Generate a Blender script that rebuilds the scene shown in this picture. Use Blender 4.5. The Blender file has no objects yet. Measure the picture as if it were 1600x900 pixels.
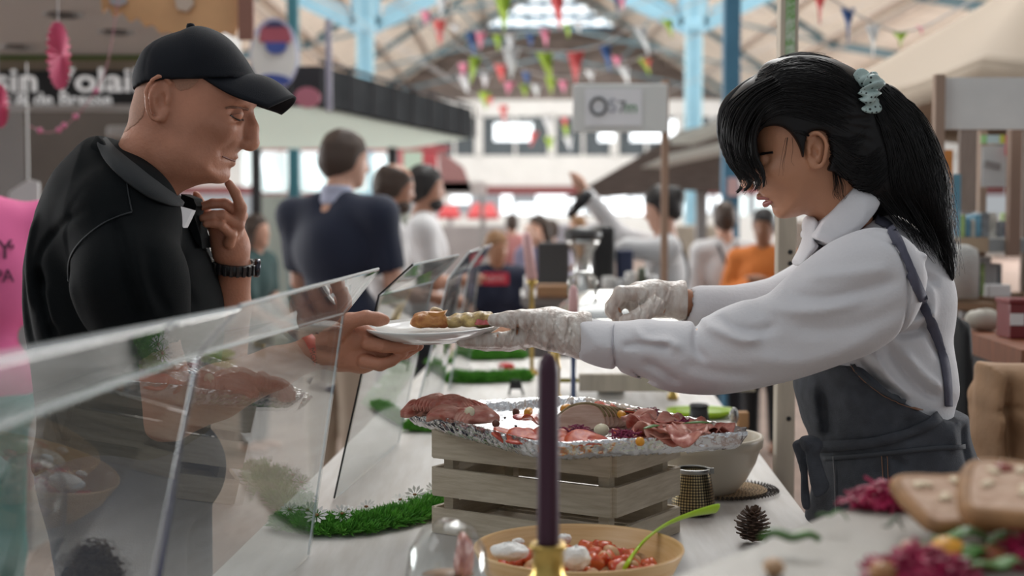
import bpy, bmesh, math, random
import numpy as np
from mathutils import Vector, Matrix
from mathutils.bvhtree import BVHTree

# ------------------------------------------------------------------ camera, world, lights, exposure
scene = bpy.context.scene
COL = scene.collection
F = 2222.0
CAMZ = 1.42
PITCH = math.atan(110 / F)
cam_data = bpy.data.cameras.new('camera')
cam_data.lens = 50.0
cam_data.sensor_width = 36.0
cam_data.clip_end = 300
cam_data.dof.use_dof = True
cam_data.dof.focus_distance = 2.28
cam_data.dof.aperture_fstop = 3.1
camera = bpy.data.objects.new('camera', cam_data)
camera.location = (0, 0, CAMZ)
camera.rotation_euler = (math.pi / 2 - PITCH, 0, 0)
COL.objects.link(camera)
scene.camera = camera

world = bpy.data.worlds.new('World')
scene.world = world
world.use_nodes = True
bg = world.node_tree.nodes['Background']
bg.inputs['Color'].default_value = (0.92, 0.96, 1.0, 1)
bg.inputs['Strength'].default_value = 0.42

scene.view_settings.view_transform = 'Standard'
scene.view_settings.look = 'None'
scene.view_settings.exposure = 0.0
scene.view_settings.gamma = 1.0
scene.view_settings.use_curve_mapping = False
scene.cycles.max_bounces = 10
scene.cycles.transparent_max_bounces = 24
scene.cycles.sample_clamp_indirect = 4.0
scene.cycles.use_denoising = True


def area(name, loc, target, size, sizey, power, color=(1, 1, 1)):
    l = bpy.data.lights.new(name, 'AREA')
    l.shape = 'RECTANGLE'
    l.size, l.size_y = size, sizey
    l.energy = power
    l.color = color
    o = bpy.data.objects.new(name, l)
    o.location = loc
    d = Vector(target) - Vector(loc)
    o.rotation_euler = d.to_track_quat('-Z', 'Y').to_euler()
    COL.objects.link(o)
    return o


area('roof_skylight_light', (0.8, 6.0, 6.2), (0.2, 2.3, 1.0), 3.5, 7.0, 185, (0.97, 0.99, 1.0))
area('nave_skylight_light', (1.5, 30.0, 9.5), (1.5, 30, 0), 8.0, 44.0, 9000, (1.0, 0.99, 0.96))
area('left_side_fill', (-16.5, 28.0, 2.4), (2, 28, 4.6), 40.0, 3.0, 6500, (0.98, 0.99, 1.0))  # unseen fill lamp added to brighten the hall and its ceiling
area('right_side_fill', (19.0, 28.0, 2.4), (2, 28, 4.6), 40.0, 3.0, 6500, (0.98, 0.99, 1.0))  # matching fill lamp added on the other side, no window there
area('aisle_skylight_light', (-3.5, 0.5, 5.0), (0.0, 2.4, 1.1), 2.5, 2.5, 45, (0.98, 0.99, 1.0))

# ------------------------------------------------------------------ pixel helpers
_f = Vector((0, math.cos(PITCH), -math.sin(PITCH)))
_u = Vector((0, math.sin(PITCH), math.cos(PITCH)))
_r = Vector((1, 0, 0))
CAM = Vector((0, 0, CAMZ))


def ray(px, py):
    return _f + _r * ((px - 800) / F) + _u * ((450 - py) / F)


def P(px, py, Y):
    d = ray(px, py)
    return CAM + d * (Y / d.y)


def PZ(px, py, z):
    d = ray(px, py)
    return CAM + d * ((z - CAMZ) / d.z)


TZ = 0.90  # table top height


# ------------------------------------------------------------------ materials
MATS = {}


def mat(name, color=(0.5, 0.5, 0.5), rough=0.6, metal=0.0, var=0.0, vscale=20.0, bump=0.0, bscale=60.0,
        col2=None, spec=0.5, sub=0.0, emit=None, estr=0.0, stretch=None, coat=0.0, sheen=0.0, detail=4.0):
    if name in MATS:
        return MATS[name]
    m = bpy.data.materials.new(name)
    m.use_nodes = True
    nt = m.node_tree
    b = nt.nodes['Principled BSDF']
    b.inputs['Base Color'].default_value = (*color, 1)
    b.inputs['Roughness'].default_value = rough
    b.inputs['Metallic'].default_value = metal
    b.inputs['Specular IOR Level'].default_value = spec
    if sub:
        b.inputs['Subsurface Weight'].default_value = sub
        b.inputs['Subsurface Radius'].default_value = (0.010, 0.004, 0.002)
        b.inputs['Subsurface Scale'].default_value = 1.0
    if coat:
        b.inputs['Coat Weight'].default_value = coat
    if sheen:
        b.inputs['Sheen Weight'].default_value = sheen
    if emit is not None:
        b.inputs['Emission Color'].default_value = (*emit, 1)
        b.inputs['Emission Strength'].default_value = estr
    vec = None
    if var or bump or col2:
        tc = nt.nodes.new('ShaderNodeTexCoord')
        mp = nt.nodes.new('ShaderNodeMapping')
        nt.links.new(tc.outputs['Object'], mp.inputs['Vector'])
        if stretch:
            mp.inputs['Scale'].default_value = stretch
        vec = mp.outputs['Vector']
    if var or col2:
        n = nt.nodes.new('ShaderNodeTexNoise')
        n.inputs['Scale'].default_value = vscale
        n.inputs['Detail'].default_value = detail
        nt.links.new(vec, n.inputs['Vector'])
        rp = nt.nodes.new('ShaderNodeValToRGB')
        rp.color_ramp.elements[0].position = 0.32
        rp.color_ramp.elements[1].position = 0.68
        if col2:
            c1, c2 = color, col2
        else:
            c1 = tuple(max(0, c * (1 - var)) for c in color)
            c2 = tuple(min(1, c * (1 + var)) for c in color)
        rp.color_ramp.elements[0].color = (*c1, 1)
        rp.color_ramp.elements[1].color = (*c2, 1)
        nt.links.new(n.outputs['Fac'], rp.inputs['Fac'])
        nt.links.new(rp.outputs['Color'], b.inputs['Base Color'])
    if bump:
        n = nt.nodes.new('ShaderNodeTexNoise')
        n.inputs['Scale'].default_value = bscale
        n.inputs['Detail'].default_value = detail
        nt.links.new(vec, n.inputs['Vector'])
        bp = nt.nodes.new('ShaderNodeBump')
        bp.inputs['Strength'].default_value = bump
        bp.inputs['Distance'].default_value = 0.01
        nt.links.new(n.outputs['Fac'], bp.inputs['Height'])
        nt.links.new(bp.outputs['Normal'], b.inputs['Normal'])
    MATS[name] = m
    return m


def mat_glass(name, tint=(1, 1, 1), ior=1.49, rough=0.0, haze=0.0, hazecol=(0.8, 0.8, 0.8)):
    if name in MATS:
        return MATS[name]
    m = bpy.data.materials.new(name)
    m.use_nodes = True
    nt = m.node_tree
    nt.nodes.remove(nt.nodes['Principled BSDF'])
    out = nt.nodes['Material Output']
    geo = nt.nodes.new('ShaderNodeNewGeometry')
    mr = nt.nodes.new('ShaderNodeMapRange')   # same reflectance entering and leaving the sheet
    mr.inputs['To Min'].default_value = ior
    mr.inputs['To Max'].default_value = 1 / ior
    nt.links.new(geo.outputs['Backfacing'], mr.inputs['Value'])
    fr = nt.nodes.new('ShaderNodeFresnel')
    nt.links.new(mr.outputs['Result'], fr.inputs['IOR'])
    tr = nt.nodes.new('ShaderNodeBsdfTransparent')
    tr.inputs['Color'].default_value = (*tint, 1)
    gl = nt.nodes.new('ShaderNodeBsdfGlossy')
    gl.inputs['Roughness'].default_value = rough
    mx = nt.nodes.new('ShaderNodeMixShader')
    nt.links.new(fr.outputs['Fac'], mx.inputs['Fac'])
    nt.links.new(tr.outputs['BSDF'], mx.inputs[1])
    nt.links.new(gl.outputs['BSDF'], mx.inputs[2])
    last = mx
    if haze:
        df = nt.nodes.new('ShaderNodeBsdfDiffuse')
        df.inputs['Color'].default_value = (*hazecol, 1)
        m2 = nt.nodes.new('ShaderNodeMixShader')
        m2.inputs['Fac'].default_value = haze
        nt.links.new(mx.outputs['Shader'], m2.inputs[1])
        nt.links.new(df.outputs['BSDF'], m2.inputs[2])
        last = m2
    nt.links.new(last.outputs['Shader'], out.inputs['Surface'])
    MATS[name] = m
    return m


def mat_tarp(name, color, tr=0.5):
    m = mat(name, color, 0.7)
    nt = m.node_tree
    t = nt.nodes.new('ShaderNodeBsdfTranslucent')
    t.inputs['Color'].default_value = (*color, 1)
    x = nt.nodes.new('ShaderNodeMixShader')
    x.inputs['Fac'].default_value = tr
    nt.links.new(nt.nodes['Principled BSDF'].outputs[0], x.inputs[1])
    nt.links.new(t.outputs[0], x.inputs[2])
    nt.links.new(x.outputs[0], nt.nodes['Material Output'].inputs['Surface'])
    return m


# ------------------------------------------------------------------ objects
def link_mesh(name, verts, faces, material, parent=None, smooth=True):
    me = bpy.data.meshes.new(name)
    me.from_pydata([tuple(v) for v in verts] if not isinstance(verts, np.ndarray) else verts.tolist(), [],
                   faces if not isinstance(faces, np.ndarray) else faces.tolist())
    me.update()
    if smooth:
        me.polygons.foreach_set('use_smooth', [True] * len(me.polygons))
    if material:
        me.materials.append(material)
    o = bpy.data.objects.new(name, me)
    COL.objects.link(o)
    if parent:
        setp(o, parent)
    return o


def setp(o, parent):
    o.parent = parent
    o.matrix_parent_inverse = world_of(parent).inverted()


def world_of(o):
    m = Matrix.LocRotScale(o.location, o.rotation_euler, o.scale)
    if o.parent is None:
        return m
    return world_of(o.parent) @ o.matrix_parent_inverse @ m


def thing(name, label, cat, loc=(0, 0, 0), group=None):
    o = bpy.data.objects.new(name, None)
    o.empty_display_size = 0.05
    o.location = loc
    COL.objects.link(o)
    return tag(o, label, cat, group)


def tag(o, label=None, cat=None, group=None, kind=None):
    if label: o['label'] = label
    if cat: o['category'] = cat
    if group: o['group'] = group
    if kind: o['kind'] = kind
    return o


def struct(o):
    o['kind'] = 'structure'
    return o


class MB:
    """collects geometry, builds ONE mesh object"""
    def __init__(s):
        s.v, s.f = [], []

    def add(s, v, f):
        n = len(s.v)
        s.v += [Vector(p) for p in v]
        s.f += [tuple(i + n for i in q) for q in f]
        return s

    def box(s, c, size, rot=None, bev=0.0):
        c = Vector(c)
        bm = bmesh.new()
        bmesh.ops.create_cube(bm, size=1)
        for v in bm.verts:
            v.co = Vector((v.co.x * size[0], v.co.y * size[1], v.co.z * size[2]))
        if bev:
            bmesh.ops.bevel(bm, geom=bm.edges[:], offset=bev, segments=2, affect='EDGES', profile=0.5)
        M = (rot.to_matrix() if hasattr(rot, 'to_matrix') else rot) if rot is not None else None
        vs = [(M @ v.co if M is not None else v.co.copy()) + c for v in bm.verts]
        bm.verts.index_update()
        s.add(vs, [[v.index for v in f.verts] for f in bm.faces])
        bm.free()
        return s

    def bar(s, a, b, w, h=None, up=(0, 0, 1), bev=0.0):
        a, b = Vector(a), Vector(b)
        h = h or w
        d = b - a
        z = d.normalized()
        x = Vector(up).cross(z)
        if x.length < 1e-4: x = Vector((1, 0, 0))
        x.normalize()
        y = z.cross(x)
        M = Matrix((x, y, z)).transposed()
        return s.box((a + b) / 2, (w, h, d.length), M, bev)

    def tube(s, pts, r, n=10, cap=True, closed=False, flat=1.0, upv=(0, 0, 1)):
        pts = [Vector(p) for p in pts]
        m = len(pts)
        rr = r if isinstance(r, (list, tuple)) else [r] * m
        vs = []
        prev = None
        for i, p in enumerate(pts):
            a = pts[(i - 1) % m] if (closed or i > 0) else pts[i]
            b = pts[(i + 1) % m] if (closed or i < m - 1) else pts[i]
            t = (b - a).normalized()
            if prev is None:
                x = Vector(upv).cross(t)
                if x.length < 1e-3: x = Vector((1, 0, 0)).cross(t)
            else:
                x = prev - t * prev.dot(t)
            if x.length < 1e-6: x = Vector((0, 1, 0)).cross(t)
            x.normalize()
            prev = x
            y = t.cross(x)
            for k in range(n):
                a_ = 2 * math.pi * k / n
                vs.append(p + x * math.cos(a_) * rr[i] + y * math.sin(a_) * rr[i] * flat)
        fs = []
        for i in range(m if closed else m - 1):
            j = (i + 1) % m
            for k in range(n):
                fs.append((i * n + k, i * n + (k + 1) % n, j * n + (k + 1) % n, j * n + k))
        if cap and not closed:
            fs.append(tuple(range(n))[::-1])
            fs.append(tuple((m - 1) * n + k for k in range(n)))
        return s.add(vs, fs)

    def lathe(s, c, prof, n=32, rot=None, close=False):
        """prof: (r, z) list"""
        c = Vector(c)
        vs, fs = [], []
        for r, z in prof:
            for k in range(n):
                a = 2 * math.pi * k / n
                q = Vector((r * math.cos(a), r * math.sin(a), z))
                if rot is not None: q = rot @ q
                vs.append(c + q)
        m = len(prof)
        for i in range(m - 1 + (1 if close else 0)):
            j = (i + 1) % m
            for k in range(n):
                fs.append((i * n + k, i * n + (k + 1) % n, j * n + (k + 1) % n, j * n + k))
        if not close:
            if prof[0][0] > 1e-5: fs.append(tuple(range(n))[::-1])
            if prof[-1][0] > 1e-5: fs.append(tuple((m - 1) * n + k for k in range(n)))
        return s.add(vs, fs)

    def ell(s, c, r, rot=None, n=14, noise=0.0, seed=0):
        rnd = random.Random(seed)
        c = Vector(c)
        if not isinstance(r, (tuple, list)): r = (r, r, r)
        vs, fs = [], []
        m = max(5, n // 2 + 1)
        for i in range(m + 1):
            th = math.pi * i / m
            for k in range(n):
                a = 2 * math.pi * k / n
                sc = 1 + rnd.uniform(-noise, noise)
                q = Vector((r[0] * math.sin(th) * math.cos(a), r[1] * math.sin(th) * math.sin(a), r[2] * math.cos(th))) * sc
                if rot is not None: q = rot @ q
                vs.append(c + q)
        for i in range(m):
            for k in range(n):
                fs.append((i * n + k, (i + 1) * n + k, (i + 1) * n + (k + 1) % n, i * n + (k + 1) % n))
        return s.add(vs, fs)

    def prism(s, poly, thick):
        """poly: list of 3D points (planar), thick: Vector offset"""
        n = len(poly)
        t = Vector(thick)
        vs = [Vector(p) for p in poly] + [Vector(p) + t for p in poly]
        fs = [tuple(range(n))[::-1], tuple(range(n, 2 * n))]
        fs += [(k, (k + 1) % n, n + (k + 1) % n, n + k) for k in range(n)]
        return s.add(vs, fs)

    def grid(s, fn, nu, nv, closeu=False):
        vs = [fn(i / (nu - (0 if closeu else 1)), j / (nv - 1)) for i in range(nu) for j in range(nv)]
        fs = []
        for i in range(nu if closeu else nu - 1):
            for j in range(nv - 1):
                i2 = (i + 1) % nu
                fs.append((i * nv + j, i2 * nv + j, i2 * nv + j + 1, i * nv + j + 1))
        return s.add(vs, fs)

    def build(s, name, material, parent=None, smooth=False, fix=True, auto=None):
        bm = bmesh.new()
        vs = [bm.verts.new(v) for v in s.v]
        for q in s.f:
            try:
                bm.faces.new([vs[i] for i in q])
            except ValueError:
                pass
        bmesh.ops.remove_doubles(bm, verts=bm.verts[:], dist=1e-5)
        if fix:
            bmesh.ops.recalc_face_normals(bm, faces=bm.faces[:])
        me = bpy.data.meshes.new(name)
        for f in bm.faces: f.smooth = smooth or auto is not None
        if auto is not None:
            lim = math.radians(auto)
            for e in bm.edges:
                if len(e.link_faces) != 2 or e.calc_face_angle(0) > lim:
                    e.smooth = False
        bm.to_mesh(me)
        bm.free()
        if material: me.materials.append(material)
        o = bpy.data.objects.new(name, me)
        COL.objects.link(o)
        if parent: setp(o, parent)
        return o


def copy_tree(o, parent=None, loc=None, rot=None):
    c = o.copy()
    COL.objects.link(c)
    if parent: c.parent = parent
    if loc is not None: c.location = loc
    if rot is not None: c.rotation_euler = rot
    for ch in list(o.children):
        copy_tree(ch, c)
    return c


def catmull(pts, n=8, closed=True):
    pts = [np.array(p, float) for p in pts]
    m = len(pts)
    out = []
    rng = range(m if closed else m - 1)
    for i in rng:
        if closed:
            p0, p1, p2, p3 = pts[(i - 1) % m], pts[i], pts[(i + 1) % m], pts[(i + 2) % m]
        else:
            p0, p1, p2, p3 = pts[max(i - 1, 0)], pts[i], pts[i + 1], pts[min(i + 2, m - 1)]
        for k in range(n):
            t = k / n
            out.append(0.5 * ((2 * p1) + (-p0 + p2) * t + (2 * p0 - 5 * p1 + 4 * p2 - p3) * t * t + (-p0 + 3 * p1 - 3 * p2 + p3) * t ** 3))
    if not closed: out.append(pts[-1])
    return out


def solidify(o, t, offset=0.0):
    m = o.modifiers.new('thickness', 'SOLIDIFY')
    m.thickness = t
    m.offset = offset
    return o


# ------------------------------------------------------------------ implicit surfaces
class Field:
    def __init__(s, lo, hi, h):
        s.h = h
        s.lo = np.array(lo, float)
        s.n = np.ceil((np.array(hi, float) - s.lo) / h).astype(int) + 1
        s.F = np.full(s.n, 1.0, np.float32)
        s.ax = [s.lo[i] + np.arange(s.n[i]) * h for i in range(3)]

    def block(s, lo, hi):
        sl = []
        for i in range(3):
            a = int(np.clip(math.floor((lo[i] - s.lo[i]) / s.h), 0, s.n[i]))
            b = int(np.clip(math.ceil((hi[i] - s.lo[i]) / s.h) + 1, 0, s.n[i]))
            if b <= a: return None, None
            sl.append(slice(a, b))
        X = s.ax[0][sl[0]][:, None, None]
        Y = s.ax[1][sl[1]][None, :, None]
        Z = s.ax[2][sl[2]][None, None, :]
        return tuple(sl), (X, Y, Z)

    def comb(s, sl, d, k, op):
        A = s.F[sl]
        d = d.astype(np.float32)
        if op == '+':
            if k > 0:
                hh = np.clip(0.5 + 0.5 * (A - d) / k, 0, 1)
                s.F[sl] = A * (1 - hh) + d * hh - k * hh * (1 - hh)
            else:
                s.F[sl] = np.minimum(A, d)
        else:
            if k > 0:
                hh = np.clip(0.5 - 0.5 * (A + d) / k, 0, 1)
                s.F[sl] = A * (1 - hh) - d * hh + k * hh * (1 - hh)
            else:
                s.F[sl] = np.maximum(A, -d)

    def cap(s, a, b, ra, rb=None, k=0.01, op='+'):
        rb = ra if rb is None else rb
        a, b = np.array(a, float), np.array(b, float)
        m = max(ra, rb) + k + 2 * s.h
        sl, g = s.block(np.minimum(a, b) - m, np.maximum(a, b) + m)
        if sl is None: return s
        ab = b - a
        L = max(ab.dot(ab), 1e-12)
        t = ((g[0] - a[0]) * ab[0] + (g[1] - a[1]) * ab[1] + (g[2] - a[2]) * ab[2]) / L
        t = np.clip(t, 0, 1)
        d = np.sqrt((g[0] - a[0] - t * ab[0]) ** 2 + (g[1] - a[1] - t * ab[1]) ** 2 + (g[2] - a[2] - t * ab[2]) ** 2) - (ra + (rb - ra) * t)
        s.comb(sl, d, k, op)
        return s

    def chain(s, pts, rs, k=0.01, op='+'):
        for i in range(len(pts) - 1):
            s.cap(pts[i], pts[i + 1], rs[i], rs[i + 1], k, op)
        return s

    def ell(s, c, r, rot=None, k=0.01, op='+'):
        c = np.array(c, float)
        if not isinstance(r, (tuple, list)): r = (r, r, r)
        m = max(r) + k + 2 * s.h
        sl, g = s.block(c - m, c + m)
        if sl is None: return s
        q = [g[0] - c[0], g[1] - c[1], g[2] - c[2]]
        if rot is not None:
            R = np.array(rot.transposed())
            q = [R[i][0] * q[0] + R[i][1] * q[1] + R[i][2] * q[2] for i in range(3)]
        rho = np.sqrt((q[0] / r[0]) ** 2 + (q[1] / r[1]) ** 2 + (q[2] / r[2]) ** 2)
        s.comb(sl, (rho - 1) * min(r), k, op)
        return s

    def d2(s, sl, pts, closed=True):
        """signed 2D distance in XZ to polygon (world xz)"""
        X = s.ax[0][sl[0]][:, None]
        Z = s.ax[2][sl[2]][None, :]
        d = np.full((X.shape[0], Z.shape[1]), 1e9)
        ins = np.zeros(d.shape, bool)
        m = len(pts)
        for i in range(m if closed else m - 1):
            a, b = pts[i], pts[(i + 1) % m]
            ex, ez = b[0] - a[0], b[1] - a[1]
            L = ex * ex + ez * ez
            if L < 1e-14: continue
            t = np.clip(((X - a[0]) * ex + (Z - a[1]) * ez) / L, 0, 1)
            d = np.minimum(d, (X - a[0] - t * ex) ** 2 + (Z - a[1] - t * ez) ** 2)
            if closed:
                c = ((a[1] > Z) != (b[1] > Z))
                with np.errstate(divide='ignore', invalid='ignore'):
                    xx = (b[0] - a[0]) * (Z - a[1]) / (b[1] - a[1] if b[1] != a[1] else 1e-12) + a[0]
                ins ^= (c & (X < xx))
        d = np.sqrt(d)
        return np.where(ins, -d, d) if closed else d

    def poly(s, px, Yc, T, R, k=0.01, op='+', gx=0.0, gz=0.0, smooth=6, xc=None, world=False):
        """inflate a traced outline: elliptical rounding of radius R, half depth T"""
        pts = catmull(px, smooth) if smooth else px
        w = [(p[0], p[1]) for p in pts] if world else [(P(p[0], p[1], Yc).x, P(p[0], p[1], Yc).z) for p in pts]
        xs, zs = [p[0] for p in w], [p[1] for p in w]
        cx, cz = (min(xs) + max(xs)) / 2, (min(zs) + max(zs)) / 2
        m = k + 2 * s.h + 0.01
        dy = T + m + abs(gx) * (max(xs) - min(xs)) / 2 + abs(gz) * (max(zs) - min(zs)) / 2
        sl, g = s.block((min(xs) - m, Yc - dy, min(zs) - m), (max(xs) + m, Yc + dy, max(zs) + m))
        if sl is None: return s
        d = s.d2(sl, w)
        u = np.maximum((R + d) / R, 0)[:, None, :]
        y0 = Yc + gx * (g[0] - cx) + gz * (g[2] - cz)
        v = (g[1] - y0) / T
        s.comb(sl, (np.sqrt(u * u + v * v) - 1) * min(R, T), k, op)
        return s

    def crease(s, px, Yc, amp, w, ylo=None, yhi=None):
        pts = catmull(px, 4, closed=False)
        wp = [(P(p[0], p[1], Yc).x, P(p[0], p[1], Yc).z) for p in pts]
        xs, zs = [p[0] for p in wp], [p[1] for p in wp]
        m = 3 * w
        ylo = s.ax[1][0] if ylo is None else ylo
        yhi = s.ax[1][-1] if yhi is None else yhi
        sl, g = s.block((min(xs) - m, ylo, min(zs) - m), (max(xs) + m, yhi, max(zs) + m))
        if sl is None: return s
        X = s.ax[0][sl[0]][:, None]
        Z = s.ax[2][sl[2]][None, :]
        best = np.full((X.shape[0], Z.shape[1]), 1e9)
        fade = np.zeros_like(best)
        n = len(wp)
        for i in range(n - 1):
            a, b = wp[i], wp[i + 1]
            ex, ez = b[0] - a[0], b[1] - a[1]
            L = max(ex * ex + ez * ez, 1e-14)
            t = np.clip(((X - a[0]) * ex + (Z - a[1]) * ez) / L, 0, 1)
            dd = (X - a[0] - t * ex) ** 2 + (Z - a[1] - t * ez) ** 2
            q = (i + t) / (n - 1)
            fd = np.clip(np.minimum(q, 1 - q) * 5, 0, 1)
            c = dd < best
            best = np.where(c, dd, best)
            fade = np.where(c, fd, fade)
        s.F[sl] += (amp * fade * np.exp(-best / (w * w)))[:, None, :].astype(np.float32)
        return s

    def mask(s, px, Yc, smooth=4):
        """keep only what lies inside the traced outline (edges stay full thickness)"""
        pts = catmull(px, smooth) if smooth else px
        w = [(P(p[0], p[1], Yc).x, P(p[0], p[1], Yc).z) for p in pts]
        d = s.d2((slice(None), slice(None), slice(None)), w)
        s.F = np.maximum(s.F, d[:, None, :].astype(np.float32))
        return s

    def cutplane(s, p, n, k=0.004):
        """removes everything on the side the normal points to"""
        n = np.array(n, float)
        n /= np.linalg.norm(n)
        X, Y, Z = s.ax[0][:, None, None], s.ax[1][None, :, None], s.ax[2][None, None, :]
        d = (X - p[0]) * n[0] + (Y - p[1]) * n[1] + (Z - p[2]) * n[2]
        s.F = np.maximum(s.F, d.astype(np.float32))
        return s

    def noise(s, amp, scale, seed=0):
        rs = np.random.RandomState(seed)
        X, Y, Z = s.ax[0][:, None, None], s.ax[1][None, :, None], s.ax[2][None, None, :]
        tot = 0
        for i in range(7):
            v = rs.normal(size=3)
            v = v / np.linalg.norm(v) * scale * rs.uniform(0.6, 1.6)
            ph = rs.uniform(0, 6.28)
            tot = tot + np.sin(X * v[0] + Y * v[1] + Z * v[2] + ph)
        s.F += (amp * tot / 2.6).astype(np.float32)
        return s

    def mesh(s, smooth=2):
        Fd = s.F.copy()
        Fd[0] = Fd[-1] = 1; Fd[:, 0] = Fd[:, -1] = 1; Fd[:, :, 0] = Fd[:, :, -1] = 1
        ins = Fd < 0
        nx, ny, nz = Fd.shape
        c = [ins[i:nx - 1 + i, j:ny - 1 + j, k:nz - 1 + k] for i in (0, 1) for j in (0, 1) for k in (0, 1)]
        cnt = sum(x.astype(np.uint8) for x in c)
        act = (cnt > 0) & (cnt < 8)
        idx = np.full(act.shape, -1, np.int64)
        cells = np.argwhere(act)
        idx[act] = np.arange(len(cells))
        corners = [(i, j, k) for i in (0, 1) for j in (0, 1) for k in (0, 1)]
        vals = np.stack([Fd[cells[:, 0] + i, cells[:, 1] + j, cells[:, 2] + k] for i, j, k in corners], 1)
        acc = np.zeros((len(cells), 3)); num = np.zeros(len(cells))
        for a in range(8):
            for b in range(a + 1, 8):
                ca, cb = np.array(corners[a]), np.array(corners[b])
                if np.abs(ca - cb).sum() != 1: continue
                m = (vals[:, a] < 0) != (vals[:, b] < 0)
                t = vals[:, a] / np.where(m, vals[:, a] - vals[:, b], 1)
                p = ca[None] + t[:, None] * (cb - ca)[None]
                acc[m] += p[m]; num[m] += 1
        v = s.lo + (cells + acc / num[:, None]) * s.h
        faces = []
        for ax in range(3):
            a = [slice(None)] * 3; b = [slice(None)] * 3
            a[ax] = slice(0, -1); b[ax] = slice(1, None)
            cr = ins[tuple(a)] != ins[tuple(b)]
            o1, o2 = [(1, 2), (2, 0), (0, 1)][ax]
            e = np.argwhere(cr)
            e = e[(e[:, o1] > 0) & (e[:, o2] > 0) & (e[:, o1] < Fd.shape[o1] - 1) & (e[:, o2] < Fd.shape[o2] - 1)]
            q = []
            for da, db in ((1, 1), (0, 1), (0, 0), (1, 0)):
                t = e.copy(); t[:, o1] -= da; t[:, o2] -= db
                q.append(idx[t[:, 0], t[:, 1], t[:, 2]])
            q = np.stack(q, 1)
            flip = ~ins[e[:, 0], e[:, 1], e[:, 2]]
            q[flip] = q[flip][:, ::-1]
            faces.append(q)
        f = np.concatenate(faces)
        for _ in range(smooth):
            acc = np.zeros_like(v); num = np.zeros(len(v))
            for i in range(4):
                a, b = f[:, i], f[:, (i + 1) % 4]
                for j in range(3):
                    acc[:, j] += np.bincount(a, v[b, j], len(v)) + np.bincount(b, v[a, j], len(v))
                num += np.bincount(a, minlength=len(v)) + np.bincount(b, minlength=len(v))
            v = v * 0.4 + 0.6 * acc / num[:, None]
        return v, f

    def build(s, name, material, parent=None, smooth=2):
        v, f = s.mesh(smooth)
        return link_mesh(name, v, f, material, parent)


def join_meshes(parts):
    vs, fs, n = [], [], 0
    for v, f in parts:
        vs.append(v); fs.append(f + n); n += len(v)
    return np.concatenate(vs), np.concatenate(fs)


def bvh_of(o):
    me = o.data
    M = world_of(o)
    return BVHTree.FromPolygons([M @ v.co for v in me.vertices], [tuple(p.vertices) for p in me.polygons])


def hit(bvh, px, py, lift=0.002):
    d = ray(px, py).normalized()
    loc, nor, i, dist = bvh.ray_cast(CAM, d)
    if loc is None: return None, None
    if nor.dot(d) > 0: nor = -nor
    return loc + nor * lift, nor


def ribbon(bvh, path, width, name, material, parent, lift=0.003, n=6, thick=0.002, widths=None):
    """a flat band laid along pixels of a surface, width in px"""
    pts = catmull(path, n, closed=False)
    rows = []
    last = None
    for i, p in enumerate(pts):
        a = pts[max(i - 1, 0)]; b = pts[min(i + 1, len(pts) - 1)]
        t = np.array(b) - np.array(a)
        t /= (np.linalg.norm(t) + 1e-9)
        nn = np.array((-t[1], t[0]))
        w = width if widths is None else np.interp(i / (len(pts) - 1), np.linspace(0, 1, len(widths)), widths)
        row = []
        for s_ in (-0.5, 0, 0.5):
            q = p + nn * w * s_
            h, nor = hit(bvh, q[0], q[1], lift)
            row.append(h)
        if row[1] is None: continue
        row = [r if r is not None and abs(r.y - row[1].y) < 0.05 else row[1] + (P(p[0] + nn[0] * w * sg, p[1] + nn[1] * w * sg, row[1].y) - P(p[0], p[1], row[1].y)) for r, sg in zip(row, (-.5, 0, .5))]
        rows.append(row)
    mb = MB()
    vs = [v for r in rows for v in r]
    fs = []
    for i in range(len(rows) - 1):
        for j in range(2):
            fs.append((i * 3 + j, i * 3 + j + 1, (i + 1) * 3 + j + 1, (i + 1) * 3 + j))
    mb.add(vs, fs)
    o = mb.build(name, material, parent, smooth=True)
    solidify(o, thick)
    return o


def text_mesh(s, size, ext=0.001, font_scale=(1, 1), bold=0.0):
    cu = bpy.data.curves.new('lettering', 'FONT')
    cu.body = s
    cu.size = size
    cu.extrude = ext
    cu.offset = bold
    cu.align_x = 'CENTER'
    cu.align_y = 'CENTER'
    cu.resolution_u = 4
    ob = bpy.data.objects.new('lettering', cu)
    COL.objects.link(ob)
    dg = bpy.context.evaluated_depsgraph_get()
    me = bpy.data.meshes.new_from_object(ob.evaluated_get(dg))
    bpy.data.objects.remove(ob)
    vs = [Vector((v.co.x * font_scale[0], v.co.y * font_scale[1], v.co.z)) for v in me.vertices]
    fs = [tuple(p.vertices) for p in me.polygons]
    bpy.data.meshes.remove(me)
    return vs, fs


def put_text(s, size, center, xdir, ydir, material, name, parent, ext=0.001, font_scale=(1, 1), bold=0.0):
    vs, fs = text_mesh(s, size, ext, font_scale, bold)
    x, y = Vector(xdir).normalized(), Vector(ydir).normalized()
    z = x.cross(y)
    mb = MB().add([Vector(center) + x * v.x + y * v.y + z * v.z for v in vs], fs)
    return mb.build(name, material, parent)
# ------------------------------------------------------------------ the market hall
def vbox(name, px0, px1, pyt, pyb, Y, depth, material, parent=None, bev=0.0):
    """an upright box whose front face spans the given pixels at distance Y"""
    a, b = P(px0, pyt, Y), P(px1, pyb, Y)
    return MB().box(((a.x + b.x) / 2, Y + depth / 2, (a.z + b.z) / 2), (abs(b.x - a.x), depth, abs(a.z - b.z)), bev=bev).build(name, material, parent)


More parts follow.
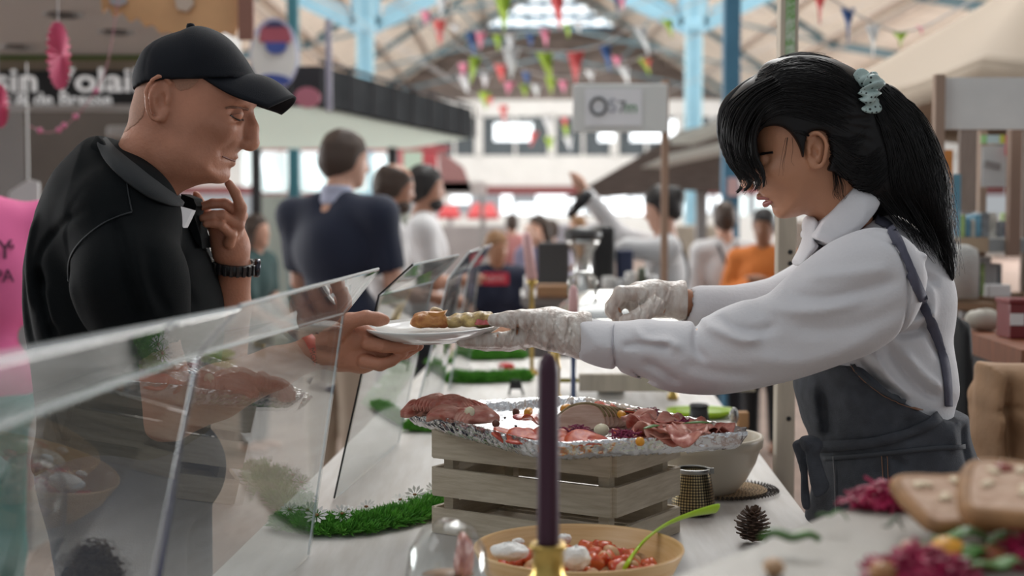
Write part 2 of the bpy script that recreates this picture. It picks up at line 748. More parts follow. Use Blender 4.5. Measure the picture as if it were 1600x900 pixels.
TILE = mat('terracotta_floor', (0.25, 0.18, 0.15), 0.6, var=0.2, vscale=3, bump=0.1, bscale=30)
WHITEW = mat('white_plaster', (0.62, 0.62, 0.60), 0.8, var=0.04, vscale=2)
CREAMW = mat('cream_panel', (0.68, 0.62, 0.53), 0.75, var=0.12, vscale=1.3)
DARKW = mat('dark_louvre', (0.085, 0.070, 0.062), 0.7, var=0.2, vscale=2)
LBLUE = mat('pale_blue_iron', (0.29, 0.54, 0.68), 0.5, var=0.05, vscale=6)
SBLUE = mat('steel_blue_iron', (0.055, 0.16, 0.24), 0.5, var=0.1, vscale=4)
TEAL = mat('teal_iron', (0.035, 0.155, 0.20), 0.5, var=0.1, vscale=4)
TBLUE = mat('blue_post_paint', (0.050, 0.175, 0.285), 0.5, var=0.1, vscale=4)
LIT = mat('daylit_glass', (0.8, 0.85, 0.9), 0.3, emit=(0.90, 0.97, 1.0), estr=1.6)
LITS = mat('daylit_glass_soft', (0.6, 0.7, 0.7), 0.3, emit=(0.80, 0.92, 0.92), estr=0.75)
GREYP = mat('grey_panel', (0.33, 0.33, 0.33), 0.6, var=0.1, vscale=3)
BROWNW = mat('brown_wood', (0.22, 0.115, 0.055), 0.6, var=0.3, vscale=8, stretch=(1, 1, 6))
PALEW = mat('raw_pale_wood', (0.36, 0.27, 0.20), 0.7, var=0.14, vscale=7, stretch=(6, 6, 1), bump=0.1, bscale=40)
BLACKM = mat('black_matte', (0.012, 0.012, 0.013), 0.6)
BLACKG = mat('black_gloss', (0.012, 0.013, 0.015), 0.25)
STEEL = mat('brushed_steel', (0.55, 0.55, 0.53), 0.22, 1.0, bump=0.05, bscale=60)
RED = mat('red_fabric', (0.52, 0.025, 0.035), 0.6)
WCLOTH = mat('white_cloth', (0.66, 0.66, 0.66), 0.8)
BRASS = mat('aged_brass', (0.48, 0.33, 0.10), 0.3, 1.0, var=0.2, vscale=30)

fl = MB().box((0, 28, -0.03), (40, 62, 0.06)).build('floor', TILE)
struct(fl)

# far wall: white storey with windows over a bright glazed ground floor
YW = 55.0
wb = []


def zrow(y): return P(800, y, YW).z


def xcol(x): return P(x, 300, YW).x


m = MB()
def wallbox(x0, x1, y0, y1, dep=0.3, off=0):
    m.box(((x0 + x1) / 2, YW + off + dep / 2, (zrow(y0) + zrow(y1)) / 2), (x1 - x0, dep, abs(zrow(y0) - zrow(y1))))


wallbox(-19, 19, 156, 182)
wallbox(-19, 19, 243, 291)
for x in (620, 672, 748, 862, 960, 1060, 1165, 1240):
    wallbox(xcol(x) - 0.16, xcol(x) + 0.16, 180, 245)
wallbox(-19, xcol(620), 180, 245)
wallbox(xcol(1240), 19, 180, 245)
wallbox(-19, 19, 336, 400)
for x in (440, 700, 1140, 1300, 1400):
    wallbox(xcol(x) - 0.2, xcol(x) + 0.2, 290, 340)
struct(m.build('wall_back', WHITEW))
m = MB()
m.box((0, YW - 0.02, (zrow(291) + zrow(304)) / 2), (38, 0.3, zrow(291) - zrow(304)))
struct(m.build('trim_1', mat('oxblood_lintel', (0.16, 0.03, 0.03), 0.6)))
# window panes of the upper storey
wi = 1
for x0, x1, ma in [(622, 670, 'dull_pane'), (676, 744, 'dark_pane'), (752, 858, 'dark_pane'), (866, 956, 'dark_pane'), (964, 1056, 'dark_pane'), (1064, 1160, 'dark_pane')]:
    mm = mat(ma, (0.30, 0.30, 0.27) if ma == 'dull_pane' else (0.075, 0.09, 0.10), 0.25)
    f = MB()
    for t in (0, 0.5, 1):
        xx = xcol(x0) + (xcol(x1) - xcol(x0)) * t
        f.box((xx, YW + 0.1, (zrow(182) + zrow(243)) / 2), (0.10, 0.12, zrow(182) - zrow(243)))
    fo = struct(f.build('window_%d' % wi, WHITEW))
    MB().box(((xcol(x0) + xcol(x1)) / 2, YW + 0.22, (zrow(182) + zrow(243)) / 2), (xcol(x1) - xcol(x0), 0.04, zrow(182) - zrow(243))).build('window_pane', mm, fo)
    wi += 1
for x0, x1, y0, y1 in [(772, 832, 193, 220), (935, 960, 206, 221), (985, 1042, 206, 221), (1043, 1056, 188, 214), (1085, 1125, 196, 212)]:
    o = MB().box(((xcol(x0) + xcol(x1)) / 2, YW - 0.01, (zrow(y0) + zrow(y1)) / 2), (xcol(x1) - xcol(x0), 0.06, zrow(y0) - zrow(y1))).build('window_%d' % wi, LIT)
    struct(o); wi += 1
# glazed doors under the lintel
for x0, x1, y0, y1 in [(380, 436, 236, 292), (444, 520, 236, 300), (705, 735, 305, 318), (783, 800, 305, 334), (806, 838, 318, 335), (842, 885, 318, 336), (838, 885, 305, 316), (890, 912, 310, 334), (920, 948, 306, 333), (952, 980, 306, 334),
                       (985, 1010, 308, 335), (1050, 1072, 306, 332), (1085, 1110, 306, 332), (1118, 1142, 306, 332), (1152, 1168, 300, 336), (1180, 1240, 300, 340), (1420, 1520, 300, 345)]:
    o = MB().box(((xcol(x0) + xcol(x1)) / 2, YW - 0.05, (zrow(y0) + zrow(y1)) / 2), (xcol(x1) - xcol(x0), 0.05, zrow(y0) - zrow(y1))).build('window_%d' % wi, LIT if y0 > 300 else LITS)
    struct(o); wi += 1
# gable: louvred boards, glazed lunette
XR = 1.5
m = MB()
zk, zr = 6.0, 10.3
for k in range(8):
    z0 = 5.95 + k * 0.34
    hw = (zr - z0) / 0.635
    hw = min(hw, 6.7)
    m.box((XR, YW + 0.1 + 0.0 * k, z0 + 0.15), (2 * hw, 0.10, 0.26), Matrix.Rotation(-0.35, 3, 'X'))
struct(m.build('wall_gable', mat('louvre_brown', (0.15, 0.12, 0.105), 0.7, var=0.3, vscale=1.5)))
struct(MB().box((XR, YW + 0.35, 7.6), (14, 0.08, 3.6)).build('wall_gable_backing', DARKW))
struct(MB().box((XR, YW + 0.30, 9.6), (9, 0.05, 2.0)).build('window_90', LIT))
m = MB()
for xx in np.linspace(-3, 6, 16):
    m.box((xx, YW + 0.2, 9.6), (0.07, 0.08, 2.1))
for zz in (8.62, 9.15, 9.65):
    m.box((XR, YW + 0.18, zz), (9.4, 0.10, 0.16 if zz > 9 else 0.34))
struct(m.build('trim_2', TBLUE))
# roof planes
m = MB()
for sx in (-1, 1):
    for (d0, z0, d1, z1) in ((0, 10.4, 6.7, 6.0), (6.7, 6.0, 19, 3.9)):
        a = Vector((XR + sx * d0, 4, z0)); b = Vector((XR + sx * d1, 4, z1))
        c = Vector((XR + sx * d1, YW + 0.4, z1)); d_ = Vector((XR + sx * d0, YW + 0.4, z0))
        m.prism([a, b, c, d_], (0, 0, 0.12))
struct(m.build('ceiling', CREAMW))
m = MB(); m2 = MB()
for Y in np.arange(5, 55, 8.0):
    for sx in (-1, 1):
        m.bar((XR, Y, 10.3), (XR + sx * 6.7, Y, 5.9), 0.12, 0.16)
        m.bar((XR + sx * 6.7, Y, 5.9), (XR + sx * 19, Y, 3.8), 0.14, 0.2)
        m.bar((XR + sx * 6.7, Y, 5.9), (XR, Y, 7.4), 0.07)
        m.bar((XR + sx * 3.3, Y, 8.1), (XR + sx * 2.2, Y, 6.9), 0.07)
        m.bar((XR + sx * 3.3, Y, 8.1), (XR, Y, 7.4), 0.05)
for sx in (-1, 1):
    for t in np.linspace(0.06, 0.98, 7):
        m2.bar((XR + sx * 6.7 * t, 4, 10.3 - 4.4 * t), (XR + sx * 6.7 * t, YW, 10.3 - 4.4 * t), 0.09, 0.12)
    for t in np.linspace(0.02, 1, 7):
        m2.bar((XR + sx * (6.7 + 12.3 * t), 4, 5.9 - 2.1 * t), (XR + sx * (6.7 + 12.3 * t), YW, 5.9 - 2.1 * t), 0.09, 0.12)
struct(m.build('trim_3', mat('rafter_paint', (0.10, 0.17, 0.20), 0.6)))
struct(m2.build('trim_4', mat('purlin_brown', (0.38, 0.32, 0.27), 0.6)))


# iron columns with openwork brackets
def column(px, Y, label, w=0.22, zspring=None):
    x = P(px, 300, Y).x
    zs = P(px, 42, Y).z
    r = thing('iron_column', label, 'column', (x, Y, 0), 'pale blue iron columns of the nave')
    MB().box((x, Y, 2.6), (w, w, 5.2), bev=0.03).build('shaft', LBLUE, r)
    f = MB()
    for dx in (-0.11, 0.11):
        f.box((x + dx, Y - w / 2 - 0.01, 2.6), (0.05, 0.05, 5.2))
    f.build('shaft_rib', mat('paler_blue_iron', (0.42, 0.66, 0.76), 0.5), r)
    MB().box((x, Y, zs), (w * 1.5, w * 1.5, 0.22), bev=0.05).build('capital', LBLUE, r)
    for sx in (-1, 1):
        b = MB()
        p0 = Vector((x + sx * 0.12, Y, zs)); p1 = Vector((x + sx * 2.2, Y, zs + 1.0)); p2 = Vector((x + sx * 0.12, Y, zs + 1.5)); p3 = Vector((x + sx * 2.2, Y, zs + 1.9))
        for q0, q1 in ((p0, p1), (p0, p2), (p2, p3), (p1, p3)):
            b.bar(q0, q1, 0.20, 0.14, up=(0, 1, 0))
        b.bar(p0 + Vector((sx * .15, 0, .25)), p1 + Vector((-sx * .1, 0, .2)), 0.07, 0.10, up=(0, 1, 0))
        b.build('bracket', LBLUE, r)
        s_ = MB()
        for t in (0.25, 0.45, 0.65, 0.85):
            c = p0.lerp(p1, t) + Vector((0, 0, 0.35 + 0.25 * t))
            ring = [c + Vector((0.2 * math.cos(a), 0, 0.2 * math.sin(a))) for a in np.linspace(0, 2 * math.pi, 14, endpoint=False)]
            s_.tube(ring, 0.035, 6, closed=True)
        s_.build('scrollwork', mat('bracket_grey', (0.42, 0.42, 0.36), 0.6), r, smooth=True)
    return r


column(573, 22, 'pale blue iron column left of the bunting, rising behind the dark stall canopy')
column(1081, 22, 'pale blue iron column between the white board on a pole and the dark blue post')


def post(name, px, Y, w, z0, z1, ma, label, cat='post'):
    x = P(px, 300, Y).x
    r = thing(name, label, cat, (x, Y, 0))
    MB().box((x, Y, (z0 + z1) / 2), (w, w, z1 - z0), bev=0.005).build('shaft', ma, r)
    MB().box((x, Y, z0 + 0.01), (w * 1.8, w * 1.8, 0.02)).build('foot_plate', ma, r)
    return r


post('steel_post', 460, 15.0, 0.115, 0, 5, TEAL, "dark teal steel post behind the oval bearded sign, left of the navy shirt man")
r = post('steel_post', 1141, 10, 0.115, 0, 5, TBLUE, "dark blue steel post just left of the server's fringe")
MB().box((P(1145, 290, 9.93).x, 9.93, P(0, 292, 9.93).z), (0.075, 0.006, 0.13)).build('paper_notice', mat('pink_paper', (0.62, 0.42, 0.42), 0.7), r)
0 and post('wooden_post', 384, 5.6, 0.055, 0, 3.2, mat('redbrown_post', (0.26, 0.12, 0.085), 0.6), 'reddish brown post at the right end of the orange hanging banner')


# ---- upright by the counter, right behind the server's face
xq = 0.600
r = thing('wooden_upright', 'slim pale wooden upright with drilled holes, standing between counter and server', 'post', (xq, 3.12, 0))
MB().box((xq, 3.12, 1.15), (0.040, 0.045, 2.3), bev=0.002).build('upright', mat('limed_wood', (0.46, 0.40, 0.32), 0.7, var=0.25, vscale=14, stretch=(1, 1, .2)), r)
MB().box((xq + 0.001, 3.0955, 1.99), (0.020, 0.003, 0.66)).build('printed_strip', mat('floral_print', (0.55, 0.62, 0.50), 0.6, col2=(0.20, 0.38, 0.12), vscale=60), r)
hl = MB()
for zz in (1.32, 1.345, 0.98, 0.80):
    hl.lathe((xq + 0.006, 3.0965, zz), [(0.0001, 0.0012), (0.005, 0.0012), (0.0055, 0)], 14, Matrix.Rotation(math.pi / 2, 3, 'X'))
hl.build('drilled_hole', BLACKM, r)

# ---- stall on the left
SY = 9.0
r = thing('stall_soffit', 'pale grey soffit of the left stall with recessed lamps', 'canopy', (-3.5, 7, 2.45))
zs = P(100, 86, SY).z
x0, x1 = P(-120, 86, SY).x, P(372, 86, SY).x
MB().box(((x0 + x1) / 2, 6.9, zs + 0.05), (x1 - x0, 4.4, 0.10)).build('soffit_panel', mat('soffit_white', (0.50, 0.49, 0.47), 0.7), r)
for px, py in ((100, 22), (182, 49), (28, 72)):
    q = PZ(px, py, zs)
    lo = MB().lathe((q.x, q.y, zs - 0.006), [(0.07, 0.004), (0.10, 0.004), (0.10, -0.006), (0.07, -0.006)], 24, close=True).build('recessed_lamp', mat('lamp_rim', (0.22, 0.21, 0.2), 0.4), r)
    MB().lathe((q.x, q.y, zs - 0.004), [(0.0001, 0.0), (0.069, 0.0)], 20).build('lamp_glass', mat('lamp_face', (0.4, 0.38, 0.35), 0.3), lo)
r = thing('stall_fascia', 'poultry stall fascia with green strip over a black lettered sign, left edge', 'sign', (-3.4, SY, 2.3))
vbox('green_strip', -60, 240, 85, 93, SY, 0.05, mat('leaf_green_strip', (0.10, 0.18, 0.035), 0.6), r)
vbox('beige_board', -60, 240, 93, 110, SY + 0.02, 0.05, mat('beige_board', (0.34, 0.29, 0.22), 0.6), r)
vbox('sign_board', -60, 240, 110, 163, SY, 0.06, mat('sign_black', (0.018, 0.02, 0.022), 0.4), r)
vbox('rail', -60, 260, 163, 172, SY - 0.05, 0.10, mat('rail_white', (0.55, 0.56, 0.56), 0.4), r)
TXT = mat('glowing_white_lettering', (0.82, 0.83, 0.83), 0.5, emit=(1, 1, 1), estr=0.30)  # faint glow added so the letters read bright under the soffit
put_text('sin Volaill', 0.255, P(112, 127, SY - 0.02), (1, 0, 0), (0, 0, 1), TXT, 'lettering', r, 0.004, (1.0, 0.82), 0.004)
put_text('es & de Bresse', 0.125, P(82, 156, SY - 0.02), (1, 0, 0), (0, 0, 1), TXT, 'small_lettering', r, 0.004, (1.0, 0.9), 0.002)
vbox('stall_wall', -200, 262, 172, 480, SY + 1.2, 0.08, mat('stall_taupe', (0.155, 0.135, 0.12), 0.7, var=0.1, vscale=2))
tag(bpy.data.objects['stall_wall'], 'taupe back wall of the left stall under the black sign', 'wall panel')
r = thing('glass_partition', 'glass partition with slim white post left of the capped man', 'partition', (-2.4, 6.6, 0))
vbox('partition_post', 40, 46, 98, 420, 6.6, 0.02, mat('rail_white'), r)
vbox('partition_glass', -40, 40, 120, 420, 6.6, 0.008, mat_glass('clear_glass', haze=0.10), r)
r = thing('price_card_holder', 'white folded card standing at the left stall beside the pink shirt', 'card', tuple(P(40, 320, 6.0)))
MB().prism([P(x_, y_, 6.0) for x_, y_ in [(14, 300), (45, 280), (60, 285), (61, 335), (12, 335)]], (0, 0.02, 0)).build('card', WCLOTH, r)
vbox('card_stand', 20, 52, 335, 860, 6.0, 0.25, GREYP, r)
o = vbox('wall_box', 165, 208, 196, 214, SY, 0.3, mat('rail_white'), None, 0.02)
tag(o, "small white box on the stall wall behind the capped man's neck", 'box')
o = MB().lathe(P(126, 252, SY + 1.15), [(0.0001, 0.05), (0.04, 0.03), (0.03, -0.05), (0.0001, -0.06)], 14).build('small_bell', mat('gilt', (0.4, 0.22, 0.05), 0.4, 0.6), smooth=True)
tag(o, 'tiny dark gold ornament on the taupe stall wall', 'ornament')


# pink paper fans and the beaded garland
def paper_fan(px, py, rw, rh, Y, label):
    c = P(px, py, Y)
    s_ = Y / F
    mb = MB()
    n = 48
    ang = math.atan((px - 800) / F) + math.asin(min(1, rw / rh))
    # a round honeycomb fan seen nearly edge on
    d = Vector((math.sin(ang), math.cos(ang), 0))
    nrm = Vector((math.cos(ang), -math.sin(ang), 0))
    R_ = rh * s_
    vs = [c + nrm * 0.01, c - nrm * 0.01]
    for k in range(n):
        a = 2 * math.pi * k / n
        vs.append(c + (d * math.cos(a) + Vector((0, 0, 1)) * math.sin(a)) * R_ + nrm * (0.008 if k % 2 else -0.008))
    fs = []
    for k in range(n):
        fs.append((0, 2 + k, 2 + (k + 1) % n)); fs.append((1, 2 + (k + 1) % n, 2 + k))
    mb.add(vs, fs)
    r = thing('paper_fan', label, 'paper decoration', tuple(c), 'pink paper fans at the left stall')
    mb.build('pleated_disc', mat('pink_tissue', (0.48, 0.07, 0.15), 0.7, var=0.1, vscale=20), r)
    MB().tube([c + Vector((0, 0, R_)), c + Vector((0, 0, R_ + 0.6))], 0.002, 5).build('thread', WCLOTH, r)


paper_fan(92, 87, 17, 52, 5.0, "narrow pink paper fan hanging in front of the black lettered sign")
paper_fan(-2, 165, 14, 34, 5.0, 'pink paper fan cut by the left picture edge')
g = MB()
pts = [P(x_, y_, 5.6) for x_, y_ in [(46, 196), (70, 207), (95, 202), (112, 188), (128, 172), (150, 140), (170, 90), (195, -72)]]
g.tube(catmull(pts, 5, closed=False), 0.0022, 5)
go = g.build('beaded_garland', mat('pink_thread', (0.55, 0.25, 0.3), 0.6))
tag(go, 'thin pink beaded garland swinging under the black lettered sign', 'garland')
for x_, y_ in [(62, 204), (92, 203), (100, 196), (118, 182), (150, 142)]:
    MB().ell(P(x_, y_, 5.6), 0.012, n=10).build('bead', mat('pink_bead', (0.6, 0.15, 0.28), 0.5), go, smooth=True)

# orange scalloped banner
bn = [(150, -60), (160, 20), (168, 10), (178, 27), (190, 18), (202, 34), (214, 27), (226, 42), (238, 38), (250, 52), (262, 50), (280, 58), (300, 60), (330, 60), (350, 50), (366, 58), (372, 40), (376, -60)]
r = thing('hanging_banner', "orange banner with ragged lower edge hanging above the capped man", 'banner', tuple(P(260, 0, 5.8)))
MB().prism([P(x_, y_, 5.8) for x_, y_ in bn], (0, 0.02, 0)).build('banner_panel', mat('orange_paper', (0.62, 0.36, 0.17), 0.6, var=0.08, vscale=6), r)
MB().prism([P(x_, y_, 5.78) for x_, y_ in [(268, -30), (300, -30), (302, 8), (292, 18), (276, 14)]], (0, 0.015, 0)).build('printed_patch', mat('pale_patch', (0.55, 0.45, 0.36), 0.6), r)
MB().prism([P(x_, y_, 5.78) for x_, y_ in [(170, -10), (194, -12), (198, 4), (184, 10), (172, 6)]], (0, 0.015, 0)).build('printed_patch', mat('grey_patch', (0.40, 0.40, 0.42), 0.6), r)

vbox('side_board', 371, 396, -60, 62, 5.75, .03, mat('redbrown_post', (0.26, 0.12, 0.085), 0.6), r)
# oval sign and round disc on the dark canopy
r = thing('oval_sign', 'oval white sign with blue rim and red top above the stall canopy', 'sign', tuple(P(428, 85, 8.5)))


def oval(name, px, py, rx, ry, Y, ma, par, t=0.02, tilt=0.0):
    c = P(px, py, Y); s_ = Y / F
    pts = []
    for k in range(36):
        a = 2 * math.pi * k / 36
        x_, z_ = rx * math.cos(a), ry * math.sin(a)
        pts.append(c + Vector(((x_ * math.cos(tilt) - z_ * math.sin(tilt)) * s_, 0, (x_ * math.sin(tilt) + z_ * math.cos(tilt)) * s_)))
    return MB().prism(pts, (0, t, 0)).build(name, ma, par)


oval('sign_panel', 428, 85, 38, 57, 8.5, mat('sign_lilac', (0.44, 0.45, 0.60), 0.5), r)
oval('sign_centre', 427, 88, 35, 46, 8.48, mat('sign_white', (0.82, 0.82, 0.79), 0.6), r)
oval('sign_lower_rim', 430, 124, 24, 8, 8.47, mat('sign_blue', (0.05, 0.09, 0.36), 0.5), r, tilt=-0.1)
MB().prism([P(x_, y_, 8.46) for x_, y_ in [(404, 60), (408, 44), (420, 34), (436, 34), (450, 44), (455, 58), (455, 66), (430, 68), (406, 66)]], (0, .01, 0)).build('sign_top', mat('sign_red', (0.42, 0.09, 0.13), 0.5), r)
MB().prism([P(x_, y_, 8.455) for x_, y_ in [(412, 42), (422, 33), (436, 33), (448, 42)]], (0, .01, 0)).build('sign_crest', mat('sign_navy', (0.03, 0.035, 0.12), 0.5), r)
MB().prism([P(x_, y_, 8.455) for x_, y_ in [(414, 66), (448, 66), (446, 78), (436, 84), (424, 84), (416, 78)]], (0, .01, 0)).build('sign_band', mat('sign_blue'), r)
MB().bar(P(425, 120, 8.51), P(425, 120, 9.02), .03).build('sign_bracket', BLACKM, r)
MB().bar(P(452, 100, 8.53), P(452, 150, 8.53), .02).build('sign_bracket', BLACKM, r)
o = oval('round_disc', 480, 152, 20, 16, 8.9, mat('rose_disc', (0.56, 0.20, 0.26), 0.5), None, 0.03)
tag(o, "small rose-red round sign by the tip of the black cap", 'sign')

# dark stall canopy
r = thing('stall_canopy', 'dark fascia canopy with white underside running back behind the navy shirt man', 'canopy', (-1.2, 9, 2.2))
na, fa_ = P(500, 103, 9.0), P(736, 176, 12.6)
zb, zt = P(500, 165, 9).z, P(500, 103, 9).z
n0 = Vector((P(500, 0, 9).x, 9, 0)); n1 = Vector((P(737, 0, 12.6).x, 12.6, 0))
d = (n1 - n0)
MB().prism([n0 + Vector((0, 0, zb)), n1 + Vector((0, 0, zb)), n1 + Vector((0, 0, zt)), n0 + Vector((0, 0, zt))], (-0.06, 0.06, 0)).build('side_fascia', mat('slate_fascia', (0.024, 0.027, 0.030), 0.9, var=0.2, vscale=5, spec=0.1), r)
xl = P(385, 0, 9).x
MB().prism([Vector((xl, 9, zb)), Vector((n0.x, 9, zb)), Vector((n0.x, 9, zt)), Vector((xl, 9, zt))], (0, 0.06, 0)).build('front_fascia', mat('black_fascia', (0.022, 0.023, 0.026), 0.5), r)
MB().prism([Vector((xl, 9.05, zb)), Vector((n0.x, 9.05, zb)), Vector((n1.x, 12.6, zb)), Vector((P(640, 0, 14.6).x, 14.6, zb)), Vector((P(392, 0, 14.6).x, 14.6, zb))], (0, 0, 0.04)).build('underside', mat_tarp('canopy_white', (0.80, 0.86, 0.83), 0.6), r)
rl = MB()
for t in np.linspace(0.0, 1, 9):
    p = n0.lerp(n1, t)
    rl.bar(p + Vector((0.03, 0, zb)), p + Vector((0.03, 0, zt + 0.03)), 0.014)
rl.bar(n0 + Vector((0, 0, zt + 0.03)), n1 + Vector((0, 0, zt + 0.03)), 0.02)
rl.build('railing', mat('grey_rail', (0.05, 0.05, 0.055), 0.8, spec=0.1), r)
MB().bar(Vector((P(513, 0, 8.8).x, 8.8, zb - 0.05)), Vector((P(513, 0, 8.8).x, 8.8, P(0, 30, 8.8).z)), 0.035).build('flag_pole', mat('lilac_pole', (0.35, 0.34, 0.42), 0.5), r)
for px in (398, 612):
    Yq = 14.4
    MB().box((P(px, 0, Yq).x, Yq, zb / 2), (0.09, 0.09, zb)).build('canopy_post', mat('grey_rail'), r)

# the glazed stall below it, behind the navy shirt man
r = thing('glazed_stall', 'glazed stall front with bright panes and red top line behind the navy shirt man', 'stall', (-2, 15.2, 0))
vbox('red_line', 398, 700, 228, 236, 15.2, 0.1, mat('coral_line', (0.55, 0.12, 0.14), 0.5), r)
vbox('stall_base', 398, 640, 305, 560, 15.2, 0.1, mat('pale_green_panel', (0.42, 0.46, 0.42), 0.6), r)
for x0_, x1_ in ((402, 448), (470, 520), (526, 575), (580, 616)):
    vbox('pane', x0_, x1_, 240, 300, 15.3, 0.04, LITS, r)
    MB().prism([P(x_, y_, 15.25) for x_, y_ in [(x0_ + 4, 245), (x0_ + 18, 245), (x0_ + 32, 292), (x0_ + 16, 292)]], (0, .02, 0)).build('painted_reflection', LIT, r)  # glowing strip drawn in place of a diagonal reflection on the pane
vbox('mullion', 616, 622, 236, 305, 15.2, 0.1, GREYP, r)
r = thing('flag_sign', 'red and white striped sign panel above the bald bearded man', 'sign', tuple(P(655, 245, 16)))
vbox('red_panel', 620, 683, 227, 268, 16, 0.05, mat('coral_red', (0.60, 0.10, 0.12), 0.5), r)
vbox('white_panel', 630, 660, 225, 272, 15.97, 0.05, mat('sign_mint', (0.55, 0.70, 0.58), 0.5), r)
MB().prism([P(x_, y_, 16) for x_, y_ in [(683, 230), (725, 262), (738, 300), (690, 300)]], (0, .05, 0)).build('slanted_panel', mat('faded_rose', (0.42, 0.22, 0.22), 0.6), r)
vbox('white_valance', 686, 760, 284, 305, 16, 0.05, mat('valance_white', (0.60, 0.57, 0.57), 0.6), r)
vbox('sign_leg', 648, 654, 268, 560, 16.1, 0.05, GREYP, r)
vbox('sign_leg', 750, 756, 300, 560, 16.1, 0.05, GREYP, r)

# red parasols/awnings far back, and a few grey market blocks
for x0_, x1_, y0_, y1_, lab in ((686, 722, 319, 336, 'left of two small red awnings beyond the white shirt man'), (731, 780, 317, 337, 'right of two small red awnings beyond the white shirt man')):
    a, b = P(x0_, y0_, 24), P(x1_, y1_, 24)
    r = thing('red_awning', lab, 'awning', tuple((a + b) / 2))
    MB().prism([Vector((a.x + .1, 24, a.z)), Vector((b.x - .1, 24, a.z)), Vector((b.x, 23.4, b.z)), Vector((a.x, 23.4, b.z))], (0, 0.02, -0.06)).build('awning_cloth', RED, r)
    MB().box(((a.x + b.x) / 2, 23.9, a.z / 2), (0.08, 0.08, a.z)).build('awning_pole', GREYP, r)
for x0_, x1_, y0_, y1_, Y_, col_, lab in (
        (640, 800, 352, 480, 20, (0.30, 0.28, 0.28), 'grey counter front far behind the boy'),
        (860, 935, 350, 460, 18, (0.33, 0.33, 0.38), 'pale grey counter far behind the juicer'),
        (1040, 1120, 352, 440, 16, (0.40, 0.36, 0.30), 'beige counter between the pouring server and the next server'),
        (1230, 1480, 345, 430, 18, (0.28, 0.24, 0.21), 'brown counter far behind the young woman'),
        (480, 620, 400, 620, 12, (0.34, 0.33, 0.31), 'grey counter end hidden behind the navy shirt man')):
    o = vbox('market_counter', x0_, x1_, y0_, y1_, Y_, 0.8, mat('counter_%d' % x0_, col_, 0.6, var=0.15, vscale=3), None, 0.02)
    o.scale = (1, 1, 1)
    tag(o, lab, 'counter')
    # carry it to the floor
    zlow = P(x0_, y1_, Y_).z
    if zlow > 0:
        MB().box(((P(x0_, 0, Y_).x + P(x1_, 0, Y_).x) / 2, Y_ + .4, zlow / 2), ((P(x1_, 0, Y_).x - P(x0_, 0, Y_).x) * .96, 0.7, zlow)).build('plinth', GREYP, o)

# white board on a wooden pole
r = thing('board_on_pole', 'white hand-made board with logo fixed to a thin wooden pole', 'sign', (P(1040, 0, 5.5).x, 5.5, 0))
a, b = P(895, 131, 5.5), P(1043, 207, 5.5)
MB().box(((a.x + b.x) / 2, 5.5, (a.z + b.z) / 2), (b.x - a.x, 0.012, a.z - b.z), bev=0.005).build('board', mat('board_white', (0.68, 0.69, 0.67), 0.6), r)
a2, b2 = P(914, 139, 5.49), P(1003, 197, 5.49)
MB().box(((a2.x + b2.x) / 2, 5.488, (a2.z + b2.z) / 2), (b2.x - a2.x, 0.004, a2.z - b2.z)).build('logo_sheet', mat('sheet_white', (0.80, 0.80, 0.82), 0.5), r)
c = P(935, 166, 5.48)
ring = [c + Vector((0.030 * math.cos(t), 0, 0.032 * math.sin(t))) for t in np.linspace(0, 2 * math.pi, 26, endpoint=False)]
MB().tube(ring, 0.006, 6, closed=True).build('logo_ring', mat('logo_grey', (0.12, 0.13, 0.14), 0.6), r)
put_text('S', 0.075, P(957, 166, 5.483), (1, 0, 0), (0, 0, 1), mat('logo_lilac', (0.35, 0.36, 0.42), 0.6), 'logo_letter', r, 0.001)
put_text('7', 0.065, P(972, 168, 5.483), (1, 0, 0), (0, 0, 1), mat('logo_grey'), 'logo_letter', r, 0.001)
put_text('m', 0.065, P(986, 168, 5.483), (1, 0, 0), (0, 0, 1), mat('logo_green', (0.08, 0.26, 0.10), 0.6), 'logo_letter', r, 0.001)
xx = P(1040, 0, 5.53).x
MB().box((xx, 5.53, P(0, 126, 5.53).z / 2), (0.026, 0.03, P(0, 126, 5.53).z)).build('pole', mat('pole_wood', (0.36, 0.23, 0.16), 0.7), r)

# sloping stall roofs on the right of the board
for i, (pts_, ma, lab) in enumerate((
        ([(885, 310), (985, 252), (1062, 205), (1128, 190), (1128, 300), (1050, 296)], mat('thatch_grey', (0.115, 0.09, 0.08), 0.8, var=0.3, vscale=6, stretch=(1, 1, 8)), 'brownish thatched stall roof between pole board and blue post'),
        ([(1046, 214), (1128, 186), (1128, 197), (1048, 226)], mat('strip_white', (0.55, 0.56, 0.52), 0.6), 'upper pale strip of the stall roof left of the blue post'),
        ([(1046, 240), (1128, 222), (1128, 234), (1000, 262)], mat('strip_white'), 'lower pale strip of the stall roof left of the blue post'))):
    Y_ = 13 - i * 0.15
    o = MB().prism([P(x_, y_, Y_) for x_, y_ in pts_], (0.2, 0.6 if i == 0 else 0.06, 0.0)).build('stall_roof', ma)
    tag(o, lab, 'roof')
MB().box((P(1100, 0, 13.3).x, 13.4, 1.0), (0.1, 0.1, 2.0)).build('roof_post', GREYP, bpy.data.objects['stall_roof'])

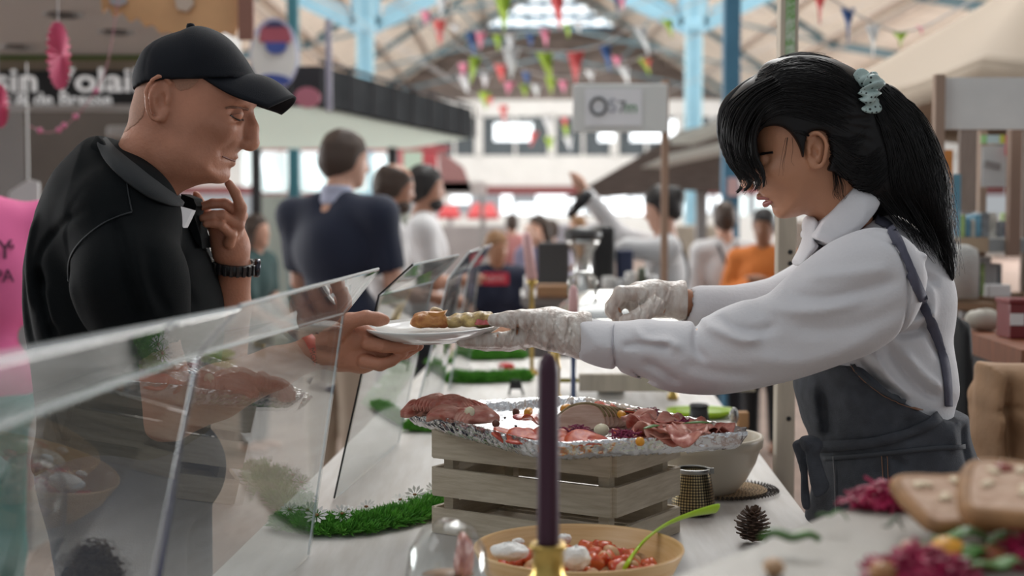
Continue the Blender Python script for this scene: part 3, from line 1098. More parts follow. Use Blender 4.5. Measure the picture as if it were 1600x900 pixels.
# beige parasol top at upper right
r = thing('market_parasol', 'large beige parasol canopy at the upper right', 'parasol', (P(1600, 0, 6).x, 6.0, 0))
cz = P(1640, -60, 6.0)
rim = [P(1318, 107, 6.4), P(1322, 135, 4.6) + Vector((0, 0, 0)), P(1478, 122, 4.4), P(1720, 118, 4.4), P(1900, 60, 6.4), P(1700, 40, 8.4), P(1450, 60, 8.4)]
rz = P(1400, 130, 4.6).z
apex = Vector((P(1620, 0, 6.3).x, 6.3, P(0, -45, 6.3).z))
rimc = []
for k in range(8):
    a = math.pi / 8 + 2 * math.pi * k / 8
    rimc.append(Vector((apex.x + 1.02 * math.cos(a) , apex.y + 1.9 * math.sin(a), 1.93)))
vs, fs = [], []


def para(u, v_):
    a = 2 * math.pi * u * 1.0
    k = (u * 8) % 1
    rr = v_
    sag = 0.06 * math.sin(math.pi * k) * rr
    e = 1.0 - 0.06 * math.sin(math.pi * k)
    return Vector((apex.x + 0.96 * rr * e * math.cos(a), apex.y + 1.9 * rr * e * math.sin(a), apex.z + (1.955 - apex.z) * rr ** 0.92 - sag))


o = MB().grid(para, 64, 12, closeu=True).build('canopy', mat('beige_canvas', (0.36, 0.29, 0.22), 0.8, bump=0.05, bscale=40), r, smooth=True)
solidify(o, 0.006)


def valance(u, v_):
    q = para(u, 1.0)
    return q + Vector((0, 0, -0.07 * v_))


solidify(MB().grid(valance, 64, 3, closeu=True).build('valance', mat('beige_canvas'), r, smooth=True), 0.006)
MB().tube([apex, Vector((apex.x, apex.y, 0))], 0.022, 12).build('pole', BROWNW, r)

# white boards and shelf stall on the right
r = thing('shelf_stall', 'wooden shelf stall with white header board at the right edge', 'stall', (P(1540, 0, 4.3).x, 4.3, 0))
vbox('header_board', 1470, 1760, 121, 202, 4.25, 0.02, mat('stained_white_board', (0.70, 0.71, 0.69), 0.6, var=0.05, vscale=8), r)
vbox('stall_post', 1462, 1473, 116, 420, 4.22, 0.03, mat('post_beige', (0.34, 0.24, 0.18), 0.7), r)
vbox('stall_post', 1580, 1594, 200, 400, 4.45, 0.04, mat('post_brown', (0.24, 0.16, 0.12), 0.7), r)
vbox('stall_post', 1532, 1540, 204, 400, 4.60, 0.03, mat('post_beige'), r)
vbox('back_board', 1500, 1530, 204, 330, 4.9, 0.02, mat('weathered_board', (0.26, 0.20, 0.17), 0.7, var=0.15, vscale=20, stretch=(5, 1, .5)), r)
vbox('back_board', 1600, 1760, 204, 500, 4.9, 0.02, mat('weathered_board'), r)
vbox('shelf', 1483, 1545, 371, 394, 4.5, 0.25, mat('shelf_beige', (0.42, 0.32, 0.22), 0.7), r)
vbox('shelf', 1545, 1760, 374, 394, 4.5, 0.25, mat('shelf_grey', (0.30, 0.33, 0.34), 0.7), r)
vbox('shelf', 1510, 1760, 464, 488, 4.5, 0.3, mat('shelf_tan', (0.27, 0.17, 0.10), 0.7), r)
for xx_ in (1484, 1700):
    vbox('side_panel', xx_, xx_ + 6, 390, 900, 4.5, 0.3, mat('post_brown'), r)

o = vbox('white_poster', 1535, 1582, 228, 292, 4.55, 0.006, mat('poster_white', (0.50, 0.52, 0.53), 0.6))
tag(o, 'white poster with rainbow top strip hung in the shelf stall', 'poster')
for x0_, x1_, c_ in ((1533, 1542, (0.3, 0.6, 0.25)), (1542, 1562, (0.45, 0.6, 0.62)), (1562, 1570, (0.55, 0.62, 0.1)), (1570, 1582, (0.66, 0.12, 0.16))):
    vbox('colour_strip', x0_, x1_, 211, 224, 4.54, 0.004, mat('strip_%d' % x0_, c_, 0.5), o)
MB().prism([P(x_, y_, 4.545) for x_, y_ in [(1540, 250), (1564, 256), (1562, 266), (1538, 260)]], (0, .002, 0)).build('printed_mark', mat('print_grey', (0.25, 0.24, 0.24), 0.6), o)
o = vbox('red_tag', 1571, 1580, 224, 243, 4.53, 0.004, mat('strip_1570')); tag(o, 'small coral tag on the upper corner of the white poster', 'tag')
o = vbox('orange_folder', 1474, 1488, 234, 303, 4.45, 0.02, mat('orange_card', (0.48, 0.19, 0.04), 0.6)); tag(o, 'orange folder standing just right of the stall post', 'folder')
o = vbox('blue_board', 1486, 1500, 272, 370, 4.5, 0.02, mat('sky_blue_board', (0.10, 0.30, 0.44), 0.5)); tag(o, 'narrow sky blue board beside the orange folder', 'board')
o = vbox('bright_window', 1503, 1524, 266, 290, 8.0, 0.02, LITS); struct(o); o.name = 'window_80'
o = vbox('white_bundle', 1500, 1530, 300, 338, 7.0, 0.3, WCLOTH, None, 0.03); tag(o, 'white bundle seen through the shelf stall', 'bundle')
vbox('bundle_stand', 1504, 1526, 338, 760, 7.0, 0.3, GREYP, o)
rnd = random.Random(8)
ordw = ['leftmost', 'second', 'third', 'fourth', 'fifth', 'sixth', 'seventh', 'eighth', 'ninth', 'tenth', 'eleventh', 'twelfth']
kk = 0
cols = [(0.12, 0.30, 0.42), (0.25, 0.45, 0.12), (0.45, 0.32, 0.3), (0.5, 0.5, 0.46), (0.10, 0.13, 0.3), (0.35, 0.12, 0.12), (0.40, 0.55, 0.20), (0.20, 0.22, 0.24), (0.55, 0.42, 0.15)]
names = ['blue', 'green', 'rose', 'white', 'navy', 'dark red', 'lime', 'grey', 'ochre']
k = 0
x_ = 1500
while x_ < 1584:
    w_ = rnd.choice([6, 8, 9, 11]); h_ = rnd.randint(24, 44)
    ci = rnd.randrange(len(cols))
    o = vbox('packet', x_, x_ + w_, 371 - h_, 371, 4.55, 0.10, mat('packet_%d' % ci, cols[ci], 0.5, var=0.3, vscale=40), None, 0.003)
    tag(o, '%s of the packets along the upper stall shelf, a small %s one' % (ordw[kk], names[ci]), 'packet', 'packets on the upper stall shelf'); kk += 1
    x_ += w_ + 1
x_ = 1522
kk = 0
while x_ < 1566:
    w_ = rnd.choice([6, 8, 9]); h_ = rnd.randint(50, 68)
    ci = rnd.randrange(len(cols))
    a, b = P(x_, 464 - h_, 4.6), P(x_ + w_, 464, 4.6)
    o = MB().box(((a.x + b.x) / 2, 4.65, (a.z + b.z) / 2), (b.x - a.x, 0.1, a.z - b.z), bev=0.002).build('book', mat('packet_%d' % ci))
    tag(o, '%s of the upright books on the lower stall shelf, a %s one' % (ordw[kk], names[ci]), 'book', 'books on the lower stall shelf'); kk += 1
    x_ += w_ + 1
o = MB().lathe(P(1500, 465, 4.4), [(0.0001, 0), (0.055, 0.0), (0.056, 0.11), (0.05, 0.15), (0.02, 0.165), (0.0001, 0.165)], 20).build('white_sack', mat('woven_white', (0.48, 0.48, 0.46), 0.8, bump=0.6, bscale=120), smooth=True)
tag(o, 'white woven sack standing behind the server at the lower shelf', 'sack')
MB().box(P(1500, 470, 4.42) + Vector((0, 0, -0.012)), (0.16, 0.2, 0.02)).build('tray', mat('shelf_tan'), o)
o = vbox('small_white_box', 1545, 1580, 445, 465, 4.4, 0.05, WCLOTH, None, 0.004); tag(o, 'small white carton on the lower shelf edge', 'carton')
# brown counter with tin and paper bag
r = thing('wooden_counter', 'reddish brown wooden counter at the right edge behind the server', 'counter', (1.35, 3.8, 0))
a = P(1503, 512, 3.85)
vs_ = [P(1503, 513, 3.95), P(1610, 548, 3.35), P(1760, 600, 3.0), P(1760, 560, 3.9)]
zc = P(1503, 513, 3.95).z
q = [Vector((P(1503, 0, 3.95).x, 3.95, zc)), Vector((P(1606, 0, 3.30).x, 3.30, zc)), Vector((2.3, 3.3, zc)), Vector((2.3, 4.3, zc)), Vector((P(1503, 0, 3.95).x, 4.3, zc))]
MB().prism(q, (0, 0, -0.055)).build('counter_top', mat('mahogany_top', (0.20, 0.065, 0.025), 0.4, var=0.25, vscale=6, stretch=(1, 6, 1)), r)
q2 = [Vector((P(1515, 0, 4.0).x, 4.05, zc - 0.055)), Vector((P(1612, 0, 3.4).x, 3.42, zc - 0.055)), Vector((2.2, 3.42, zc - 0.055)), Vector((2.2, 4.2, zc - 0.055)), Vector((1.35, 4.2, zc - .055))]
MB().prism(q2, (0, 0, -(zc - 0.056))).build('counter_body', mat('near_black_panel', (0.014, 0.017, 0.024), 0.6), r)
r2 = thing('red_tin', 'dark red tin with white label on the wooden counter', 'tin', tuple(P(1600, 530, 3.6)))
a, b = P(1578, 474, 3.6), P(1650, 530, 3.6)
MB().box(((a.x + b.x) / 2, 3.65, zc + (a.z - b.z) / 2), (b.x - a.x, 0.1, a.z - b.z), bev=0.004).build('tin_body', mat('dark_red_tin', (0.16, 0.012, 0.014), 0.35), r2)
MB().box((P(1600, 0, 3.59).x, 3.598, zc + 0.05), (0.035, 0.002, 0.03)).build('tin_label', WCLOTH, r2)
MB().box(((a.x + b.x) / 2, 3.65, zc + (a.z - b.z) + 0.004), (b.x - a.x + 0.008, 0.108, 0.012), bev=0.003).build('tin_lid', mat('dark_red_tin'), r2)
o = MB().ell(Vector((P(1555, 0, 3.8).x, 3.85, zc + 0.03)), (0.05, 0.03, 0.03), noise=0.12, seed=2, n=16).build('ceramic_figure', mat('ivory', (0.45, 0.42, 0.36), 0.5), smooth=True)
tag(o, 'small ivory ornament lying on the wooden counter', 'ornament')
# paper bag
r = thing('paper_bag', 'crumpled brown paper bag standing below the wooden counter edge', 'bag', (P(1565, 0, 2.95).x, 2.95, 0.0))
bf = Field((P(1505, 0, 3.0).x - 0.02, 2.86, P(0, 760, 3.0).z - 0.05), (P(1680, 0, 3.0).x, 3.16, P(0, 555, 3.0).z), 0.006)
bf.poly([(1532, 562), (1534, 564), (1600, 568), (1660, 570), (1668, 700), (1672, 775), (1516, 775), (1517, 740), (1523, 650)], 3.0, 0.09, 0.03, k=0, smooth=0)
for c_, am_, w_ in [([(1560, 570), (1556, 640), (1562, 730)], 0.008, 0.010), ([(1590, 580), (1580, 650), (1588, 740)], -0.008, 0.012), ([(1535, 600), (1540, 660), (1530, 730)], -0.005, 0.010), ([(1525, 640), (1570, 630), (1610, 650)], 0.005, 0.008)]:
    bf.crease(c_, 3.0, am_, w_)
bf.noise(0.0022, 60, 4)
bf.build('bag_body', mat('kraft_paper', (0.29, 0.165, 0.085), 0.75, var=0.10, vscale=12, bump=0.3, bscale=25), r, 1)
st = MB().box((P(1585, 0, 3.0).x, 3.0, P(0, 790, 3.0).z / 2 + 0.01), (0.30, 0.24, P(0, 775, 3.0).z)).build('low_stool', BROWNW)
tag(st, 'low wooden stool under the brown paper bag', 'stool')
o = MB()
kf = Field((P(1470, 0, 3.3).x, 3.2, 0.0), (P(1530, 0, 3.3).x, 3.45, P(0, 490, 3.3).z), 0.008)
kf.poly([(1484, 505), (1500, 500), (1512, 510), (1516, 600), (1520, 700), (1524, 1100), (1486, 1100), (1484, 700)], 3.32, 0.07, 0.03, k=0)
ko = kf.build('dark_gap_fill', mat('gap_black', (0.008, 0.009, 0.011), 0.8), None, 1)  # black slab put where there is only a dark gap
tag(ko, 'black slab for the dark gap beside the server’s back at the counter', 'dark gap'.replace('’', "'"))
ko['label'] = "black slab for the dark gap behind the server's back at the wooden counter"

# ---- bunting
def pennant_string(pts, Y, label, flags):
    """pts: px of the string; flags: (px, py_top, width, height, colour, lean)"""
    c = [P(p[0], p[1], Y) for p in catmull(pts, 6, closed=False)]
    c = [Vector((XR - 6.7, Y, 5.86))] + c + [Vector((XR + 6.7, Y, 5.86))]
    r = MB().tube(c, 0.006, 5).build('bunting', mat('string_white', (0.5, 0.5, 0.5), 0.7))
    tag(r, label, 'bunting')
    for px, py, w, h, col_, lean in flags:
        s_ = Y / F
        a = P(px - w / 2, py, Y); b = P(px + w / 2, py, Y); t = P(px + lean, py + h, Y)
        mid = (a + b) / 2 + Vector((0, 0.03 * w * s_ * 10, 0)) * 0.3
        vs = [a, b, t, (a + t) / 2 + Vector((0, -0.04, 0)), (b + t) / 2 + Vector((0, 0.05, 0)), (a + b) / 2 + Vector((0, 0.06, 0))]
        o = MB().add(vs, [(0, 5, 3), (5, 1, 4), (5, 4, 3), (3, 4, 2)]).build('pennant', PEN[col_], r)
        solidify(o, 0.006)
    return r


PEN = {'r': mat('pennant_coral', (0.66, 0.12, 0.12), 0.7), 'p': mat('pennant_pink', (0.72, 0.24, 0.36), 0.7), 'g': mat('pennant_lime', (0.34, 0.50, 0.055), 0.7),
       'b': mat('pennant_blue', (0.04, 0.11, 0.30), 0.7), 'w': mat('pennant_white', (0.66, 0.68, 0.70), 0.7), 'y': mat('pennant_gold', (0.65, 0.42, 0.05), 0.7)}
pennant_string([(640, -40), (700, -10), (785, -6), (868, -10), (960, -30)], 9, 'bunting string nearest overhead with the large lime and coral pennants',
               [(690, -12, 22, 38, 'w', -2), (785, -8, 26, 58, 'g', 3), (869, -10, 24, 58, 'r', 6), (960, -22, 18, 44, 'b', 6), (972, -4, 14, 20, 'p', 0)])
pennant_string([(640, 10), (670, 18), (700, 32), (760, 50), (850, 46), (905, 36), (960, 20)], 13, 'bunting string crossing in front of the skylight',
               [(666, 16, 16, 26, 'p', -2), (687, 30, 22, 42, 'r', 0), (709, 40, 16, 12, 'w', 4), (735, 50, 14, 40, 'b', 6), (751, 50, 17, 28, 'p', -1), (778, 54, 16, 26, 'g', 0),
                (798, 54, 17, 26, 'w', -2), (829, 52, 14, 22, 'b', 0), (851, 44, 15, 30, 'p', 2), (886, 36, 14, 24, 'g', 2), (903, 32, 16, 20, 'w', 2)])
pennant_string([(700, 60), (745, 88), (798, 78), (850, 80), (900, 80), (945, 68), (990, 40), (1030, 28)], 11, 'bunting string with tall white, lime and coral pennants above the white board',
               [(743, 88, 18, 44, 'g', -8), (799, 74, 30, 50, 'w', 0), (850, 82, 26, 50, 'g', 12), (899, 80, 28, 52, 'r', 0), (945, 70, 18, 44, 'b', 8), (1000, 42, 22, 46, 'w', 14), (1042, 30, 18, 30, 'g', 8)])
pennant_string([(700, 120), (725, 98), (760, 112), (782, 100), (825, 112), (880, 122), (940, 112), (1000, 90)], 16, 'bunting string of small mixed pennants below the tall white one',
               [(724, 98, 15, 20, 'p', -1), (724, 116, 20, 30, 'w', 6), (759, 116, 15, 22, 'w', -2), (782, 100, 20, 30, 'r', 2), (797, 128, 16, 20, 'p', -4), (823, 112, 14, 22, 'b', 0), (820, 132, 15, 20, 'g', 0),
                (837, 132, 16, 20, 'w', 2), (861, 120, 18, 28, 'g', 0), (879, 126, 14, 20, 'p', 2), (921, 110, 16, 18, 'w', 4), (964, 88, 15, 18, 'p', 0), (974, 104, 18, 30, 'w', 8), (1005, 92, 16, 26, 'g', 10), (1012, 92, 12, 14, 'r', 2)])
pennant_string([(745, 150), (780, 165), (800, 190), (850, 178), (900, 182), (940, 190)], 20, 'lowest bunting string hanging before the upper windows',
               [(757, 144, 18, 28, 'g', 2), (765, 152, 12, 14, 'r', 2), (786, 164, 16, 26, 'r', 2), (790, 186, 18, 14, 'w', -2), (835, 206, 14, 24, 'r', -6), (856, 184, 18, 26, 'w', 2), (858, 214, 16, 22, 'g', 2), (882, 184, 12, 14, 'r', 1),
                (884, 194, 13, 20, 'g', 1), (887, 212, 16, 24, 'w', 4)])
pennant_string([(1240, -20), (1280, -12), (1325, 14), (1365, 36), (1405, 50), (1450, 40)], 7, 'bunting string above the young woman by the parasol',
               [(1281, -12, 22, 50, 'r', 0), (1325, 12, 22, 54, 'b', 0), (1364, 38, 24, 56, 'w', 0), (1407, 50, 24, 24, 'g', 0), (1440, 40, 14, 14, 'p', 0)])
# ------------------------------------------------------------------ the serving table and what stands on it
TS = 0.047  # table direction: dx per dy


def tx(xc, y):
    return xc + TS * (y - 2.8)


TABLEM = mat('pale_wood_grain_cloth', (0.50, 0.47, 0.44), 0.45, col2=(0.62, 0.60, 0.58), vscale=5, stretch=(9, 0.9, 1), detail=8, spec=0.4)
r = thing('serving_table', 'long serving table under a pale wood-grain cloth between customer and server', 'table', (0.1, 3.4, 0))
L0, L1 = 0.70, 5.25
pl = [Vector((tx(-0.40, L0), L0, TZ)), Vector((tx(0.53, L0), L0, TZ)), Vector((tx(0.53, L1), L1, TZ)), Vector((tx(-0.40, L1), L1, TZ))]
MB().prism(pl, (0, 0, -0.03)).build('table_top', TABLEM, r)
MB().prism([p + Vector((0, 0, -0.03)) for p in (pl[0], pl[0] + Vector((0.02, 0, 0)), pl[3] + Vector((0.02, 0, 0)), pl[3])], (0, 0, -0.45)).build('cloth_side', TABLEM, r)
MB().prism([p + Vector((0, 0, -0.03)) for p in (pl[1] - Vector((0.02, 0, 0)), pl[1], pl[2], pl[2] - Vector((0.02, 0, 0)))], (0, 0, -0.25)).build('cloth_side', TABLEM, r)
for y_ in (1.0, 3.1, 5.1):
    for xo in (-0.33, 0.46):
        MB().box((tx(xo, y_), y_, 0.43), (0.045, 0.045, 0.86)).build('leg', GREYP, r)

# ---- acrylic sneeze guards
ACR = mat_glass('acrylic', (0.93, 0.95, 0.945), 1.72, 0.008, haze=0.022, hazecol=(0.75, 0.78, 0.78))
EDGE = mat('polished_acrylic_edge', (0.55, 0.60, 0.62), 0.15, spec=1.0)
EDGEB = mat('blue_acrylic_edge', (0.030, 0.028, 0.085), 0.25, spec=1.0)


def guard(near, far, label, edge_near=EDGE, edge_far=EDGE):
    """near/far: (bottom, fold, top) world points of each end"""
    r = thing('sneeze_guard', label, 'sneeze guard', tuple((near[0] + far[0]) / 2), 'acrylic sneeze guards along the table')
    n = [Vector(p) for p in near]; f = [Vector(p) for p in far]
    nor1 = (f[0] - n[0]).cross(n[1] - n[0]).normalized() * 0.004
    nor2 = (f[1] - n[1]).cross(n[2] - n[1]).normalized() * 0.004
    MB().prism([n[0], f[0], f[1], n[1]], nor1).build('front_pane', ACR, r)
    MB().prism([n[1], f[1], f[2], n[2]], nor2).build('top_pane', ACR, r)
    for a, b, c, m_ in ((n[0], n[1], n[2], edge_near), (f[0], f[1], f[2], edge_far)):
        e = MB()
        e.tube([a, b, c], 0.0020, 6)
        e.build('end_edge', m_, r)
    MB().tube([n[1], f[1]], 0.0020, 6).build('fold_line', EDGE, r)
    MB().tube([n[2], f[2]], 0.0024, 6).build('top_edge', EDGE, r)
    return r


def V(x, y, z): return Vector((x, y, z))


G1n = [V(-0.385, 1.43, TZ + .003), P(305, 555, 1.50), P(375, 478, 1.50)]
G1f = [V(-0.313, 2.16, TZ + .003), P(536, 490, 2.265), P(591, 420, 2.265)]
guard(G1n, G1f, "middle sneeze guard, in front of the forearm of the man in the cap", EDGEB, EDGE)
G0n = [V(-0.435, 0.60, TZ + .003), V(-0.385, 0.60, 1.272), V(-0.325, 0.60, 1.338)]
G0f = [V(-0.385, 1.36, TZ + .003), P(311, 552, 1.41), P(372, 482, 1.41)]
guard(G0n, G0f, 'nearest, most blurred sneeze guard at the lower left corner', EDGE, EDGEB)
G2n = [V(-0.328, 2.60, TZ + .003), P(592, 461, 2.60), P(645, 413, 2.60)]
G2f = [V(-0.262, 3.25, TZ + .003), P(676, 440, 3.25), P(716, 398, 3.25)]
guard(G2n, G2f, 'sneeze guard just beyond the hand that takes the plate', mat('dark_edge', (0.02, 0.022, 0.025), 0.3), EDGE)
G3n = [V(-0.245, 3.45, TZ + .003), P(700, 436, 3.45), P(733, 393, 3.45)]
G3f = [V(-0.205, 4.05, TZ + .003), P(722, 424, 4.05), P(750, 388, 4.05)]
guard(G3n, G3f, 'fourth sneeze guard from the camera, ending beside the boy')
G4n = [V(-0.190, 4.25, TZ + .003), P(733, 420, 4.25), P(757, 386, 4.25)]
G4f = [V(-0.150, 4.90, TZ + .003), P(748, 412, 4.90), P(768, 382, 4.90)]
guard(G4n, G4f, 'farthest sneeze guard, below the face of the boy')

# ---- grass garlands with daisies
GREEN = mat('plastic_grass', (0.075, 0.27, 0.035), 0.5, col2=(0.19, 0.50, 0.08), vscale=60, spec=0.4)
DAISY = mat('daisy_white', (0.72, 0.72, 0.70), 0.6)
DCENT = mat('daisy_heart', (0.22, 0.10, 0.03), 0.7)


def grass(label, pts, width, height, n_tuft, blade=0.020, seed=0, daisies=(), red=None):
    """pts: centre line on the table"""
    rnd = random.Random(seed)
    c = [Vector((p[0], p[1], TZ)) for p in catmull([(p.x, p.y) for p in pts], 8, closed=False)]
    m = len(c)
    mb = MB()
    mb.tube([p + Vector((0, 0, 0.006)) for p in c], [width * 0.30] * m, 8, flat=0.3)
    for i in range(n_tuft):
        t = rnd.random() * (m - 1)
        k = min(int(t), m - 2)
        p = c[k].lerp(c[k + 1], t - k)
        d = (c[k + 1] - c[k]).normalized()
        side = Vector((-d.y, d.x, 0))
        u = rnd.uniform(-1, 1)
        endf = min(1, min(t, m - 1 - t) / 3 + 0.35)
        base = p + side * u * width * 0.42 * endf + Vector((0, 0, 0.004 + height * 0.55 * (1 - u * u) * rnd.uniform(0.2, 1) * endf))
        main = Vector((side.x * u * 0.9 + rnd.uniform(-.6, .6), side.y * u * 0.9 + rnd.uniform(-.6, .6), rnd.uniform(0.35, 1.1))).normalized()
        for b in range(9):
            dv = (main + Vector((rnd.uniform(-.7, .7), rnd.uniform(-.7, .7), rnd.uniform(-.5, .6)))).normalized()
            ln = blade * rnd.uniform(0.6, 1.1)
            w = dv.cross(Vector((rnd.uniform(-1, 1), rnd.uniform(-1, 1), rnd.uniform(-1, 1))))
            if w.length < 1e-3: continue
            w = w.normalized() * ln * 0.055
            a0 = base
            mid = base + dv * ln * 0.55 + w
            tip = base + dv * ln + Vector((0, 0, -ln * 0.05))
            mb.add([a0, mid, tip, base + dv * ln * 0.55 - w], [(0, 1, 2, 3)])
    o = mb.build('grass_garland', GREEN, None, fix=False)
    tag(o, label, 'garland', 'artificial grass garlands on the table')
    for (t, u, s_) in daisies:
        k = min(int(t * (m - 1)), m - 2)
        d = (c[k + 1] - c[k]).normalized()
        side = Vector((-d.y, d.x, 0))
        p = c[k] + side * u * width * 0.5 + Vector((0, 0, height * 0.75 + 0.012))
        q = Matrix.Rotation(rnd.uniform(0.1, 0.9), 3, 'X') @ Matrix.Rotation(rnd.uniform(-.5, .5), 3, 'Y')
        fl_ = MB()
        for j in range(11):
            a = 2 * math.pi * j / 11
            e = Vector((math.cos(a), math.sin(a), 0.15)); w = Vector((-math.sin(a), math.cos(a), 0)) * s_ * 0.16
            fl_.add([p + q @ (e * s_ * 0.2), p + q @ (e * s_ * 0.7 + w), p + q @ (e * s_), p + q @ (e * s_ * 0.7 - w)], [(0, 1, 2, 3)])
        fo = fl_.build('daisy', DAISY, o)
        MB().ell(p + q @ Vector((0, 0, s_ * 0.1)), (s_ * .2, s_ * .2, s_ * .12), n=8).build('daisy_heart', DCENT, fo, smooth=True)
    if red is not None:
        c_ = red
        f2 = MB()
        for j in range(16):
            a = 2.4 * j
            rr = 0.004 + 0.0013 * j
            f2.ell(c_ + Vector((rr * math.cos(a), rr * math.sin(a), 0.010 - 0.0003 * j)), (0.010, 0.010, 0.010), n=8)
        f2.build('red_rose', mat('red_petals', (0.60, 0.015, 0.02), 0.5), o, smooth=True)
    return o


D1 = [(a_, b_, c_ * 1.3) for a_, b_, c_ in [(0.08, -0.3, .013), (0.14, 0.2, .015), (0.22, -0.4, .016), (0.30, -0.1, .014), (0.36, 0.5, .012), (0.45, 0.6, .014), (0.60, 0.5, .013), (0.72, 0.6, .015), (0.80, 0.4, .014), (0.88, 0.6, .012), (0.93, .1, .010)]]
grass('green grass garland with white daisies lying between the guard and the crate', [PZ(448, 820, TZ), PZ(500, 832, TZ), PZ(570, 828, TZ), PZ(640, 812, TZ), PZ(690, 795, TZ), PZ(722, 782, TZ)], 0.082, 0.026, 2300, 0.023, 1, D1)
grass('small green grass garland end peeping out at the left corner of the crate', [PZ(640, 672, TZ), PZ(670, 674, TZ), PZ(720, 670, TZ)], 0.06, 0.03, 600, 0.022, 2)
grass('green grass garland with a red rose, behind the foil tray', [PZ(702, 596, TZ), PZ(740, 598, TZ), PZ(790, 596, TZ), PZ(826, 594, TZ)], 0.085, 0.040, 1100, 0.024, 3, [(0.3, 0.4, .014), (0.5, .5, .014), (0.65, .4, .014)], PZ(790, 590, TZ) + Vector((0, 0, 0.03)))
grass('farther green grass garland with white daisies, below the gloved fingers', [PZ(712, 562, TZ), PZ(760, 562, TZ), PZ(818, 560, TZ)], 0.10, 0.045, 900, 0.026, 4, [(0.35, 0.4, .018), (0.5, .5, .018), (0.65, .4, .018)])
grass('green grass garland lying close to the second guard, seen through its pane', [PZ(590, 640, TZ), PZ(600, 620, TZ), PZ(618, 596, TZ), PZ(630, 575, TZ)], 0.075, 0.032, 800, 0.024, 5, [(0.3, 0.4, .014), (0.6, .5, .014)])
grass('farthest green grass garland beside the fourth guard', [PZ(676, 571, TZ), PZ(688, 569, TZ), PZ(702, 568, TZ)], 0.07, 0.03, 300, 0.02, 6)

# ---- slatted crate
CR = mat('grey_washed_pine', (0.46, 0.385, 0.285), 0.75, col2=(0.60, 0.52, 0.41), vscale=6, stretch=(3, 3, 30), bump=0.15, bscale=40, detail=8)
c0 = V(0.153, 2.15, TZ)          # near corner
ev = V(-0.279, 0.180, 0); eu = V(0.118, 0.183, 0)
r = thing('slatted_crate', 'grey-washed slatted wooden crate carrying the foil tray', 'crate', (0.07, 2.33, TZ))
rnd = random.Random(4)
for zi, z0 in enumerate((0.0, 0.062, 0.124)):
    z0 += 0.001
    hh = 0.046 if zi else 0.042
    for a, d, n in ((c0, ev, eu), (c0 + eu, ev, eu), (c0, eu, ev), (c0 + ev, eu, ev)):
        nn = n.normalized() * 0.008
        ext = d.normalized() * 0.0
        side = -1 if a in (c0,) or (a - c0).length < 1e-6 else 1
        a_ = a - (nn if side < 0 else V(0, 0, 0))
        MB().prism([a_ + V(0, 0, z0), a_ + d + V(0, 0, z0), a_ + d + V(0, 0, z0 + hh), a_ + V(0, 0, z0 + hh)], nn).build('slat', CR, r)
for q in (c0 + ev * .06 + eu * .08, c0 + ev * 0.94 + eu * .08, c0 + ev * .06 + eu * .92, c0 + ev * .94 + eu * .92):
    MB().box(q + V(0, 0, 0.086), (0.018, 0.018, 0.170), Matrix.Rotation(math.atan2(eu.y, eu.x), 3, 'Z')).build('corner_post', CR, r)
for k in range(4):
    a = c0 + eu * (0.06 + 0.27 * k) + V(0, 0, 0.003)
    MB().prism([a, a + eu * .18, a + eu * .18 + ev, a + ev], (0, 0, 0.006)).build('bottom_slat', CR, r)
nl = MB()

# ---- foil tray
FOIL = mat('crumpled_foil', (0.74, 0.74, 0.75), 0.15, 1.0, bump=1.0, bscale=30, detail=6)
TL, TN, TR, TF = V(-0.197, 2.43, 0), V(0.045, 2.02, 0), V(0.375, 2.14, 0), V(0.116, 2.567, 0)
tc = (TL + TN + TR + TF) / 4
rz_, fz = 1.098, 1.075


def quadpt(a):
    """rounded outline of the tray, angle parameter 0..1, returns direction offset from the centre (unit outline)"""
    e = [TL, TN, TR, TF]
    u = (a * 4) % 4
    k = int(u); t = u - k
    A, B = e[k], e[(k + 1) % 4]
    p = A.lerp(B, t)
    # round the corners
    c = 0.10
    if t < c:
        Z = e[(k - 1) % 4]
        p = (A.lerp(Z, c - t).lerp(p, 0.5 + t / c * 0.5)) if False else A.lerp(B, t) + (tc - A) * (0.10 * (1 - t / c) ** 2)
    if t > 1 - c:
        p = A.lerp(B, t) + (tc - B) * (0.10 * ((t - 1 + c) / c) ** 2)
    return p


rnd = random.Random(9)
ph = [(rnd.uniform(20, 160), rnd.uniform(0, 6.28), rnd.uniform(-.4, .4)) for _ in range(14)]


def crump(a, b):
    return sum(math.sin(2 * math.pi * a * int(f_) + p_ + b * g * 9) for f_, p_, g in ph) / 14


TRAYN = 360
prof = [(0.0, fz, 0), (0.5, fz, 0), (0.86, fz, 0.2), (0.93, fz + .004, .4), (0.975, rz_ - .004, .8), (1.0, rz_, 0.5), (1.012, rz_ - .001, 1), (1.015, rz_ - .006, 1.2), (1.0, rz_ - .013, 1.3), (0.985, rz_ - .021, 1.3), (0.955, rz_ - .028, 1.2), (0.92, fz - 0.0025, .6), (0.86, fz - .0025, .1), (0.5, fz - .0025, 0), (0.0, fz - .0025, 0)]


def trayf(u, v_):
    t = v_ * (len(prof) - 1)
    k = min(int(t), len(prof) - 2); f_ = t - k
    s_, z, cr = [prof[k][i] * (1 - f_) + prof[k + 1][i] * f_ for i in range(3)]
    e = quadpt(u)
    p = tc + (e - tc) * s_
    w = crump(u, t) * cr
    out = (e - tc).normalized()
    jag = rnd.uniform(-1, 1) * 0.0010 * cr
    p = p + out * (w * 0.006 + jag)
    return V(p.x, p.y, z + w * 0.004 + jag)


mb = MB().grid(trayf, TRAYN, 43, closeu=True)
tray = mb.build('foil_tray', FOIL, smooth=False)
tag(tray, 'silver foil covered tray of cold cuts resting on the wooden crate', 'tray')
for f_ in tray.data.polygons: f_.use_smooth = True

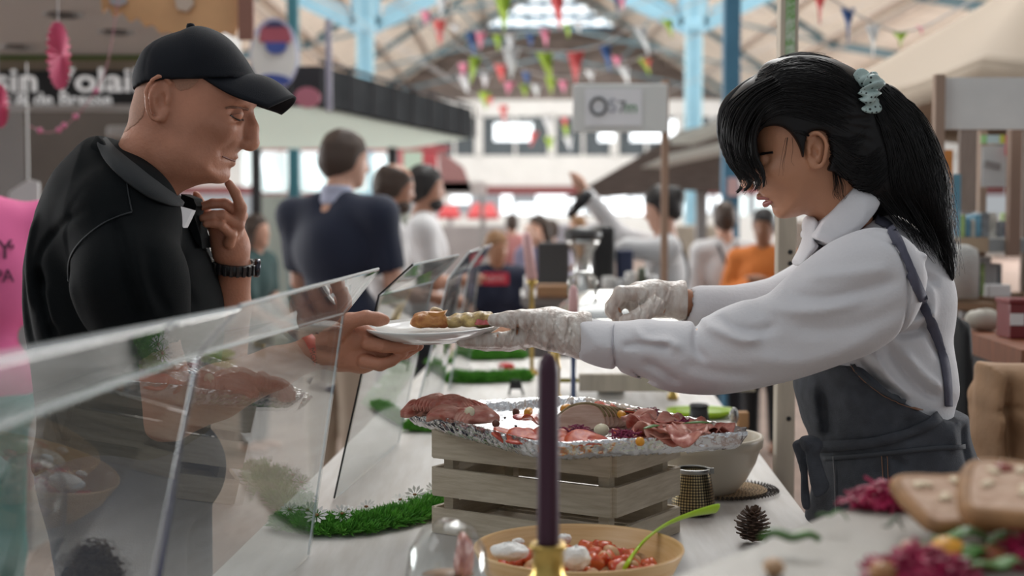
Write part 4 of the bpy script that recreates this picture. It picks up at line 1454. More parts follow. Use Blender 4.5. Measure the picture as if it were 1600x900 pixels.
# ---- meats on the tray
HAM = mat('cured_ham', (0.42, 0.11, 0.08), 0.40, col2=(0.64, 0.34, 0.27), vscale=34, stretch=(1, 1, 3), sub=0.05, detail=5, spec=0.5)
CHO = mat('chorizo', (0.34, 0.010, 0.006), 0.45, col2=(0.55, 0.10, 0.03), vscale=110, detail=5)
SAL = mat('salami', (0.34, 0.075, 0.055), 0.40, col2=(0.55, 0.24, 0.18), vscale=120, detail=5)
ROAST = mat('roast_pork', (0.64, 0.45, 0.36), 0.5, col2=(0.50, 0.31, 0.23), vscale=28, stretch=(1, 1, 5), sub=0.05)
HERB = mat('herb_crust', (0.17, 0.12, 0.06), 0.8, col2=(0.32, 0.24, 0.12), vscale=90)
CAR = mat('yellow_carrot', (0.68, 0.30, 0.02), 0.45)
BEET = mat('grated_beet', (0.20, 0.012, 0.06), 0.5, var=0.4, vscale=90)
ONION = mat('pickled_onion', (0.68, 0.62, 0.44), 0.35, sub=0.1)
LEAF = mat('basil_leaf', (0.06, 0.15, 0.02), 0.45)
BERRY = mat('caper_berry', (0.12, 0.035, 0.018), 0.45)


def slice_sheet(c, rx, ry, yaw, tilt, mat_, name, seed, wave=0.006, fold=0.0, thick=0.0014, nf=3):
    rnd = random.Random(seed)
    p1, p2, p3 = [rnd.uniform(0, 6.28) for _ in range(3)]
    q = Matrix.Rotation(yaw, 3, 'Z') @ Matrix.Rotation(tilt, 3, 'X')

    def f(u, v_):
        a = 2 * math.pi * u
        rr = v_
        irr = 1 + 0.10 * math.sin(3 * a + p1) + 0.06 * math.sin(5 * a + p2)
        x, y = rx * rr * math.cos(a) * irr, ry * rr * math.sin(a) * irr
        z = wave * rr * (math.sin(nf * a + p3) + 0.5 * math.sin(2 * nf * a + p1 + 4 * rr)) + fold * (x / rx) ** 2 * ry
        return Vector(c) + q @ Vector((x, y, z))
    o = MB().grid(f, 26, 6, closeu=True).build(name, mat_, None, smooth=True)
    solidify(o, thick)
    return o


def ruffle(c, ln, w, yaw, seed, mat_, h=0.02, folds=5):
    """one thin slice gathered into folds"""
    rnd = random.Random(seed)
    p = [rnd.uniform(0, 6.28) for _ in range(4)]
    q = Matrix.Rotation(yaw, 3, 'Z')

    def f(u, v_):
        s_ = u - .5
        t = v_ - .5
        z = h * (0.5 + 0.5 * math.sin(folds * 2 * math.pi * v_ + p[0] + 1.5 * math.sin(3 * u + p[1]))) * (1 - (2 * s_) ** 4 * .5)
        x = ln * s_ * (1 + 0.15 * math.sin(5 * v_ + p[2]))
        y = w * t * 0.8 + 0.004 * math.sin(9 * u + p[3])
        arch = 0.35 * h * math.cos(math.pi * s_) * math.cos(math.pi * t)
        return Vector(c) + q @ Vector((x, y, max(z, 0) * .8 + arch))
    o = MB().grid(f, 18, 30).build('ham_slice', mat_, None, smooth=True)
    solidify(o, 0.0014)
    return o


zt_ = fz + 0.011
rnd = random.Random(21)
hp = [(655, 641, 'leftmost'), (672, 637, ''), (690, 640, ''), (706, 634, ''), (718, 646, ''), (732, 640, ''), (742, 652, ''), (700, 650, ''), (680, 632, '')]
labs = ['ruffled ham slice at the left tip of the foil tray', 'ham slice leaning on the leftmost ruffle of the tray', 'ham slice in the middle of the left ham pile', 'raised ham slice at the back of the left ham pile',
        'darker ham slice right of the middle of the left pile', 'ham slice beside the small round onion of the left pile', 'ham slice at the right foot of the left ham pile', 'ham slice lying lowest at the front of the left pile', 'topmost ham slice of the left ham pile']
for i, (px, py, _) in enumerate(hp):
    c = PZ(px, py + 8, zt_ + 0.004 + (0.012 if i in (3, 8) else 0))
    o = ruffle(c, rnd.uniform(0.055, 0.075), rnd.uniform(0.045, 0.06), rnd.uniform(-0.9, 0.9), 30 + i, HAM, 0.024, 7)
    tag(o, labs[i], 'ham slice', 'ham slices piled at the left of the foil tray')
o = MB().ell(PZ(734, 645, zt_ + 0.022), (0.009, 0.007, 0.010), n=16).build('pickled_onion', ONION, smooth=True); tag(o, 'cream pickled onion on the left ham pile', 'onion')
o = MB().ell(PZ(940, 672, zt_ + 0.011), (0.012, 0.011, 0.010), n=18).build('pickled_onion', ONION, smooth=True); tag(o, 'round cream pickled onion in front of the sliced roast', 'onion')
for i, (px, py, s_, lb) in enumerate([(775, 662, .0062, 'dark caper berry on bare foil right of the ham pile'), (806, 644, .0068, 'dark caper berry at the left end of the red peppers')]):
    o = MB().ell(PZ(px, py, zt_ + s_), s_, n=12, noise=.05, seed=i).build('caper_berry', BERRY, smooth=True); tag(o, lb, 'caper berry')
for i, (px, py, lb) in enumerate([(789, 653, 'peppercorn on bare foil between the two caper berries'), (806, 666, 'peppercorn on bare foil in front of the berries')]):
    o = MB().ell(PZ(px, py, zt_ + .002), .0022, n=8).build('peppercorn', BLACKM, smooth=True); tag(o, lb, 'peppercorn')
# chorizo front row
for i, (px, py, yw, lb) in enumerate([(800, 678, .2, 'leftmost chorizo slice at the front rim of the tray'), (822, 684, .5, 'chorizo slice left of the candle at the front rim'), (840, 680, .1, 'chorizo slice hidden half by the candle'),
                                      (868, 686, .3, 'chorizo slice just right of the candle'), (892, 683, -.2, 'chorizo slice in the front row below the roast'), (915, 687, .3, 'chorizo slice in the front row left of the onion'), (990, 680, 0.1, 'red chorizo slice with an orange carrot bit, right of the onion')]):
    o = slice_sheet(PZ(px, py, zt_ + .006 + .002 * (i % 3)), .034, .028, yw, .25, CHO, 'chorizo_slice', 60 + i, .004, nf=2); tag(o, lb, 'chorizo slice', 'chorizo slices on the foil tray')
for i, (px, py, lb) in enumerate([(945, 632, 'red pepper slice at the back rim above the roast'), (972, 633, 'red pepper slice at the back rim right of the roast'), (830, 648, 'flat red pepper slice behind the candle'), (985, 637, 'red pepper slice beside the carrot at the back')]):
    o = slice_sheet(PZ(px, py + 8, zt_ + .010), .024, .020, i, .3, mat('roast_pepper', (0.50, 0.025, 0.012), 0.3, col2=(.66, .12, .03), vscale=60), 'pepper_slice', 80 + i, .005, nf=2); tag(o, lb, 'pepper slice', 'red pepper slices at the back of the tray')
o = slice_sheet(PZ(835, 652, zt_ + .004), .035, .020, .2, .1, mat('smoked_ham', (.50, .10, .11), .35), 'smoked_slice', 91, .002, nf=2); tag(o, 'smooth rose smoked slice left of the candle', 'ham slice')
for i, (a, b, lb) in enumerate([((822, 640), (842, 624), 'orange carrot baton left of the candle'), ((878, 634), (900, 622), 'orange carrot baton right of the candle'), ((968, 640), (985, 648), 'orange carrot baton right of the roast'), ((996, 684), (1006, 682), 'small orange carrot bit on the chorizo')]):
    A, B = PZ(a[0], a[1] + 6, zt_ + .014), PZ(b[0], b[1] + 8, zt_ + .016)
    A = Vector(A); B = A + (B - A).normalized() * (.035 if i < 3 else .012)
    o = MB().tube([A, A.lerp(B, .3), A.lerp(B, .7), B], [.004, .0065, .0065, .004], 12).build('carrot_baton', CAR, smooth=True); tag(o, lb, 'carrot', 'carrot batons on the foil tray')
# sliced roast
for i in range(9):
    px = 898 + i * 9
    Y_ = 2.30 + 0.006 * i
    w = catmull([(-36, 28), (-28, 13), (-8, -3), (16, -8), (36, -3), (46, 12), (44, 28), (0, 33)], 3)
    sc_ = 1.0 - 0.05 * i
    pts_ = [P(px + x_ * sc_, 640 + y_ * sc_ + 1.0 * i, Y_) for x_, y_ in w]
    sh = V(0.022, 0.030, 0)
    b_ = MB().prism(pts_, V(0.003, 0.010, 0))
    o = b_.build('roast_slice', ROAST)
    bv = o.modifiers.new('round', 'BEVEL'); bv.width = 0.003; bv.segments = 3
    tag(o, ['front large', 'second', 'third', 'fourth', 'fifth', 'sixth', 'seventh', 'eighth', 'rearmost small'][i] + ' slice of the fanned herb-crusted roast, counted from the left', 'meat slice', 'fanned roast slices on the foil tray')
    ed = MB().tube([p + V(0.0015, 0.005, 0.0005) for p in pts_[3:16]], 0.0032, 8)
    ed.build('herb_crust', HERB, o, smooth=True)
# salami spread on the right
rnd = random.Random(77)
k = 0
rows = []
for j in range(6):
    for i in range(10):
        px = 1000 + i * 19 + rnd.uniform(-5, 5) + j * 3
        py = 641 + j * 9 + rnd.uniform(-3, 3) + i * 1.5
        # keep inside tray
        lo_ = 632 + (px - 950) * 0.19
        if py < lo_ + 6 or py > 690 - (px - 1000) * .09: continue
        if px > 1160 or py > 680: continue
        rows.append((px, py))
rows.sort(key=lambda q: q[1])
for px, py in rows:
    o = slice_sheet(PZ(px, py, zt_ + .006 + rnd.uniform(0, .014)), .031, .026, rnd.uniform(0, 3), rnd.uniform(-.35, .35), rnd.choice([SAL, SAL, HAM]), 'salami_slice', 100 + k, .008, nf=2)
    where = 'back' if py < 656 else ('middle' if py < 672 else 'front')
    tag(o, 'thin salami slice in the %s of the salami spread on the foil tray' % where, 'salami slice', 'salami slices in the %s of the spread' % where)
    k += 1
for i, (px, py, yw, lb) in enumerate([(1018, 668, .9, 'fresh green leaf lying on the salami'), (1090, 662, .1, 'dark green chilli-like leaf far right on the salami')]):
    def lf(u, v_, px=px, py=py, yw=yw):
        s_ = u - .5; w = .006 * math.sin(math.pi * u) * (v_ - .5) * 2
        q = Matrix.Rotation(yw, 3, 'Z')
        return PZ(px, py, zt_ + .030) + q @ V(.045 * s_, w, .004 * math.cos(3 * s_) - abs(w) * .4)
    o = MB().grid(lf, 10, 5).build('leaf', LEAF, smooth=True); solidify(o, .0008); tag(o, lb, 'leaf')
for i, (px, py, lb) in enumerate([(975, 684, 'small heap of grated beet right of the onion'), (1012, 650, 'small heap of grated beet among the salami'), (1078, 668, 'grated beet heap toward the right tray end'), (905, 678, 'grated beet heap below the roast')]):
    mb = MB(); c = PZ(px, py, zt_ + .010)
    for j in range(60):
        a = c + V(rnd.gauss(0, .009), rnd.gauss(0, .007), rnd.uniform(0, .010)); d = V(rnd.uniform(-1, 1), rnd.uniform(-1, 1), rnd.uniform(-.5, .5)).normalized() * .008
        mb.tube([a - d, a + V(0, 0, .002), a + d], .0009, 4, cap=False)
    o = mb.build('grated_beet', BEET, fix=False); tag(o, lb, 'grated beet')
    o['kind'] = 'stuff'

# ---- the plate that changes hands
PLATEM = mat('white_porcelain', (0.72, 0.72, 0.71), 0.12, spec=0.6, coat=0.3)
pc = P(679, 514, 2.375)
rot = Matrix.Rotation(math.radians(-2.0), 3, 'Y') @ Matrix.Rotation(math.radians(2.5), 3, 'X')
pl_ = MB().lathe(pc, [(0.0001, -0.004), (0.066, -0.004), (0.074, -0.002), (0.100, 0.0035), (0.1150, 0.0075), (0.1162, 0.0062), (0.1145, 0.0035), (0.100, -0.0055), (0.084, -0.0125), (0.070, -0.0150), (0.068, -0.0175), (0.060, -0.0175), (0.058, -0.0140), (0.0001, -0.0135)], 80, rot)
plate = pl_.build('plate', PLATEM, smooth=True)
tag(plate, 'white porcelain plate held between the bare hand and the gloved hand', 'plate')


def pp(px, py, dz=0.0, dy=0.0):
    return P(px, py, 2.375 + dy) + V(0, 0, dz)


def blob(name, px, Yc, T, R, ma, h=0.0022, noise=0.0012, ns=300, seed=0, smooth=3, parent=None):
    xs = [p[0] for p in px]; ys = [p[1] for p in px]
    lo, hi = P(min(xs), max(ys), Yc), P(max(xs), min(ys), Yc)
    f = Field((lo.x - .012, Yc - T - .012, lo.z - .012), (hi.x + .012, Yc + T + .012, hi.z + .012), h)
    f.poly(px, Yc, T, R, k=0, smooth=smooth)
    if noise: f.noise(noise, ns, seed)
    return f.build(name, ma, parent, 1)


PIE = mat('baked_crust', (0.30, 0.085, 0.02), 0.5, col2=(0.56, 0.27, 0.08), vscale=55, bump=0.4, bscale=120)
PIE2 = mat('leek_filling', (0.58, 0.42, 0.16), 0.45, col2=(0.20, 0.12, 0.05), vscale=70, bump=0.4, bscale=120)
o = blob('pie_slice', [(645, 510), (645, 495), (652, 489), (668, 487), (682, 489), (693, 486), (697, 496), (698, 511)], 2.37, .026, .010, PIE, seed=1)
tag(o, 'golden brown piece of quiche at the left of the plate', 'quiche')
MB().prism([P(x_, y_, 2.35) for x_, y_ in [(668, 488), (684, 489), (696, 486), (690, 498), (680, 500)]], V(.003, .02, .001)).build('crust_flap', mat('orange_crust', (0.48, 0.20, 0.045), .4), o)
o = blob('pie_slice', [(698, 510), (698, 496), (712, 491), (728, 490), (745, 487), (766, 487), (770, 498), (766, 509), (730, 511)], 2.375, .024, .010, PIE2, seed=2, noise=.0018)
tag(o, 'herb and vegetable quiche piece in the middle of the plate', 'quiche')
o = blob('pastry_roll', [(672, 487), (678, 478), (686, 481), (694, 488)], 2.40, .012, .006, mat('puff_pastry', (.55, .42, .25), .6), noise=.001, seed=3)
tag(o, 'small pale pastry roll at the back of the plate', 'pastry')
o = ruffle(P(766, 506, 2.38), .035, .03, .3, 201, HAM, .014, 3); tag(o, 'rolled ham slice on the plate next to the gloved thumb', 'ham slice')
o = ruffle(P(752, 507, 2.36), .03, .025, -.3, 202, mat('raw_ham', (.52, .13, .13), .35), .010, 3); tag(o, 'darker pink ham slice on the plate beside the quiche', 'ham slice')

# ---- bowl, mat, tumbler, cone
BOWLC = mat('cream_stoneware', (0.55, 0.50, 0.41), 0.3, spec=0.5)
bc = V(0.352, 2.66, TZ)
bowl = MB().lathe(bc, [(0.0001, .012), (.052, .012), (.085, .040), (.103, .075), (.112, .108), (.114, .112), (.119, .112), (.1205, .108), (.1185, .092), (.114, .088), (.106, .062), (.090, .032), (.070, .008), (.064, .006), (.0001, .006)], 56).build('mixing_bowl', BOWLC, smooth=True)
tag(bowl, 'cream stoneware bowl on the round woven mat behind the tray', 'bowl')
RAF = mat('raffia', (0.40, 0.28, 0.16), 0.8, var=0.2, vscale=80)
RAFD = mat('dark_raffia', (0.025, 0.018, 0.014), 0.8)
mc = V(0.400, 2.675, TZ)
r = thing('woven_placemat', 'round woven placemat with dark stitches under the cream bowl', 'placemat', tuple(mc))
sp = []
for i in range(560):
    a = i * 0.12
    rr = 0.006 + 0.0074 * a / (2 * math.pi)
    if rr > .105: break
    sp.append(mc + V(rr * math.cos(a), rr * math.sin(a), .0042))
MB().tube(sp, .0039, 6).build('raffia_coil', RAF, r, smooth=True)
stc = MB()
a = 0
while True:
    rr = 0.006 + 0.0074 * a / (2 * math.pi)
    if rr > .104: break
    p = mc + V(rr * math.cos(a), rr * math.sin(a), .0046)
    rd = V(math.cos(a + .5), math.sin(a + .5), 0)
    stc.tube([p - rd * .0036 + V(0, 0, .0002), p + V(0, 0, .0032), p + rd * .0036 + V(0, 0, .0002)], .0011, 5)
    a += .0085 / max(rr, .012)
so = stc.build('dark_stitching', RAFD, r, fix=False)
so['kind'] = 'stuff'

# perforated metal tumbler
gc = V(0.318, 2.475, TZ)
r = thing('pierced_tumbler', 'pierced antique metal lantern cup between crate and bowl', 'tumbler', tuple(gc))
m = mat('pierced_metal', (0.34, 0.26, 0.14), 0.35, 0.9)
nt = m.node_tree
b_ = nt.nodes['Principled BSDF']
tcn = nt.nodes.new('ShaderNodeTexCoord')
sep = nt.nodes.new('ShaderNodeSeparateXYZ'); nt.links.new(tcn.outputs['Object'], sep.inputs[0])


def mnode(op, a, b=None):
    n = nt.nodes.new('ShaderNodeMath'); n.operation = op
    for i, v_ in enumerate((a, b)):
        if v_ is None: continue
        if isinstance(v_, (int, float)): n.inputs[i].default_value = v_
        else: nt.links.new(v_, n.inputs[i])
    return n.outputs[0]


ax_ = mnode('SUBTRACT', sep.outputs['X'], gc.x); ay_ = mnode('SUBTRACT', sep.outputs['Y'], gc.y)
an = mnode('ARCTAN2', ay_, ax_)
gu = mnode('ABSOLUTE', mnode('SINE', mnode('MULTIPLY', an, 22.0)))
gv = mnode('ABSOLUTE', mnode('SINE', mnode('MULTIPLY', sep.outputs['Z'], 640.0)))
hole = mnode('GREATER_THAN', mnode('MULTIPLY', gu, gv), 0.42)
mix = nt.nodes.new('ShaderNodeMix'); mix.data_type = 'RGBA'
nt.links.new(hole, mix.inputs['Factor'])
mix.inputs['A'].default_value = (0.035, 0.03, 0.025, 1); mix.inputs['B'].default_value = (0.36, 0.28, 0.15, 1)
nt.links.new(mix.outputs['Result'], b_.inputs['Base Color'])
MB().lathe(gc, [(.0001, .002), (.034, .002), (.0385, .012), (.038, .026), (.033, .055), (.0295, .074), (.0285, .076), (.0275, .074), (.031, .055), (.0001, .006)], 48).build('pierced_wall', m, r, smooth=True)
MB().lathe(gc, [(.0290, .074), (.0305, .0745), (.0305, .081), (.0285, .082), (.0275, .080)], 40, close=True).build('rim', mat('dull_pewter', (0.28, 0.28, 0.27), .35, .9), r, smooth=True)
MB().box(gc + V(.029, -.008, .078), (.012, .004, .010)).build('clasp', mat('dull_pewter'), r)


def pine_cone(c, h, rad, label, seed=0, n=95, mt=None):
    rnd = random.Random(seed)
    mt = mt or mat('cone_brown', (0.075, 0.040, 0.025), 0.7, col2=(0.16, 0.10, 0.07), vscale=120)
    mb = MB()
    mb.lathe(c, [(.0001, 0), (rad * .3, h * .08), (rad * .35, h * .5), (rad * .15, h * .9), (.0001, h)], 10)
    for i in range(n):
        t = (i + .5) / n
        a = i * 2.39996
        z = h * (0.04 + .90 * t)
        prof_ = math.sin(math.pi * (0.18 + 0.74 * t)) ** .8
        R_ = rad * prof_ * rnd.uniform(.85, 1.08)
        d = V(math.cos(a), math.sin(a), 0); s_ = V(-math.sin(a), math.cos(a), 0)
        up = V(0, 0, 1)
        w = rad * .21 * (1 - .35 * t)
        b0 = c + d * rad * .2 + up * z
        tip = c + d * R_ + up * (z + h * (.05 + .10 * t))
        mid = b0.lerp(tip, .7) - up * h * .012
        th = up * h * .018
        mb.add([b0 - s_ * w * .35, mid - s_ * w, tip - s_ * w * .55, tip + s_ * w * .55, mid + s_ * w, b0 + s_ * w * .35,
                b0 - s_ * w * .35 + th, mid - s_ * w + th, tip - s_ * w * .55 + th * 1.6, tip + s_ * w * .55 + th * 1.6, mid + s_ * w + th, b0 + s_ * w * .35 + th],
               [(5, 4, 3, 2, 1, 0), (6, 7, 8, 9, 10, 11), (0, 1, 7, 6), (1, 2, 8, 7), (2, 3, 9, 8), (3, 4, 10, 9), (4, 5, 11, 10)])
    o = mb.build('pine_cone', mt)
    return tag(o, label, 'pine cone')


pcn = PZ(1176, 848, TZ)
pine_cone(V(pcn.x, pcn.y, TZ + .001), .054, .029, 'dark open pine cone standing alone on the right side of the table', 3)

# ---- bamboo bowl with tomato and feta salad, spoon
WOODB = mat('bamboo_bowl', (0.60, 0.36, 0.15), 0.4, col2=(0.70, 0.47, 0.24), vscale=10, stretch=(1.2, 1.2, 22), spec=0.5)


def salad_bowl(c, R_, h, label, seed):
    b = MB().lathe(c, [(.0001, .008), (R_ * .42, .008), (R_ * .66, h * .28), (R_ * .86, h * .62), (R_ * .975, h * .96), (R_ * .985, h), (R_, h), (R_ * 1.005, h * .97), (R_ * .90, h * .60), (R_ * .70, h * .24), (R_ * .46, .0), (.0001, .0)], 72).build('salad_bowl', WOODB, smooth=True)
    return tag(b, label, 'bowl')


sb_c = V(0.089, 1.880, TZ)
salad_bowl(sb_c, 0.140, 0.082, 'bamboo bowl of tomato and feta salad in the foreground', 1)
TOM = mat('tomato_flesh', (0.52, 0.045, 0.018), 0.22, col2=(0.60, 0.16, 0.05), vscale=50, sub=0.05)
FETA = mat('white_cheese', (0.76, 0.75, 0.72), 0.5, bump=0.4, bscale=120)
CHK = mat('pale_bean', (0.58, 0.34, 0.18), 0.45)


def salad(c, R_, n, z0, seed):
    rnd = random.Random(seed)
    for i in range(n):
        a = rnd.uniform(0, 6.28); rr = R_ * math.sqrt(rnd.random())
        p = c + V(rr * math.cos(a), rr * math.sin(a), z0 + .018 * (1 - (rr / R_) ** 2) + rnd.uniform(0, .010))
        s_ = rnd.uniform(.010, .016)
        q = Matrix.Rotation(rnd.uniform(0, 3), 3, 'X') @ Matrix.Rotation(rnd.uniform(0, 3), 3, 'Z')
        w_ = ('left ' if p.x < cc_x else 'right ') + ('back' if p.y > c.y + .02 else 'front' if p.y < c.y - .03 else 'middle')
        if rnd.random() < .72:
            o = MB().box(p, (s_ * 1.5, s_ * 1.3, s_ * 1.1), q, s_ * .35).build('tomato_chunk', TOM, smooth=True)
            tag(o, 'red tomato chunk at the %s of the bamboo bowl salad' % w_, 'tomato chunk', 'tomato chunks at the ' + w_ + ' of the salad')
        else:
            o = MB().ell(p, (s_ * .9, s_ * .7, s_ * .6), q, 12, .04, i).build('bean', CHK, smooth=True)
            tag(o, 'pale bean at the %s of the bamboo bowl salad' % w_, 'bean', 'beans at the ' + w_ + ' of the salad')


cc_x = .07
salad(sb_c, .104, 120, .044, 5)
for i, (px, py, w_, h_, lb) in enumerate([(796, 862, 30, 16, 'large white cheese spoonful left of the candle'), (900, 872, 24, 22, 'white cheese spoonful right of the candle'), (882, 842, 12, 9, 'small white cheese crumb on the bowl slope right of the candle'), (810, 846, 10, 6, 'small white cheese crumb behind the large spoonful')]):
    c = PZ(px, py, TZ + .082 if i < 2 else TZ + .08)
    s_ = c.y / F
    o = MB().ell(c, (w_ * s_, w_ * s_ * .8, h_ * s_ * .9), None, 18, .20, i).build('feta_spoonful', FETA, smooth=True)
    o.modifiers.new('soft', 'SUBSURF').render_levels = 1
    tag(o, lb, 'cheese')
# lime spoon
LIME = mat('lime_plastic', (0.38, 0.60, 0.02), 0.35, spec=0.5)
sp_pts = [PZ(978, 884, TZ + .075), P(990, 866, 1.90), P(1010, 842, 1.93), P(1040, 820, 1.97), P(1075, 805, 2.00), P(1105, 797, 2.02), P(1122, 794, 2.03)]
spo = MB().tube(catmull(sp_pts, 6, closed=False), list(np.interp(np.linspace(0, 1, 37), [0, .15, .4, .65, .85, .97, 1], [.0075, .0075, .0045, .006, .0095, .0105, .006])), 12, flat=.38, upv=(0, 1, 0)).build('serving_spoon', LIME, smooth=True)
tag(spo, 'lime green plastic spoon leaning in the bamboo bowl', 'spoon')

# ---- candle and holder
cc = V((857 - 800) / F * 1.45, 1.45, TZ)
CAND = mat('aubergine_wax', (0.040, 0.008, 0.022), 0.42, spec=0.4, sub=0.0)
zt0, zb0 = P(857, 552, 1.45).z, P(857, 852, 1.45).z
cd = MB().lathe(V(cc.x, cc.y, 0), [(.0001, zb0 - .02), (.0115, zb0 - .02), (.0117, zb0), (.0112, zt0 - .018), (.0095, zt0 - .008), (.0045, zt0), (.0001, zt0 + .001)], 32).build('candle', CAND, smooth=True)
tag(cd, 'dark aubergine candle standing in the centre foreground', 'candle')
MB().tube([V(cc.x, cc.y, zt0), V(cc.x + .001, cc.y, zt0 + .009)], .0011, 6).build('wick', BLACKM, cd)
hd = MB().lathe(V(cc.x, cc.y, 0), [(.0001, TZ), (.045, TZ), (.046, TZ + .004), (.030, TZ + .012), (.010, TZ + .025), (.008, TZ + .06), (.014, TZ + .075), (.008, TZ + .09), (.009, zb0 - .055), (.020, zb0 - .040), (.021, zb0 - .034), (.0165, zb0 - .028), (.0165, zb0 - .006), (.0195, zb0 - .002), (.0195, zb0 + .002), (.0125, zb0 + .002), (.0122, zb0 - .021), (.0001, zb0 - .021)], 36).build('candlestick', BRASS, smooth=True)
tag(hd, 'brass candlestick under the aubergine candle at the bottom edge', 'candlestick')

# ---- glass dome over a small stand of meat
CLG = mat_glass('blown_glass', (0.98, 0.99, 0.99), 1.5, 0.0, haze=0.01)
dc = V((699 - 800) / F * 1.60, 1.60, TZ)
r = thing('glass_dome', 'small clear glass dome left of the candle at the bottom edge', 'dome', tuple(dc))
zt1 = P(699, 813, 1.60).z
zz = zt1 - TZ
MB().lathe(dc, [(.0500, .004), (.0505, zz * .35), (.0495, zz * .62), (.043, zz * .82), (.029, zz * .95), (.012, zz), (.0001, zz * 1.003), (.0001, zz * .985), (.012, zz * .982), (.028, zz * .93), (.0415, zz * .81), (.0478, zz * .62), (.0488, zz * .35), (.0485, .004)], 56).build('dome_glass', CLG, r, smooth=True)
st = MB().lathe(dc, [(.0001, 0), (.056, 0), (.056, .004), (.0001, .004)], 40).build('dome_foot', mat('walnut_disc', (.25, .13, .06), .5), r)
o = blob('smoked_meat', [(712, 855), (716, 838), (726, 834), (736, 845), (740, 870), (734, 900), (716, 900), (708, 880)], 1.60, .02, .012, SAL, seed=6)
tag(o, 'slice of cured meat standing inside the glass dome', 'meat slice')
z0_ = P(0, 900, 1.6).z
o = MB().lathe(dc, [(.0001, .004), (.028, .004), (.008, .012), (.006, z0_ - TZ - .006), (.03, z0_ - TZ + .002), (.0001, z0_ - TZ + .004)], 24).build('tiny_stand', mat('walnut_disc'), smooth=True)
tag(o, 'tiny turned wooden stand inside the glass dome', 'stand')

# ---- small odds and ends on the table
o = MB().box(PZ(708, 797, TZ + .001), (.03, .06, .002), Matrix.Rotation(.6, 3, 'Z')).build('price_card', WCLOTH); tag(o, 'white card lying flat at the left foot of the crate', 'card')
cs = PZ(806, 618, TZ)
r = thing('card_clip', 'black metal card clip between rose garland and foil tray', 'clip', tuple(cs))
MB().tube([cs + V(-.02, 0, .002), cs + V(-.012, 0, .045), cs + V(.010, 0, .045), cs + V(.022, 0, .002)], .004, 6).build('clip_wire', BLACKM, r)
MB().box(cs + V(0, 0, .03), (.028, .004, .022)).build('clip_plate', BLACKM, r)

# ---- chafing dish with brass legs
CY = 4.2
zl = 1.12
r = thing('chafing_dish', 'silver chafing dish with domed lid behind the two gloved hands', 'chafing dish', (P(963, 0, CY).x, CY, TZ))
xa, xb = P(862, 0, CY - .17).x, P(1064, 0, CY - .17).x
xc_, wd = (xa + xb) / 2, (xb - xa)
MB().box((xc_, CY, zl - .035), (wd * .97, .34, .07), bev=.01).build('water_pan', STEEL, r)
MB().box((xc_, CY, zl + .004), (wd, .37, .014), bev=.005).build('rim', STEEL, r)


def lidf(u, v_):
    a = 2 * math.pi * u
    ca, sa = math.cos(a), math.sin(a)
    n_ = 5
    rx_, ry_ = abs(ca) ** (2 / n_) * (1 if ca > 0 else -1), abs(sa) ** (2 / n_) * (1 if sa > 0 else -1)
    z = zl + .012 + .075 * (1 - v_ ** 3.0)
    return V(xc_ + wd * .475 * rx_ * v_, CY + .165 * ry_ * v_, z)


MB().grid(lidf, 64, 14, closeu=True).build('lid', STEEL, r, smooth=True)
MB().tube([V(xa + .055, CY - .10, zl + .075), V(xa + .055, CY - .11, zl + .125), V(xa + .075, CY - .11, zl + .140), V(xa + .11, CY - .11, zl + .140), V(xa + .13, CY - .11, zl + .125), V(xa + .13, CY - .10, zl + .075)], .006, 8).build('lid_handle', STEEL, r, smooth=True)
for sx in (0.04, .96):
    for sy in (-.15, .15):
        x_ = xa + wd * sx
        MB().lathe(V(x_, CY + sy, TZ), [(.0001, 0), (.016, 0), (.016, .01), (.010, .02), (.010, .08), (.014, .09), (.010, .10), (.011, zl - .07 - TZ + .07)], 16).build('leg', BRASS, r, smooth=True)
MB().bar(V(xa + .02, CY - .15, TZ + .055), V(xb - .02, CY - .15, TZ + .055), .012).build('stretcher', mat('green_brass', (.30, .26, .05), .4, .7), r)
MB().lathe(V(xc_, CY, TZ), [(.0001, 0), (.04, 0), (.04, .05), (.0001, .05)], 20).build('burner', STEEL, r, smooth=True)
# things behind the tray, under the arm
o = vbox('wooden_board', 905, 1180, 585, 612, 3.75, .03, mat('dull_board', (.42, .37, .30), .7, var=.1, vscale=10, stretch=(8, 1, 1))); o.location.z -= 0; tag(o, 'pale wooden board standing below the raised arm, behind the tray', 'board')
r = thing('lime_platter', 'lime green oval platter behind the right end of the foil tray', 'platter', tuple(PZ(1095, 640, TZ)))
lp = PZ(1095, 652, TZ)
MB().lathe(lp, [(.0001, .006), (.06, .006), (.085, .02), (.09, .022), (.088, .016), (.06, .0), (.0001, .0)], 40, Matrix.Diagonal((1, .8, 1)).to_3x3()).build('platter_dish', LIME, r, smooth=True)
r = thing('black_grill_cup', 'small black slotted cup behind the foil tray, before the lime platter', 'cup', tuple(PZ(1092, 655, TZ)))
q = PZ(1092, 666, TZ)
MB().lathe(q + V(0, 0, 0), [(.0001, 0), (.027, 0), (.022, .052), (.020, .052), (.024, .003), (.0001, .003)], 20).build('cup_body', BLACKM, r, smooth=True)
MB().lathe(q, [(.0225, .048), (.0255, .050), (.0225, .056), (.020, .052)], 20, close=True).build('cup_rim', BLACKG, r, smooth=True)
r = thing('metal_spoon', 'metal spoon bowl sticking up behind the right end of the tray', 'spoon', tuple(PZ(1147, 660, TZ)))
q = P(1147, 650, 2.9)
MB().ell(q, (.010, .004, .018), n=16).build('spoon_bowl', STEEL, r, smooth=True)
MB().tube([q + V(0, 0, -.017), V(q.x - .03, 2.86, TZ + .004)], .003, 6).build('spoon_handle', STEEL, r)
o = MB().box(PZ(1160, 668, TZ) + V(0, 0, .02), (.028, .028, .04), bev=.003).build('cork_block', mat('cork', (.40, .22, .10), .8)); tag(o, 'small tan block at the far right behind the tray', 'block')

